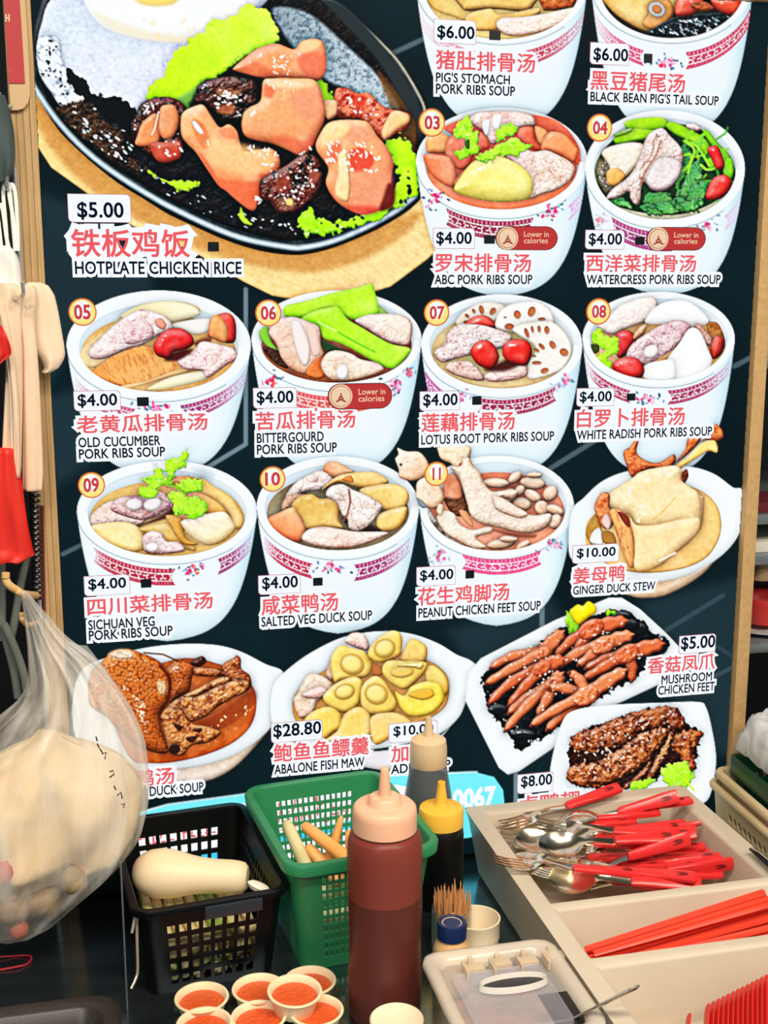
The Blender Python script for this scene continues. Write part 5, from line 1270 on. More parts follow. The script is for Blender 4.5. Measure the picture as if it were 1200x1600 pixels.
# what lies in the black basket
M_STK = mat('pale_stalk', (244, 220, 164), .55, noise=(60, (186, 190, 110), .45, .7, (1, 1, .2)))
M_STG = mat('green_stalk', (128, 176, 70), .5, noise=(50, (196, 206, 120), .45, .75, (1, 1, .2)))
rs = np.random.RandomState(11); proto = None
for k in range(38):
    lay, i = divmod(k, 10); x = -.062+i*.0137+rs.uniform(-.002, .002)
    m_ = BBm @ Matrix.Translation((x*(.93+.02*lay), rs.uniform(-.006, .006), .013+lay*.0143)) @ Matrix.Rotation(math.radians(rs.uniform(-2, 2)), 4, 'Z')
    gr_ = (lay < 3 and i in (0, 1)) or (lay == 3 and i in (5, 6)) or rs.rand() < .10
    key = 'g' if gr_ else 'p'
    lab = 'green cut vegetable stalk lying in the black basket' if gr_ else 'pale yellow cut stalk lying in the black basket'
    if proto is None: proto = {}
    if key not in proto:
        t_ = local_thing('vegetable_stalk', m_, lab, 'vegetable', 'cut stalks in the black basket')
        mb = MB(); n = 9; path = [(0.0006*math.sin(j*1.3), -.094+.188*j/(n-1), 0) for j in range(n)]
        mb.tube(path, [.0062+.0004*math.sin(j*2.1) for j in range(n)], 10); mb.build('stem', M_STG if gr_ else M_STK, t_)
        mb = MB(); mb.tube([(0, -.0945, 0), (0, -.094, 0)], [.0036, .0048], 10); mb.build('cut_end', mat('cut_end', (236, 228, 180), .5), t_); proto[key] = t_
    else: copy_thing(proto[key], m_, lab, 'cut stalks in the black basket')
A, B = Vector(atz(243, 1364, ZC+.107)), Vector(atz(377, 1371, ZC+.104))
ax = (B-A).normalized(); m_ = frame(A, ax)
sq = local_thing('butternut_squash', m_, 'pale peeled butternut squash lying across the black basket', 'squash')
L = (B-A).length
prof = [(-.030, .001), (-.0285, .009), (-.025, .0165), (-.018, .0235), (-.008, .0285), (.004, .0308), (.018, .0305), (.032, .028), (.046, .0245), (.060, .0222), (.078, .0212), (.096, .0212), (L-.004, .0205), (L+.004, .0185), (L+.008, .014), (L+.009, .002)]
MB().lathe([(r_, z_) for z_, r_ in prof], 40, mtx=Matrix.Rotation(math.pi/2, 4, 'Y')).build('flesh', mat('squash_flesh', (238, 212, 168), .5, noise=(7, (246, 226, 190), .3, .7, (1, 4, 4)), sss=.2), sq)
wq = atz(404, 1386, ZC+.116)
MB().lathe([(.001, -.006), (.009, -.004), (.0125, .001), (.010, .004), (.001, .0055)], 20, mtx=Matrix.Translation(Vector(wq)) @ Matrix.Rotation(.5, 4, 'Y') @ Matrix.Diagonal((1.25, .7, 1, 1))).build('radish_slice', mat('radish_white', (240, 234, 216), .5))
tag(bpy.data.objects['radish_slice'], 'small pale vegetable slice beside the squash end on the black basket', 'vegetable')

# what lies in the green basket
M_CAR = mat('peeled_carrot', (254, 186, 112), .5, noise=(18, (248, 166, 88), .35, .7, (1, 1, .3)), sss=.15)
M_PAR = mat('pale_root', (232, 220, 170), .5, noise=(18, (214, 202, 146), .35, .7, (1, 1, .3)))
def stick(name, p, q, r0, r1, m, label, flat=1.0):
    P = np.array([np.array(p)+(np.array(q)-p)*t for t in (0, .02, .06, .2, .4, .6, .8, .95, 1)])
    rr = [(.3, .7, .92, 1, 1, 1, 1, .9, .5)[i]*(r0+(r1-r0)*i/8) for i in range(9)]
    t_ = thing(name, tuple((np.array(p)+q)/2), label, 'vegetable')
    MB().tube(P, rr, 14, flat=flat, up=(0, .3, 1)).build('root_piece', m, t_)
    MB().tube([P[0]+(P[0]-P[1])*.2, P[0]+(P[1]-P[0])*.35], [rr[0]*.5, rr[0]*1.06], 14, flat=flat, up=(0, .3, 1)).build('cut_end', mat('cut_carrot', (252, 190, 110), .45) if m is M_CAR else mat('cut_root', (244, 236, 200), .45), t_)
gz = ZC+.135
stick('root_vegetable', atz(447, 1284, gz), atz(486, 1372, ZC+.108), .0075, .0095, M_PAR, 'pale whitish peeled root stick in the green basket, left of the carrots')
stick('carrot', atz(473, 1288, gz), atz(556, 1352, ZC+.112), .0065, .0105, M_CAR, 'long peeled carrot sloping across the green basket')
stick('carrot', atz(534, 1274, gz+.014), atz(512, 1355, ZC+.085), .004, .0200, M_CAR, 'broad peeled carrot wedge standing tip up in the green basket', flat=.5)
stick('carrot', atz(547, 1296, gz+.004), atz(552, 1368, ZC+.082), .006, .010, M_CAR, 'carrot piece standing close behind the brown sauce bottle')
stick('carrot', atz(478, 1322, ZC+.112), atz(535, 1380, ZC+.075), .0075, .011, M_CAR, 'carrot lying low under the others in the green basket')
stick('root_vegetable', atz(470, 1400, ZC+.055), atz(560, 1380, ZC+.055), .009, .012, M_PAR, 'pale root lying at the bottom of the green basket')
stick('root_vegetable', atz(480, 1440, ZC+.030), atz(575, 1420, ZC+.030), .009, .012, M_PAR, 'second pale root at the bottom of the green basket, against its front')

# ------------------------------------------------------------------ bottles
def bottle(loc, label, body, cap, nozzle, mbody, mcap, fill=None, mfill=None):
    t_ = thing('squeeze_bottle', loc, label, 'sauce bottle')
    MB().lathe(body, 48, c=loc).build('bottle_body', mbody, t_, angle=50)
    c = MB().lathe(cap, 48, c=loc).build('cap', mcap, t_, angle=40)
    MB().lathe(nozzle, 24, c=loc).build('nozzle', mcap, c, angle=50)
    if fill: MB().lathe(fill, 48, c=loc).build('sauce', mfill, t_, angle=60)
    return t_
kb = atz(601, 1582, ZC); kl = (kb[0], kb[1], ZC+.0005)
bottle(kl, 'large squeeze bottle of brown sauce with pale pinkish cap, before the green basket',
       [(.030, 0), (.0405, .002), (.043, .008), (.0435, .045), (.0425, .075), (.0425, .11), (.0435, .14), (.044, .20), (.0435, .217), (.041, .226), (.036, .231), (.033, .232)],
       [(.0345, .2325), (.0368, .233), (.0368, .252), (.0360, .259), (.033, .262), (.0315, .2625), (.0205, .263), (.0195, .2645), (.0185, .270), (.016, .2725), (.0075, .273)],
       [(.0073, .2725), (.0065, .285), (.0054, .298), (.0050, .300), (.0050, .305), (.0042, .306), (.002, .3062)],
       mat('brown_translucent_bottle', (140, 66, 54), .32, spec=.5, alpha=.36), mat('cream_pink_cap', (240, 186, 152), .4, sss=.25),
       [(.001, .0022), (.039, .003), (.0415, .01), (.042, .045), (.041, .075), (.041, .11), (.042, .14), (.042, .152), (.001, .153)], mat('brown_sauce', (44, 17, 13), .5))
MB().lathe([(.0418, .1532), (.0427, .20), (.0422, .217), (.0398, .2255), (.034, .2295)], 48, c=kl, caps=False).build('sauce_film', mat('sauce_film', (150, 62, 50), .5, alpha=.86), bpy.data.objects['squeeze_bottle'])
sb = atz(688, 1412, ZC); sl = (sb[0], sb[1], ZC+.0005)
bottle(sl, 'squeeze bottle of black sauce with a bright yellow cap', [(.024, 0), (.0295, .002), (.031, .008), (.031, .105), (.030, .113), (.0275, .117)],
       [(.0285, .1175), (.0305, .118), (.0305, .139), (.029, .1425), (.024, .1445), (.010, .1455), (.0098, .148), (.009, .1495)],
       [(.0088, .1492), (.0075, .158), (.0052, .176), (.0052, .179), (.0040, .1795), (.0038, .172), (.001, .171)],
       mat('black_sauce_bottle', (14, 13, 14), .28, spec=.5), mat('yellow_cap', (250, 196, 70), .4, sss=.2))
tl = aty(668, 1375, -.052); tl = (aty(669, 1240, -.052)[0], -.052, ZC+.0005)
h1 = aty(670, 1195, -.052)[2]-ZC; h2 = aty(668, 1152, -.052)[2]-ZC; h3 = aty(668, 1121, -.052)[2]-ZC
bottle(tl, 'tall translucent squeeze bottle of dark sauce with cloudy cream cap, nearest the board',
       [(.024, 0), (.033, .002), (.0345, .008), (.0345, h1*.62), (.033, h1*.75), (.0275, h1*.93), (.0255, h1)],
       [(.0258, h1+.0005), (.0262, h1+.001), (.0262, h2-.016), (.0245, h2-.004), (.018, h2), (.009, h2+.002)],
       [(.0075, h2+.0015), (.006, h2+.012), (.0042, h3-.004), (.0036, h3), (.001, h3+.0005)],
       mat('smoky_bottle', (96, 104, 108), .35, alpha=.72), mat('cloudy_cap', (226, 200, 160), .42, sss=.25),
       [(.001, .002), (.0325, .003), (.0335, .01), (.0335, h1*.6), (.031, h1*.75), (.026, h1*.9), (.001, h1*.905)], mat('dark_sauce', (40, 40, 40), .4))

# ------------------------------------------------------------------ small pots behind the lidded container
M_CUP = mat('cream_plastic', (250, 232, 200), .45, sss=.2)
cl = atz(744, 1434, ZC+.055); cl = (cl[0], cl[1], ZC+.0005)
t_ = thing('cup', cl, 'cream plastic cup standing in front of the toothpicks', 'cup')
MB().lathe([(.022, 0), (.0262, .001), (.0268, .006), (.0275, .0062), (.0272, .014), (.028, .0142), (.0277, .022), (.0287, .0222), (.0286, .03), (.0298, .0302), (.0298, .052), (.0306, .0535), (.0306, .0555), (.0288, .0555), (.0255, .004), (.001, .0035)], 48, c=cl, caps=False).build('cup_body', M_CUP, t_, angle=40)
jl = atz(706, 1441, ZC+.088); jl = (jl[0], jl[1], ZC+.0005)
t_ = thing('jar', jl, 'small pale jar with a dark blue ring cap in front of the cream cup', 'jar')
MB().lathe([(.018, 0), (.0215, .001), (.0225, .006), (.0225, .052), (.0205, .060), (.0168, .065), (.0160, .068)], 40, c=jl).build('jar_body', mat('tan_jar', (222, 178, 124), .35, sss=.1), t_)
MB().lathe([(.0162, .0685), (.0180, .069), (.0182, .086), (.0172, .0885), (.0135, .0888), (.0125, .0872)], 40, c=jl).build('cap_ring', mat('navy_cap', (18, 40, 84), .35), t_)
MB().lathe([(.0124, .0868), (.0122, .0875), (.009, .0868), (.001, .0862)], 32, c=jl).build('cap_centre', mat('cap_disc', (206, 180, 142), .5, noise=(60, (150, 120, 86), .5, .75, (1, 1, 1))), t_)
pl = atz(706, 1415, ZC+.062); pl = (pl[0], pl[1], ZC+.0005)
t_ = thing('toothpick_jar', pl, 'clear glass jar full of wooden toothpicks', 'jar')
MB().lathe([(.020, 0), (.0245, .001), (.0255, .005), (.0255, .056), (.0255, .060), (.0238, .060), (.0238, .004), (.001, .0035)], 40, c=pl, caps=False).build('glass', mat('clear_glass', (210, 226, 226), .06, trans=.9, alpha=.55), t_)
M_PICK = mat('toothpick_wood', (222, 162, 106), .6, noise=(80, (200, 138, 84), .4, .7, (1, 1, .2)))
rs = np.random.RandomState(4); proto = None
mb0 = MB().tube([(0, 0, 0), (0, 0, .003), (0, 0, .012), (0, 0, .056), (0, 0, .064), (0, 0, .067)], [.0003, .0007, .0011, .0011, .0007, .0002], 6)
for k in range(90):
    a = rs.uniform(0, 6.28); r0 = .019*math.sqrt(rs.rand()); tall = k in (5, 9)
    x, y = (r0*math.cos(a), r0*math.sin(a)) if not tall else ((.004, -.006) if k == 5 else (.012, -.002))
    m_ = Matrix.Translation((pl[0]+x, pl[1]+y, ZC+.0055+(rs.uniform(.002, .012) if not tall else (.030, .024)[k == 9]))) @ Matrix.Rotation(math.radians(rs.uniform(0, 7 if not tall else 3)*r0/.02), 4, Vector((-math.sin(a), math.cos(a), 0)))
    if proto is None:
        proto = mb0.build('toothpick', M_PICK); proto.matrix_world = m_
        tag(proto, 'thin wooden toothpick standing in the clear glass jar', 'toothpick', 'toothpicks in the glass jar'); o = proto
    else:
        o = proto.copy(); COL.objects.link(o); o.matrix_world = m_
    if tall: o['label'] = ('tallest toothpick standing clear of all the others' if k == 5 else 'second tallest toothpick, beside the tallest one')

# ------------------------------------------------------------------ sauce cups
M_PAPER = mat('paper_cup', (250, 226, 186), .5, sss=.15)
M_CHI = mat('chilli_sauce', (214, 84, 38), .25, noise=(260, (236, 120, 60), .52, .74, (1, 1, 1)), bump=(220, .5))
def sauce_cup(px, py, zt, label, tilt=(0, 0)):
    c = atz(px, py, zt); m_ = Matrix.Translation((c[0], c[1], zt-.026)) @ Matrix.Rotation(math.radians(tilt[0]), 4, 'X') @ Matrix.Rotation(math.radians(tilt[1]), 4, 'Y')
    if not SCUP:
        t_ = local_thing('sauce_cup', m_, label, 'sauce cup', 'cups of chilli sauce')
        MB().lathe([(.001, .0), (.0225, 0), (.0232, .001), (.0285, .0225), (.0310, .0235), (.0318, .0248), (.0312, .026), (.0292, .0262), (.0275, .0248), (.0262, .019), (.0215, .002), (.001, .0018)], 44, caps=False).build('paper_cup', M_PAPER, t_, angle=45)
        MB().lathe([(.0258, .0172), (.0256, .0184), (.020, .0188), (.010, .0186), (.001, .0187)], 44).build('chilli_sauce', M_CHI, t_, angle=60)
        SCUP.append(t_)
    else: copy_thing(SCUP[0], m_, label)
SCUP = []
sauce_cup(315, 1557, ZC+.0265, 'chilli sauce cup standing apart at the left, nearest the black basket')
sauce_cup(404, 1543, ZC+.0265, 'chilli sauce cup partly covered by the topmost cup, on its left')
sauce_cup(484, 1531, ZC+.0265, 'chilli sauce cup behind the topmost cup, farthest back of the group')
sauce_cup(404, 1587, ZC+.0265, 'chilli sauce cup in the middle of the front row, below the topmost cup')
sauce_cup(494, 1577, ZC+.0265, 'chilli sauce cup at the front beside the brown bottle, its rim under the topmost cup')
sauce_cup(319, 1598, ZC+.0265, 'chilli sauce cup cut off by the photo edge at the front left')
sauce_cup(459, 1546, ZC+.0450, 'topmost chilli sauce cup, resting on the rims of the others', (3, 2))
el = atz(620, 1592, ZC+.05)
t_ = thing('cup', (el[0], el[1], ZC+.0005), 'cream cup with a plain lid in front of the brown sauce bottle', 'cup')
MB().lathe([(.022, 0), (.0245, .001), (.0285, .045), (.0290, .046)], 44, c=(el[0], el[1], ZC+.0005)).build('cup_body', M_CUP, t_)
MB().lathe([(.0292, .0462), (.0300, .047), (.0300, .0495), (.0285, .0508), (.027, .0500), (.001, .0505)], 44, c=(el[0], el[1], ZC+.0005)).build('lid', M_CUP, t_, angle=50)

# ------------------------------------------------------------------ lidded container
M_CLR = mat('clear_polycarbonate', (220, 216, 212), .12, spec=.7, alpha=.20)
M_CLR2 = mat('clear_polycarbonate_rim', (226, 214, 196), .25, spec=.7, alpha=.66)
M_HINGE = mat('frosted_hinge', (226, 204, 172), .35, alpha=.62)
zt = ZC+.098
cx0, cx1, cy1 = atz(655, 1490, zt)[0], .4815, -.392; cy0 = cy1-.178
t_ = thing('food_container', ((cx0+cx1)/2, (cy0+cy1)/2, ZC), 'clear lidded plastic food container with a hinged lid, beside the cutlery tray', 'container')
def rr2(x0, y0, x1, y1, r, n=6):
    o = []
    for cx, cy, a0 in [(x1-r, y0+r, 270), (x1-r, y1-r, 0), (x0+r, y1-r, 90), (x0+r, y0+r, 180)]:
        o += [(cx+r*math.cos(math.radians(a0+k*90/n)), cy+r*math.sin(math.radians(a0+k*90/n))) for k in range(n+1)]
    return o
def ring(mb, loops, mi=0, cap0=False, cap1=False):
    P = np.array([[(x, y, z) for x, y in rr2(*q, r)] for q, r, z in loops]); k = len(mb.v); n = P.shape[1]
    mb.grid(P, mi, closed=True)
    if cap0: mb.f.append(tuple(k+i for i in range(n))[::-1]); mb.m.append(mi)
    if cap1: mb.f.append(tuple(k+(len(loops)-1)*n+i for i in range(n))); mb.m.append(mi)
def ins(d, e=0): return (cx0+d, cy0+d, cx1-d, cy1-d-e)
mb = MB(); ring(mb, [(ins(.022), .012, ZC+.001), (ins(.014), .014, ZC+.088), (ins(.003), .02, ZC+.089)], cap0=True); mb.build('tub', M_CLR, t_)
mb = MB(); ring(mb, [(ins(.001), .022, ZC+.0895), (ins(-.001), .023, ZC+.092), (ins(0), .022, ZC+.0965), (ins(.004), .02, ZC+.098), (ins(.011), .018, ZC+.0975), (ins(.016), .016, ZC+.093), (ins(.018), .015, ZC+.088)])
lid = mb.build('lid', M_CLR2, t_, angle=60)
mb = MB(); ring(mb, [(ins(.0182), .015, ZC+.0885), (ins(.0182), .015, ZC+.0882)], cap1=True, cap0=True); mb.build('lid_panel', M_CLR, lid)
hy = cy1-.046
mb = MB(); ring(mb, [((cx0+.022, cy0+.02, cx1-.030, hy), .008, ZC+.0892), ((cx0+.023, cy0+.021, cx1-.031, hy-.001), .008, ZC+.096), ((cx0+.026, cy0+.024, cx1-.034, hy-.004), .007, ZC+.0968), ((cx0+.029, cy0+.027, cx1-.037, hy-.007), .006, ZC+.094)], cap1=True)
mb.build('hinged_flap', mat('clear_flap', (206, 202, 212), .12, spec=.8, alpha=.28), lid, angle=50)
mb = MB(); q = (cx1-cx0)
for k in range(4):
    x = cx0+.040+k*q*.20; mb.box((x, hy-.010, ZC+.090), (x+.0035, hy+.014, ZC+.101), bev=.0012); mb.box((x+.006, hy+.004, ZC+.0895), (x+.026, hy+.018, ZC+.0945+.002*(k % 2)), bev=.001)
    mb.box((x+.010, hy+.0182, ZC+.0892), (x+.016, hy+.024, ZC+.100), bev=.001)
mb.build('hinge', M_HINGE, lid)
mb = MB(); hx, hyy = cx0+.085, hy-.034
P = [(hx+.038*math.cos(a)*1.05, hyy+.015*math.sin(a)) for a in np.linspace(0, 2*math.pi, 28, endpoint=False)]
for lo, (z0, z1) in [(1.0, (ZC+.0945, ZC+.1015))]:
    o_ = [(hx+(x-hx), hyy+(y-hyy), z0) for x, y in P]; i_ = [(hx+(x-hx)*.96, hyy+(y-hyy)*.88, z1) for x, y in P]; j_ = [(hx+(x-hx)*.90, hyy+(y-hyy)*.72, ZC+.0955) for x, y in P]
    mb.grid(np.array([o_, i_, j_]), closed=True)
mb.build('grip', mat('clear_grip', (236, 230, 220), .25, alpha=.8), lid)
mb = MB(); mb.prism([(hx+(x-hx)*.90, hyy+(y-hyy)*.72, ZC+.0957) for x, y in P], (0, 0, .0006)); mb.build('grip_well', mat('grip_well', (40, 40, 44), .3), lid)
mb = MB(); nx, ny = cx1-.034, cy0+.062; mb.box((nx-.016, ny-.055, ZC+.0890), (nx+.018, ny+.02, ZC+.0897), bev=.0002); mb.build('spoon_notch', mat('notch_dark', (14, 16, 18), .4), lid)
tag(mb and bpy.data.objects['spoon_notch'], 'dark open notch in the lid')
MB().box((cx0+.026, cy0+.028, ZC+.006), (cx1-.026, cy1-.026, ZC+.052), bev=.008).build('pickled_chilli', mat('pickled_chilli', (150, 110, 96), .5, noise=(40, (196, 120, 92), .4, .65, (1, 1, 1)), bump=(60, .8)))
tag(bpy.data.objects['pickled_chilli'], 'reddish brown relish seen dimly inside the clear container', 'relish', kind='stuff')
M_STEEL = mat('polished_steel', (214, 212, 206), .16, metal=1.0)
sp0, sp1 = atz(893, 1592, ZC+.085), np.array(atz(998, 1541, ZC+.148))
t_ = thing('serving_spoon', tuple(sp0), 'steel serving spoon standing in the clear container, handle over the cutlery tray', 'spoon')
v_ = sp1-sp0; MB().tube([sp0-v_*.25, sp0, sp0+v_*.3, sp0+v_*.6, sp0+v_*.85, sp1-v_*.03, sp1], [.003, .004, .004, .0052, .0062, .005, .002], 12, flat=.35).build('handle', M_STEEL, t_)
mb = MB(); q = sp0-v_*.25; mb.lathe([(.001, -.006), (.010, -.004), (.016, .001), (.0165, .002), (.0155, .0025), (.009, -.002), (.001, -.0035)], 24, mtx=Matrix.Translation(Vector(q-v_*.16-np.array((0, 0, .004)))) @ Matrix.Diagonal((1.2, .85, 1, 1)), caps=False)
mb.build('bowl', M_STEEL, t_)

# ------------------------------------------------------------------ cutlery tray
M_TRAY = mat('beige_tray_plastic', (206, 194, 174), .42, noise=(5, (192, 178, 156), .35, .7, (1, 1, 1)))
TX0, TX1, TY0, TY1, TH = .4835, .826, -.80, -.042, ZC+.10
ty = thing('cutlery_tray', ((TX0+TX1)/2, -.4, ZC), 'beige plastic cutlery tray with crosswise compartments for forks, chopsticks and soup spoons', 'tray')
IX0, IX1 = .510, .800
comps = [(-.322, -.064), (-.446, -.338), (-.66, -.466), (-.77, -.68)]
mb = MB(); ys = [TY0]; yk = []
for a, b_ in comps[::-1]: ys += [a, b_]; yk += [0, 1]
ys.append(TY1); yk.append(0)
xs = [TX0, IX0, IX1, TX1]
for i in range(3):
    for j in range(len(ys)-1):
        if i == 1 and yk[j]: continue
        mb.add([(xs[i], ys[j], TH), (xs[i+1], ys[j], TH), (xs[i+1], ys[j+1], TH), (xs[i], ys[j+1], TH)], [(0, 1, 2, 3)])
def wallq(x0, y0, x1, y1, X0, Y0, X1, Y1, z0, z1, floor):
    a = [(x0, y0, z1), (x1, y0, z1), (x1, y1, z1), (x0, y1, z1)]; b_ = [(X0, Y0, z0), (X1, Y0, z0), (X1, Y1, z0), (X0, Y1, z0)]
    mb.add(a+b_, [(i, (i+1) % 4, (i+1) % 4+4, i+4) for i in range(4)]+([(4, 5, 6, 7)] if floor else []))
for a, b_ in comps: wallq(IX0, a, IX1, b_, IX0+.012, a+.004, IX1-.012, b_-.008, ZC+.012, TH, True)
wallq(TX0, TY0, TX1, TY1, TX0+.004, TY0+.004, TX1-.004, TY1-.004, ZC+.088, TH, False)
wallq(TX0+.004, TY0+.004, TX1-.004, TY1-.004, TX0+.018, TY0+.014, TX1-.018, TY1-.014, ZC+.001, ZC+.088, True)
me_ = bmesh.new(); 
o = mb.build('tray_body', M_TRAY, ty, angle=60)
me_.from_mesh(o.data); bmesh.ops.remove_doubles(me_, verts=me_.verts, dist=1e-5); bmesh.ops.recalc_face_normals(me_, faces=me_.faces); me_.to_mesh(o.data); me_.free()
bv = o.modifiers.new('bevel', 'BEVEL'); bv.width = .0065; bv.segments = 4; bv.limit_method = 'ANGLE'; bv.angle_limit = math.radians(30)
for p in o.data.polygons: p.use_smooth = True

# cutlery: metal head + red plastic handle, x runs from the tip to the handle's end
M_RH = mat('red_handle_plastic', (222, 44, 44), .32, spec=.5, coat=.2, sss=.05)
M_CUT = mat('cutlery_steel', (238, 228, 208), .17, metal=1.0)
HL = .088
def handle_mesh():
    us = np.array([0, .004, .012, .03, .055, .066, .078, HL-.003, HL]); wd_ = 1.12*np.array([.0050, .0058, .0062, .0068, .0082, .0088, .0090, .0088, .0080]); hh = 1.2*np.array([.0028, .0034, .0036, .0036, .0036, .0035, .0033, .0030, .0022])
    mb = MB(); n = 12; P = []
    for u, w, h in zip(us, wd_, hh):
        row = []
        for k in range(n):
            a = 2*math.pi*k/n; ca, sa = math.cos(a), math.sin(a)
            row.append((u, w*math.copysign(abs(ca)**.55, ca), h*math.copysign(abs(sa)**.55, sa)))
        P.append(row)
    mb.grid(np.array(P), closed=True); k = len(us)-1
    mb.f += [tuple(range(n))[::-1], tuple(k*n+i for i in range(n))]; mb.m += [0, 0]
    return mb
def slot_mesh():
    mb = MB(); o = [(.060+.0095*(1+math.cos(a))*.95, .0036*math.sin(a), .00415) for a in np.linspace(0, 2*math.pi, 16, endpoint=False)]
    mb.prism(o, (0, 0, -.0083)); return mb
def head_mesh(kind):
    """x from -0.105 (tip) to 0.004 (inside the handle)"""
    mb = MB()
    def strip(xs_, w, zc, cup, nt=9, th=.0012):
        T = np.linspace(-1, 1, nt); A_, B_ = [], []
        for x, ww, z, c_ in zip(xs_, w, zc, cup):
            A_.append([(x, ww*t, z-c_*(1-t*t)) for t in T]); B_.append([(x, ww*t, z-c_*(1-t*t)-th) for t in T])
        A_, B_ = np.array(A_), np.array(B_)
        loop = np.concatenate([A_, B_[:, ::-1]], 1); k = len(mb.v); mb.grid(loop, closed=True); n = 2*nt
        mb.f += [tuple(k+i for i in range(n))[::-1], tuple(k+(len(xs_)-1)*n+i for i in range(n))]; mb.m += [0, 0]
    if kind == 'spoon':
        xs_ = -.105+np.array([0, .002, .006, .013, .022, .032, .042, .050, .056, .060, .066, .080, .098, .109]); w = np.array([.001, .0078, .0135, .0178, .0203, .0206, .0183, .0142, .0090, .0050, .0036, .0034, .0040, .0042])
        zc = np.array([.004, .0042, .0040, .0032, .0024, .0020, .0022, .0032, .0050, .0068, .0080, .0060, .0010, 0]); cup = np.array([0, .001, .003, .0052, .0068, .0070, .0058, .0038, .0016, .0006, .0004, .0003, .0003, .0003])
        strip(xs_, w, zc, cup)
    else:
        xs_ = -.105+np.array([.040, .044, .050, .055, .060, .066, .080, .098, .109]); w = np.array([.0118, .0122, .0112, .0080, .0048, .0036, .0034, .0040, .0042])
        zc = np.array([.0018, .0016, .0022, .0040, .0062, .0080, .0060, .0010, 0]); cup = np.array([.0016, .0018, .0016, .0010, .0005, .0004, .0003, .0003, .0003])
        strip(xs_, w, zc, cup)
        for k in range(4):
            y = (-.0092+k*.00613); xt = -.105+np.array([0, .003, .015, .030, .0405]); z = np.array([.0075, .0068, .0038, .0018, .0012])
            V = []
            for x, zz, ww in zip(xt, z, [.0006, .0010, .0014, .0017, .0018]): V.append([(x, y-ww, zz), (x, y+ww, zz), (x, y+ww, zz-.0014), (x, y-ww, zz-.0014)])
            q = len(mb.v); mb.grid(np.array(V), closed=True); mb.f += [(q, q+1, q+2, q+3)[::-1], (q+16, q+17, q+18, q+19)]; mb.m += [0, 0]
    return mb
def px3(px, py, dz): return Vector(atz(px, py, ZC+dz))
CPROTO = {}
def cutlery(kind, tip, end, zt_, ze, roll, label, group='forks and spoons in the cutlery tray'):
    A, B = px3(*tip, zt_+.012), px3(*end, ze+.014); d = (B-A).normalized()
    o = B-d*HL     # origin where the handle begins; the head follows at true length
    # keep both ends inside the compartment's walls unless they rise over the rim
    T_ = o-d*.105; lo = IX0+.013+.012*max(0, 1-(T_.z-ZC)/.1); hi = IX1-.006-.012*max(0, 1-(B.z-ZC)/.1)
    if T_.z < TH+.006 and T_.x < lo: o = o+Vector((lo-T_.x, 0, 0))
    B = o+d*HL
    if B.z < TH+.004 and B.x > hi: o = o+Vector((hi-B.x, 0, 0))
    B = o+d*HL; T_ = o-d*.105
    for q_ in (B, T_):
        if q_.z < TH+.003:
            if q_.y < -.308: o = o+Vector((0, -.308-q_.y, 0))
            if q_.y > -.080: o = o+Vector((0, -.080-q_.y, 0))
    m_ = frame(o, d) @ Matrix.Rotation(math.radians(roll), 4, 'X')
    if kind not in CPROTO:
        t_ = local_thing(kind, m_, label, kind, group); CPROTO[kind] = t_
        head_mesh(kind).build('metal_head', M_CUT, t_, angle=50); h_ = handle_mesh().build('handle', M_RH, t_, angle=50)
        slot_mesh().build('handle_slot', mat('handle_slot', (120, 16, 20), .5), t_)
    else: copy_thing(CPROTO[kind], m_, label)
FU = 'red-handled fork lying low in the heap, its head out of sight'; SU = 'red-handled spoon lying low in the heap, its head out of sight'
# low layers first
cutlery('fork', (868, 1322), (1088, 1330), .030, .045, 0, FU); cutlery('spoon', (850, 1345), (1075, 1355), .028, .040, 10, SU); cutlery('fork', (842, 1290), (1042, 1302), .028, .040, 180, FU)
cutlery('spoon', (812, 1312), (1010, 1304), .046, .054, 180, 'dark-looking spoon lying hollow side down near the tray\'s left wall'); cutlery('fork', (880, 1372), (1094, 1392), .028, .040, 0, FU)
cutlery('spoon', (900, 1285), (1046, 1276), .050, .064, 20, SU); cutlery('fork', (905, 1300), (1078, 1288), .050, .066, 0, FU)
cutlery('fork', (795, 1288), (958, 1231), .075, .104, 15, 'fork with its tines at the tray\'s back left corner, handle up against the board')
cutlery('fork', (850, 1275), (1038, 1224), .060, .112, 60, 'red handle rising highest at the back rim of the tray')
cutlery('spoon', (852, 1283), (1081, 1250), .076, .100, 180, 'upturned spoon whose handle lies across the back right rim')
cutlery('spoon', (868, 1306), (1073, 1290), 0.080, 0.084, 28, 'spoon with a wide golden bowl in the middle of the heap')
cutlery('fork', (840, 1292), (1062, 1303), 0.100, 0.094, 26, 'fork lying face up across the middle, tines at the upper left')
cutlery('spoon', (784, 1318), (1000, 1322), 0.084, 0.082, 24, 'golden spoon just behind the foremost spoon')
cutlery('spoon', (797, 1328), (1060, 1305), 0.100, 0.102, 30, 'bright spoon at the front of the heap whose handle slants up to the right')
cutlery('fork', (905, 1362), (1077, 1309), .070, .100, 70, 'red handle on edge slanting steeply over the others')
cutlery('spoon', (905, 1352), (1126, 1338), .060, .070, 0, 'flat red handle with an open slot, right of the slanting one'); cutlery('fork', (880, 1362), (1100, 1348), .058, .066, 75, 'red handle lying on its edge at the front right of the heap')
cutlery('spoon', (905, 1372), (1128, 1365), .050, .056, 0, 'red handle with a slot, nearest the chopsticks'); cutlery('fork', (950, 1372), (1170, 1346), .052, .070, 100, 'red handle reaching farthest right, onto the tray rim')
cutlery('spoon', (930, 1345), (1134, 1327), .046, .058, 0, 'short red handle end in front of the right rim')
cutlery('fork', (788, 1350), (1000, 1364), .102, .080, 4, 'lowest fork, its tines over the left rim of the tray')
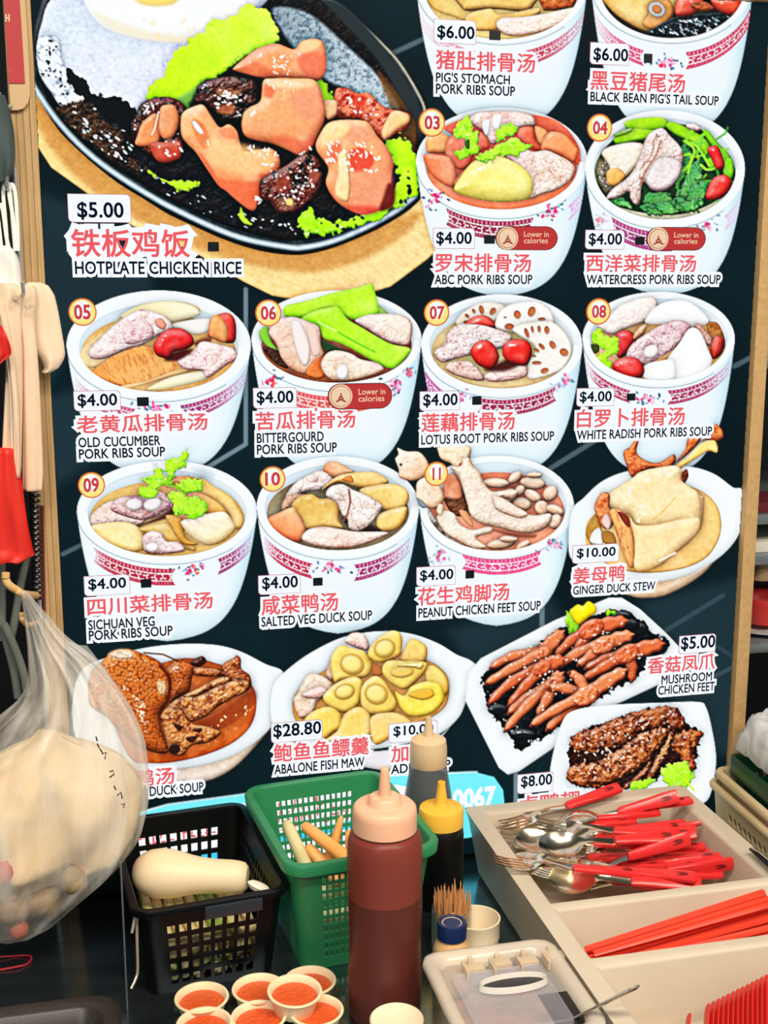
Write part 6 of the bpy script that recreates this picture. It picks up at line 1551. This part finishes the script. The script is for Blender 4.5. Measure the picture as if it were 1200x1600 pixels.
cutlery('spoon', (842, 1374), (1098, 1384), 0.078, 0.076, 34, 'nearest spoon, golden bowl above the tray\'s first divider')
cutlery('fork', (872, 1352), (1090, 1373), .078, .086, 12, 'red handle lying on top at the front, over the nearest spoon')

for kd, a_, b_, z0, z1, r_, l_ in [
    ('fork', (782, 1292), (985, 1272), .062, .080, 10, 'fork whose tines lean in the tray\'s left back corner, below the corner fork'),
    ('spoon', (838, 1302), (1045, 1290), .052, .070, 180, 'upturned dark spoon under the wide golden one'),
    ('fork', (822, 1288), (1030, 1268), .070, .090, 175, 'upturned fork arching over the back of the heap'),
    ('spoon', (876, 1330), (1102, 1322), .048, .066, 0, SU), ('fork', (862, 1340), (1112, 1345), .048, .066, 30, FU),
    ('spoon', (820, 1356), (1040, 1352), .054, .068, 175, 'upturned spoon behind the nearest spoon'),
    ('fork', (845, 1330), (1088, 1300), .056, .096, 40, 'red handle crossing under the slanting ones at the right'),
    ('spoon', (905, 1310), (1096, 1286), .064, .090, -30, 'red handle pointing to the back right corner of the tray'),
    ('fork', (832, 1368), (1062, 1384), .058, .064, 0, FU), ('spoon', (795, 1345), (1010, 1338), .060, .072, 0, SU)]:
    cutlery(kd, a_, b_, z0 if 'tines lean' in l_ or 'arching' in l_ else z0-.016, z1, r_, l_)

# chopsticks
M_CH = mat('red_chopstick_plastic', (236, 70, 48), .38, spec=.45, sss=.08)
mbc = MB(); P = []
for u, r_ in [(0, .0018), (.001, .0022), (.10, .0030), (.2, .0037), (.244, .0039), (.245, .0035)]:
    P.append([(u, r_*math.copysign(abs(math.cos(a))**.6, math.cos(a)), r_*math.copysign(abs(math.sin(a))**.6, math.sin(a))) for a in np.arange(8)/8*2*np.pi])
mbc.grid(np.array(P), closed=True); mbc.f += [tuple(range(8))[::-1], tuple(40+i for i in range(8))]; mbc.m += [0, 0]
chp = None; rs = np.random.RandomState(8)
for k in range(46):
    lay, i = divmod(k, 11 if k < 33 else 12)
    lay = k//12; i = k % 12
    if lay >= 2 and rs.rand() < .34: continue
    ye = -.437+i*.0082+rs.uniform(-.0015, .0015); yt = -.434+i*.0060+rs.uniform(-.0015, .0015)
    xt = IX0+.016+rs.uniform(0, .012); z0 = ZC+.040+lay*.0090+rs.uniform(0, .0012); z1 = ZC+.058+lay*.0105+i*.0016+rs.uniform(-.0025, .0035)
    d = Vector((.245, ye-yt, z1-z0)); m_ = frame((xt, yt, z0), d) @ Matrix.Rotation(rs.uniform(-.7, .7), 4, 'X')
    if chp is None:
        chp = mbc.build('chopstick', M_CH); chp.matrix_world = m_; tag(chp, 'red plastic chopstick in the tray compartment in front of the forks', 'chopstick', 'chopsticks in the cutlery tray')
    else:
        o = chp.copy(); COL.objects.link(o); o.matrix_world = m_
# soup spoons, nested on edge
M_SS = mat('red_melamine', (206, 42, 34), .36, spec=.5, coat=.2)
sp = None
def soup_spoon_mesh():
    mb = MB(); n = 12; P = []
    for t in np.linspace(0, 1, 16):     # t along the bowl and the handle (y), scoop opens to +x
        y = -.030+.125*t
        w = .0185*math.sqrt(max(1e-4, 1-((t-.24)/.25)**2)) if t < .40 else .0125-.004*(t-.4)/.6
        if .24 < t < .40: w = max(w, .0125)
        dpt = .014*max(0, 1-((t-.22)/.30)**2) if t < .5 else .002
        dpt = max(dpt, .0025); zc = .040*max(0, t-.38)**1.2*1.5
        row = [(-dpt*(1-a*a), y, zc+w*a) for a in np.linspace(-1, 1, n)]+[(-dpt*(1-a*a)+.0016, y, zc+w*a*.97) for a in np.linspace(1, -1, n)]
        P.append(row)
    mb.grid(np.array(P), closed=True); k = 24
    mb.f += [tuple(range(k))[::-1], tuple(15*k+i for i in range(k))]; mb.m += [0, 0]
    return mb
for k in range(20):
    x = IX0+.056+k*.0076; y = -.602+.0030*k; z = ZC+.032+(.007 if k > 15 else 0)
    m_ = Matrix.Translation((x, y, z)) @ Matrix.Rotation(math.radians(-24), 4, 'Z') @ Matrix.Rotation(math.radians(12), 4, 'Y')
    lab = 'red soup spoon nested on edge in the row at the front of the cutlery tray' if k else 'leftmost red soup spoon, standing slightly apart from the nested row'
    if sp is None:
        sp = soup_spoon_mesh().build('soup_spoon', M_SS, subsurf=1); m_ = Matrix.Translation((-.016, 0, -.006)) @ m_; sp.matrix_world = m_; tag(sp, lab, 'soup spoon', 'red soup spoons')
    else:
        o = sp.copy(); COL.objects.link(o); o.matrix_world = m_; o['label'] = lab

# ------------------------------------------------------------------ stacked baskets on the right
M_BEI = mat('beige_basket_plastic', (214, 194, 154), .5, noise=(9, (186, 164, 122), .35, .7, (1, 1, 1)))
rb = local_thing('plastic_basket', rot_frame((1.022, -.235, ZC+.0005), -2.0), 'lower beige plastic basket with two rows of round holes, under the other two', 'basket')
basket(rb, .300, .400, .098, .015, .003, .955, (M_BEI, M_BEI), 14, 20, 2, (.36, .72), rounded=True, rimh=.007, rimo=.006)
rb2 = local_thing('plastic_basket', rot_frame((1.024, -.237, ZC+.0055), -2.0), 'second beige plastic basket, nested between the lower beige and the dark green one', 'basket')
basket(rb2, .290, .390, .112, .014, .003, .93, (M_BEI, M_BEI), 12, 16, 2, (.25, .5), rimh=.008, rimo=.007)
rb3 = local_thing('plastic_basket', rot_frame((1.028, -.24, ZC+.082), -2.0), 'dark green plastic basket on top of the beige ones, covered by a clear bag', 'basket')
M_DG = mat('dark_green_plastic', (16, 62, 42), .35)
basket(rb3, .272, .372, .062, .012, .003, .96, (M_DG, M_DG), 16, 22, 1, (.40, .62), bar=.9, rimh=.024, rimo=.004)
# white things inside the green basket: folded bags
mb = MB(); rs = np.random.RandomState(2)
xs_ = np.linspace(.90, 1.16, 40); ys_ = np.linspace(-.42, -.052, 50); GXX, GYY = np.meshgrid(xs_, ys_)
def film(x, y):
    e = np.minimum(np.minimum(x-.895, 1.165-x), np.minimum(y+.425, -.047-y))
    b_ = np.clip(e/.022, 0, 1); b_ = b_*b_*(3-2*b_)
    r1 = ridge(x*1000, y*1000, 46, 5)+.6*ridge(x*1000+y*500, y*1000, 22, 9)
    return ZC+.149+b_*(.018+.038*np.clip((y+.22)/.13, 0, 1))+.016*r1*np.clip(e/.02, .1, 1)
mb.grid(np.stack([GXX, GYY, film(GXX, GYY)], -1))
def film_mat(name, col, a, rough=.25, spread=.16, sc=(26, 26, 3)):
    """thin plastic film: how much shows through varies with its creases"""
    m = mat(name, col, rough, spec=.7); nt = m.node_tree; b = nt.nodes['Principled BSDF']
    tc = nt.nodes.new('ShaderNodeTexCoord'); mp = nt.nodes.new('ShaderNodeMapping'); mp.inputs['Scale'].default_value = sc
    n = nt.nodes.new('ShaderNodeTexNoise'); n.inputs['Scale'].default_value = 1.0; n.inputs['Detail'].default_value = 5; n.inputs['Distortion'].default_value = .8
    r = nt.nodes.new('ShaderNodeMapRange'); r.inputs[1].default_value = .35; r.inputs[2].default_value = .72; r.inputs[3].default_value = max(.06, a-spread); r.inputs[4].default_value = a+spread*1.6
    bp = nt.nodes.new('ShaderNodeBump'); bp.inputs['Strength'].default_value = .7; bp.inputs['Distance'].default_value = .004
    nt.links.new(tc.outputs['Object'], mp.inputs[0]); nt.links.new(mp.outputs[0], n.inputs['Vector']); nt.links.new(n.outputs['Fac'], r.inputs[0]); nt.links.new(r.outputs[0], b.inputs['Alpha'])
    nt.links.new(n.outputs['Fac'], bp.inputs['Height']); nt.links.new(bp.outputs[0], b.inputs['Normal'])
    return m
o = mb.build('plastic_film', film_mat('white_film', (232, 236, 236), .55, sc=(30, 30, 30)), angle=180)
tag(o, 'crumpled translucent white plastic bag lying on the dark green basket', 'plastic bag')
so = o.modifiers.new('solid', 'SOLIDIFY'); so.thickness = .0008
kn = atz(1185, 1335, ZC+.112)
t_ = thing('tongs', tuple(kn), 'black and steel handle end lying on the tray rim beside the right baskets', 'utensil')
MB().tube([atz(1174, 1326, ZC+.110), atz(1186, 1335, ZC+.110), atz(1215, 1362, ZC+.110)], [.004, .006, .006], 10, flat=.5).build('handle', M_BLACK, t_)
MB().tube([atz(1174, 1325, ZC+.1145), atz(1188, 1333, ZC+.1145), atz(1217, 1358, ZC+.1145)], .0014, 8).build('steel_edge', M_STEEL, t_)

# ------------------------------------------------------------------ shelves behind the right post
M_SHELF = mat('shelf_steel', (150, 158, 160), .35, metal=.6)
sh = thing('shelf_rack', (1.22, .30, 0), 'steel shelf rack standing behind the right frame post', 'shelf')
ys0, ys1 = .09, .50
zs = [aty(1185, 1006, ys0)[2], aty(1185, 868, ys0)[2], aty(1185, 805, ys0)[2], aty(1190, 560, ys0)[2]]
for z in zs: MB().box((.975, ys0, z-.016), (1.45, ys1, z), bev=.002).build('shelf_board', M_SHELF, sh)
for x in (.978, 1.43):
    for y in (ys0+.02, ys1-.03): MB().box((x, y, ZC+.001 if y < .29 else .0), (x+.018, y+.018, 2.0)).build('upright', mat('upright_dark', (30, 34, 36), .5), sh, smooth=False)
def box_thing(name, px0, py0, px1, py1, y, dz, m, label, cat):
    a, b_ = aty(px0, py1, y), aty(px1, py0, y)
    t_ = MB().box((a[0], y, a[2]), (b_[0], y+dz, b_[2]), bev=.003).build(name, m)
    return tag(t_, label, cat)
def on_shelf(name, px, w, h, z, y, d, m, label, cat):
    x = aty(px, 800, y)[0]; o = MB().box((x, y, z+.0005), (x+w, y+d, z+h), bev=.002).build(name, m); return tag(o, label, cat)
on_shelf('storage_box', 1172, .16, .018, zs[1], .105, .12, mat('cream_box', (226, 222, 206), .5), 'white flat box on the shelf behind the right post', 'box')
on_shelf('folded_cloth', 1172, .14, .016, zs[2], .105, .1, mat('maroon_cloth', (104, 26, 44), .8), 'maroon folded cloth on the shelf behind the right post', 'cloth')
on_shelf('paper_stack', 1174, .14, .03, zs[3], .105, .1, mat('grey_paper', (150, 164, 166), .7), 'grey paper pack on the top shelf at the right edge', 'paper')
x_ = aty(1203, 945, .14)[0]
o = MB().lathe([(.020, .0005), (.024, .001), (.042, .034), (.043, .048), (.041, .048), (.039, .034), (.022, .005), (.001, .004)], 32, c=(x_, .16, zs[0]+.013), caps=False).build('plastic_bowl', mat('red_bowl', (222, 60, 58), .35))
tag(o, 'red plastic bowl on the white plate at the right edge', 'bowl')
o = MB().lathe([(.03, .0005), (.035, .001), (.062, .009), (.063, .011), (.06, .011), (.034, .004), (.001, .003)], 32, c=(x_, .16, zs[0]), caps=False).build('plate', mat('white_plate', (206, 210, 206), .35)); tag(o, 'white plate under the red bowl on the shelf', 'plate')
o = MB().lathe([(.018, 0), (.022, .002), (.022, .03), (.017, .034), (.001, .035)], 28, c=(aty(1192, 835, .12)[0]+.006, .13, zs[1]-.05)).build('tin_can', mat('tan_can', (176, 146, 108), .4, metal=.3)); tag(o, 'small tan tin between the shelves at the right edge', 'can'); o.location.z += .0
on_shelf('red_packet', 1170, .10, .022, zs[0], .30, .06, mat('red_packet_card', (150, 30, 34), .5), 'dark red packet at the back of the lowest shelf', 'packet')

# ------------------------------------------------------------------ left edge: sign, hanging bags
t_ = thing('sign_card', tuple(aty(25, 90, -.03)), 'red and beige sign card with a letter H, on the left frame post', 'sign')
M_BEIGE = mat('sign_beige', (214, 180, 134), .5); M_SRED = mat('sign_red', (190, 52, 56), .5)
def flat_poly(name, P, y, th, m, parent, **k):
    mb = MB(); mb.prism([aty(px, py, y) for px, py in P], (0, th, 0)); return mb.build(name, m, parent, smooth=False, **k)
flat_poly('card', [(-2, -30), (36, -30), (39, 0), (43, 60), (46, 120), (47, 145), (44, 160), (37, 169), (28, 172), (17, 172), (14, 130), (6, 0)], -.018, .005, M_BEIGE, t_)
flat_poly('red_panel', [(0, -30), (28, -30), (31, 6), (34, 50), (39, 130), (13.5, 130), (6, 0)], -.0195, .0012, M_SRED, t_)
mb = MB()
for q in [(8.5, 22, 10.3, 34), (13.2, 22, 15, 34), (10, 27, 13.6, 29.2)]:
    mb.prism([aty(q[0], q[1], -.0197), aty(q[2], q[1], -.0197), aty(q[2], q[3], -.0197), aty(q[0], q[3], -.0197)], (0, -.0006, 0))
mb.build('letter_h', mat('sign_cream', (240, 220, 180), .5), t_, smooth=False)
mb = MB()
for q in [(13, 108, 16, 109), (14, 109, 15, 113), (17, 108, 18, 113)]: mb.prism([aty(q[0], q[1], -.0197), aty(q[2], q[1], -.0197), aty(q[2], q[3], -.0197), aty(q[0], q[3], -.0197)], (0, -.0006, 0))
mb.build('small_lettering', mat('sign_pale_red', (214, 110, 104), .5), t_, smooth=False)

rs = np.random.RandomState(6)
def wr(seed, k1=5, amp=.12):
    ph = np.random.RandomState(seed).uniform(0, 6.28, 8)
    def f(s, a): return amp*(math.sin(k1*a+ph[0]+2*s)+.6*math.sin((k1+3)*a+ph[1]-3*s)+.5*math.sin(9*s+2*a+ph[2]))
    return f
# hanging rail with hooks on the left
M_RAIL = mat('rail_metal', (196, 204, 202), .3, metal=.7)
rail = thing('hanging_rail', tuple(aty(30, 300, -.02)), 'thin pale metal upright beside the left post that the bags hang from', 'rail')
pr = aty(31, 260, -.016)[0]
MB().tube([(pr-.006, -.02, ZC+.002), (pr-.006, -.02, 1.2), (pr-.006, -.02, aty(31, 262, -.02)[2])], .0028, 10).build('upright_rod', M_RAIL, rail)
def hook_arm(z, y1, x1): MB().tube(curve3([(pr-.006, -.02, z), (pr-.006+(x1-pr)*.3, y1*.5, z-.002), (x1, y1, z-.004), (x1, y1-.008, z+.01)]), .0025, 8).build('hook_arm', M_RAIL, rail)
# dark grey bag at the top left
mb = MB(); loft(mb, [(150, -20, 8), (175, -30, 16), (205, -40, 22), (240, -40, 24), (268, -34, 22), (285, -20, 12)], -.05, .02, fold=wr(1, 5, .25))
tag(mb.build('cloth_bag', mat('grey_green_cloth', (70, 84, 84), .8, bump=(60, .4)), angle=180), 'dark grey cloth bag hanging beside the left post, under the sign', 'bag')
hook_arm(aty(8, 160, -.05)[2], -.05, aty(0, 160, -.05)[0])
mb = MB()
M_WB = mat('white_bag_plastic', (250, 248, 240), .4, sss=.3)
wb = thing('carrier_bag', tuple(aty(10, 400, -.06)), 'white carrier bags hanging by their looped handles at the left edge', 'plastic bag', None)
mb = MB(); loft(mb, [(384, 2, 14), (392, -8, 24), (410, -20, 31), (440, -26, 34), (462, -28, 34)], -.05, .012, fold=wr(3, 4, .2)); mb.build('bag_body', M_WB, wb, angle=180)
for i, P in enumerate([[(12, 392), (9, 350), (5, 300), (10, 284), (16, 300), (20, 350), (24, 392)], [(24, 392), (20, 340), (14, 300), (19, 288), (24, 305), (27, 350), (28, 392)], [(2, 388), (-2, 350), (-4, 330), (2, 320), (6, 340), (10, 370), (14, 388)]]):
    MB().tube(curve3([aty(x, y, -.05-.004*i) for x, y in P]), .0022, 8, flat=.35, up=(0, 1, 0)).build('bag_handle', M_WB, wb)
hook_arm(aty(12, 290, -.05)[2], -.058, aty(12, 290, -.05)[0])
M_CB = mat('cream_bag_plastic', (244, 222, 194), .45, noise=(10, (238, 208, 178), .3, .75, (2, 1, .4)), sss=.25)
cb = thing('carrier_bag', tuple(aty(50, 460, -.09)), 'bundle of cream carrier bags hanging folded over the left post', 'plastic bag')
mb = MB(); loft(mb, [(441, 44, 62), (446, 34, 76), (462, 30, 86), (490, 34, 92), (520, 40, 97), (548, 52, 102), (560, 62, 101), (575, 70, 92), (582, 64, 80)], -.036, .012, fold=wr(11, 3, .13)); mb.build('side_flap', M_CB, cb, angle=180)
mb = MB(); loft(mb, [(442, -8, 22), (452, -14, 40), (480, -8, 36), (520, 2, 34), (560, 10, 36), (640, 6, 35), (700, 3, 34), (748, 1, 33)], -.066, .010, fold=wr(12, 4, .13)); mb.build('hanging_strip', M_CB, cb, angle=180)
mb = MB(); loft(mb, [(446, 28, 54), (460, 26, 60), (500, 30, 54), (540, 34, 58), (600, 34, 62), (680, 35, 66), (740, 35, 68), (766, 36, 66)], -.058, .010, fold=wr(13, 4, .13)); mb.build('hanging_strip', M_CB, cb, angle=180)
mb = MB(); loft(mb, [(470, -10, 4), (500, -6, 14), (560, 10, 24), (620, 16, 30), (700, 18, 32), (746, 18, 32)], -.078, .006, fold=wr(14, 3, .2)); mb.build('hanging_strip', M_CB, cb, angle=180)
for (x, y, r_) in [(24, 468, 6), (49, 468, 5.5), (48, 480, 5)]:
    c = aty(x, y, -.082); q = r_*.00082
    MB().tube(curve3([(c[0]-q, c[1], c[2]-q*2), (c[0]-q, c[1], c[2]), (c[0]-q*.6, c[1], c[2]+q*.8), (c[0]+q*.3, c[1], c[2]+q), (c[0]+q, c[1], c[2]+q*.4), (c[0]+q*.9, c[1], c[2]-q*.6)]), .0012, 8, flat=.6).build('fold_loop', M_CB, cb)
hook_arm(aty(40, 448, -.06)[2]-.004, -.085, aty(38, 448, -.06)[0])
M_RB = mat('red_bag_plastic', (232, 52, 40), .4, noise=(12, (206, 36, 30), .35, .7, (6, 1, .5)), sss=.15)
mb = MB(); loft(mb, [(508, -30, 2), (530, -30, 14), (552, -30, 20), (562, -30, 8), (575, -30, -6)], -.10, .010, fold=wr(21, 4, .3))
tag(mb.build('carrier_bag', M_RB, angle=180), 'small red carrier bag showing left of the cream bags, upper one', 'plastic bag')
mb = MB(); loft(mb, [(700, -30, 30), (745, -30, 34), (780, -30, 38), (820, -30, 44), (855, -34, 52), (868, -36, 55), (876, -30, 40)], -.075, .016, fold=wr(22, 6, .25))
tag(mb.build('carrier_bag', M_RB, angle=180), 'red carrier bag hanging below the cream bags', 'plastic bag')
# black coiled cord, dark hoses, hook
c0, c1 = aty(54, 766, -.03), aty(58, 935, -.03)
T = np.linspace(0, 1, 240); P = np.stack([c0[0]+(c1[0]-c0[0])*T+.0052*np.cos(T*2*np.pi*20), -.03+.0052*np.sin(T*2*np.pi*20), c0[2]+(c1[2]-c0[2])*T], 1)
tag(MB().tube(P, .0022, 7).build('coiled_cord', mat('black_rubber', (16, 18, 20), .25, spec=.6)), 'black coiled cord hanging beside the left post', 'cord')
o = MB().tube([aty(66, 790, -.016), aty(67, 870, -.016), aty(69, 965, -.016)], .0022, 8).build('ribbon_tie', mat('dark_red_tape', (110, 34, 40), .5)); tag(o, 'thin dark red strip hanging along the left post', 'strip')
M_HOSE = mat('grey_hose', (112, 118, 112), .5)
for i, (P, l) in enumerate([([(2, 850), (3, 930), (4, 1000)], 'straight grey hose at the far left edge'), ([(46, 868), (34, 905), (22, 975), (14, 1010)], 'grey hose bending down left behind the hook'), ([(0, 960), (12, 1010), (22, 1050), (28, 1090)], 'grey hose curving right, in front of the other'), ([(6, 975), (22, 1010), (36, 1050), (42, 1085)], 'grey hose curving right, behind the other')]):
    tag(MB().tube(curve3([aty(x, y, -.01-.012*i) for x, y in P]), .0052, 10).build('rubber_hose', M_HOSE), l, 'hose', None)
t_ = thing('wall_hook', tuple(aty(45, 930, -.02)), 'cream hook that the big clear bag hangs from', 'hook')
M_HK = mat('cream_hook', (228, 184, 122), .45)
MB().tube(curve3([aty(9, 895, -.155), aty(9, 905, -.155), aty(14, 914, -.155), aty(24, 921, -.15), aty(36, 928, -.14), aty(52, 930, -.06), aty(60, 930, -.012)]), .0048, 12).build('upper_prong', M_HK, t_)
MB().tube(curve3([aty(33, 957, -.12), aty(33, 963, -.12), aty(36, 971, -.115), aty(44, 976, -.07), aty(60, 972, -.012)]), .0030, 10).build('lower_prong', M_HK, t_)

# ------------------------------------------------------------------ the big clear bag
BD = -.165
def bagfold(s, a):
    top = max(0, 1-s*1.5)
    return .38*top*math.sin(9*a+1)+.10*math.sin(5*a+6*s)+.10*math.sin(11*a-9*s)*(.4+top)+.05*math.sin(23*a+15*s)
bag = thing('plastic_bag', tuple(aty(60, 1200, BD)), 'big clear plastic bag of pale food hanging from the hook at the left', 'plastic bag')
rows = [(924, 33, 41, .006), (945, 36, 58, .012), (965, 38, 76, .016), (1000, 42, 106, .024), (1030, 43, 148, .032), (1060, 44, 174, .040), (1095, 34, 199, .050), (1130, -10, 219, .060), (1160, -40, 228, .068), (1215, -62, 234, .076), (1260, -72, 231, .080), (1300, -74, 222, .080), (1330, -74, 203, .078), (1360, -70, 172, .072), (1400, -60, 124, .058), (1440, -40, 82, .036), (1462, -20, 48, .018), (1470, 0, 22, .006)]
mb = MB(); loft(mb, rows, BD, .07, n=72, fold=bagfold)
o = mb.build('film', film_mat('clear_film', (246, 242, 232), .31, .16), bag, angle=180)
# a gusset that sticks out at the upper right
mb = MB(); mb.prism([aty(100, 1000, BD+.03), aty(122, 1008, BD+.03), aty(136, 1009, BD+.03), aty(160, 1040, BD+.03), aty(178, 1070, BD+.03), aty(120, 1050, BD+.03)], (0, .0008, 0)); mb.build('gusset', film_mat('clear_film_edge', (220, 226, 226), .25, .18), bag, smooth=False)
# handwriting on the film
mb = MB()
def pen(P, y=BD-.079): mb.tube([aty(px, py, y) for px, py in P], .0009, 6)
for P in [[(150, 1151), (152, 1158)], [(152, 1162), (155, 1169)], [(156, 1170), (160, 1176)], [(159, 1178), (166, 1176), (164, 1186)], [(171, 1206), (177, 1204), (178, 1210), (171, 1215)], [(178, 1228), (181, 1234)], [(183, 1243), (189, 1238), (191, 1248)], [(190, 1257), (195, 1256), (193, 1262)]]: pen(P)
mb.build('marker_writing', mat('marker_ink', (70, 60, 50), .6), bag)
CN = mat('puffed_food', (244, 222, 184), .6, noise=(12, (228, 198, 152), .4, .7, (1, 1, 1)), bump=(40, .3), sss=.2)
mb = MB(); loft(mb, [(1140, 60, 84, .004), (1156, 44, 120, .014), (1172, 6, 176, .026), (1190, -24, 206, .040), (1215, -50, 224, .052), (1250, -62, 224, .060), (1290, -66, 216, .060), (1325, -64, 196, .058), (1345, -58, 172, .050), (1368, -46, 118, .034), (1390, -30, 60, .018), (1400, -10, 30, .008)], BD, .055, n=48, fold=lambda s, a: .15*math.sin(4*a+9*s)+.11*math.sin(7*a-14*s)+.07*math.sin(13*a+21*s))
tag(mb.build('food_packet', CN, angle=180), 'pale cream packet filling the big clear bag', 'food packet')
rs = np.random.RandomState(9)
for px, py, r_, c, l in [(15, 1412, .024, (186, 150, 108), 'tan lump low in the clear bag, left of the brown one'), (70, 1405, .022, (170, 140, 100), 'brown lump low in the clear bag'), (28, 1450, .0125, (206, 112, 84), 'small pinkish lump at the bottom of the clear bag'), (-8, 1355, .024, (200, 62, 48), 'red lump at the left edge inside the clear bag'), (115, 1375, .016, (160, 138, 100), 'olive brown lump at the right bottom of the clear bag')]:
    c_ = aty(px, py, BD-.045+(.03 if py > 1400 else 0)); bm = bmesh.new(); bmesh.ops.create_icosphere(bm, subdivisions=3, radius=r_)
    for v in bm.verts: v.co *= 1+.22*float(fbm(np.array([[v.co.x*1000+px]]), np.array([[v.co.y*1000+v.co.z*700]]), 16, 3, 2)[0, 0])
    mb = MB().add([tuple(np.array(v.co)+c_) for v in bm.verts], [[v.index for v in f.verts] for f in bm.faces]); bm.free()
    tag(mb.build('food_lump', mat('lump_%d' % c[1], c, .6), angle=180), l, 'food')

# ------------------------------------------------------------------ lower left: divider, tray, band, bracket
t_ = thing('divider_panel', (0, -.3, ZC), 'thin clear divider panel standing edge-on left of the black basket', 'panel')
dz_ = aty(195, 1347, -.275)[2]
MB().box((-.0015, -.60, ZC+.0005), (.0000, -.275, dz_), bev=.0003).build('panel', mat('dark_acrylic', (40, 52, 56), .15, alpha=.6), t_)
MB().box((-.0017, -.276, ZC+.0005), (.0002, -.2745, dz_+.0005)).build('edge_strip', mat('bright_edge', (130, 142, 146), .3), t_, smooth=False)
zr = ZC+.036; q = atz(172, 1553, zr)
tr = thing('serving_tray', (q[0]-.2, q[1]-.14, ZC), 'dark brown plastic tray at the lower left edge', 'tray')
M_BR = mat('dark_brown_plastic', (58, 52, 50), .35, noise=(300, (74, 68, 66), .5, .75, (1, 1, 1)))
x1, y1 = q[0]+.012, q[1]+.004
mb = MB(); D = lambda d: (x1-.42+d, y1-.30+d, x1-d, y1-d)
ring(mb, [(D(.03), .02, ZC+.0008), (D(.010), .03, ZC+.030), (D(0), .034, ZC+.035), (D(.004), .033, ZC+.0365), (D(.018), .028, ZC+.0355), (D(.022), .026, ZC+.032), (D(.034), .018, ZC+.005)], cap0=True, cap1=True)
mb.build('tray_body', M_BR, tr, angle=40)
c = atz(10, 1504, ZC+.0018); P = [(c[0]+.030*math.cos(a)*(1+.06*math.sin(3*a)), c[1]+.0165*math.sin(a)*(1+.12*math.cos(2*a)), ZC+.0018+.0006*math.sin(4*a)) for a in np.linspace(0, 2*math.pi, 50)]
tag(MB().tube(P, .0013, 7).build('rubber_band', mat('red_rubber', (196, 48, 60), .45)), 'red rubber band lying on the dark counter at the left edge', 'rubber band')
o = MB(); yb_ = -.262
o.tube(curve3([aty(206, 1458, yb_-.006), aty(213, 1426, yb_), aty(214, 1470, yb_), aty(215, 1515, yb_), aty(212, 1530, yb_-.004), aty(205, 1545, yb_-.012)], 5), .0016, 8, flat=.4, up=(0, 1, 0))
tag(o.build('wire_clip', mat('worn_steel', (206, 196, 178), .4, metal=.5)), 'thin bent metal strip standing against the black basket\'s left front corner', 'metal strip')
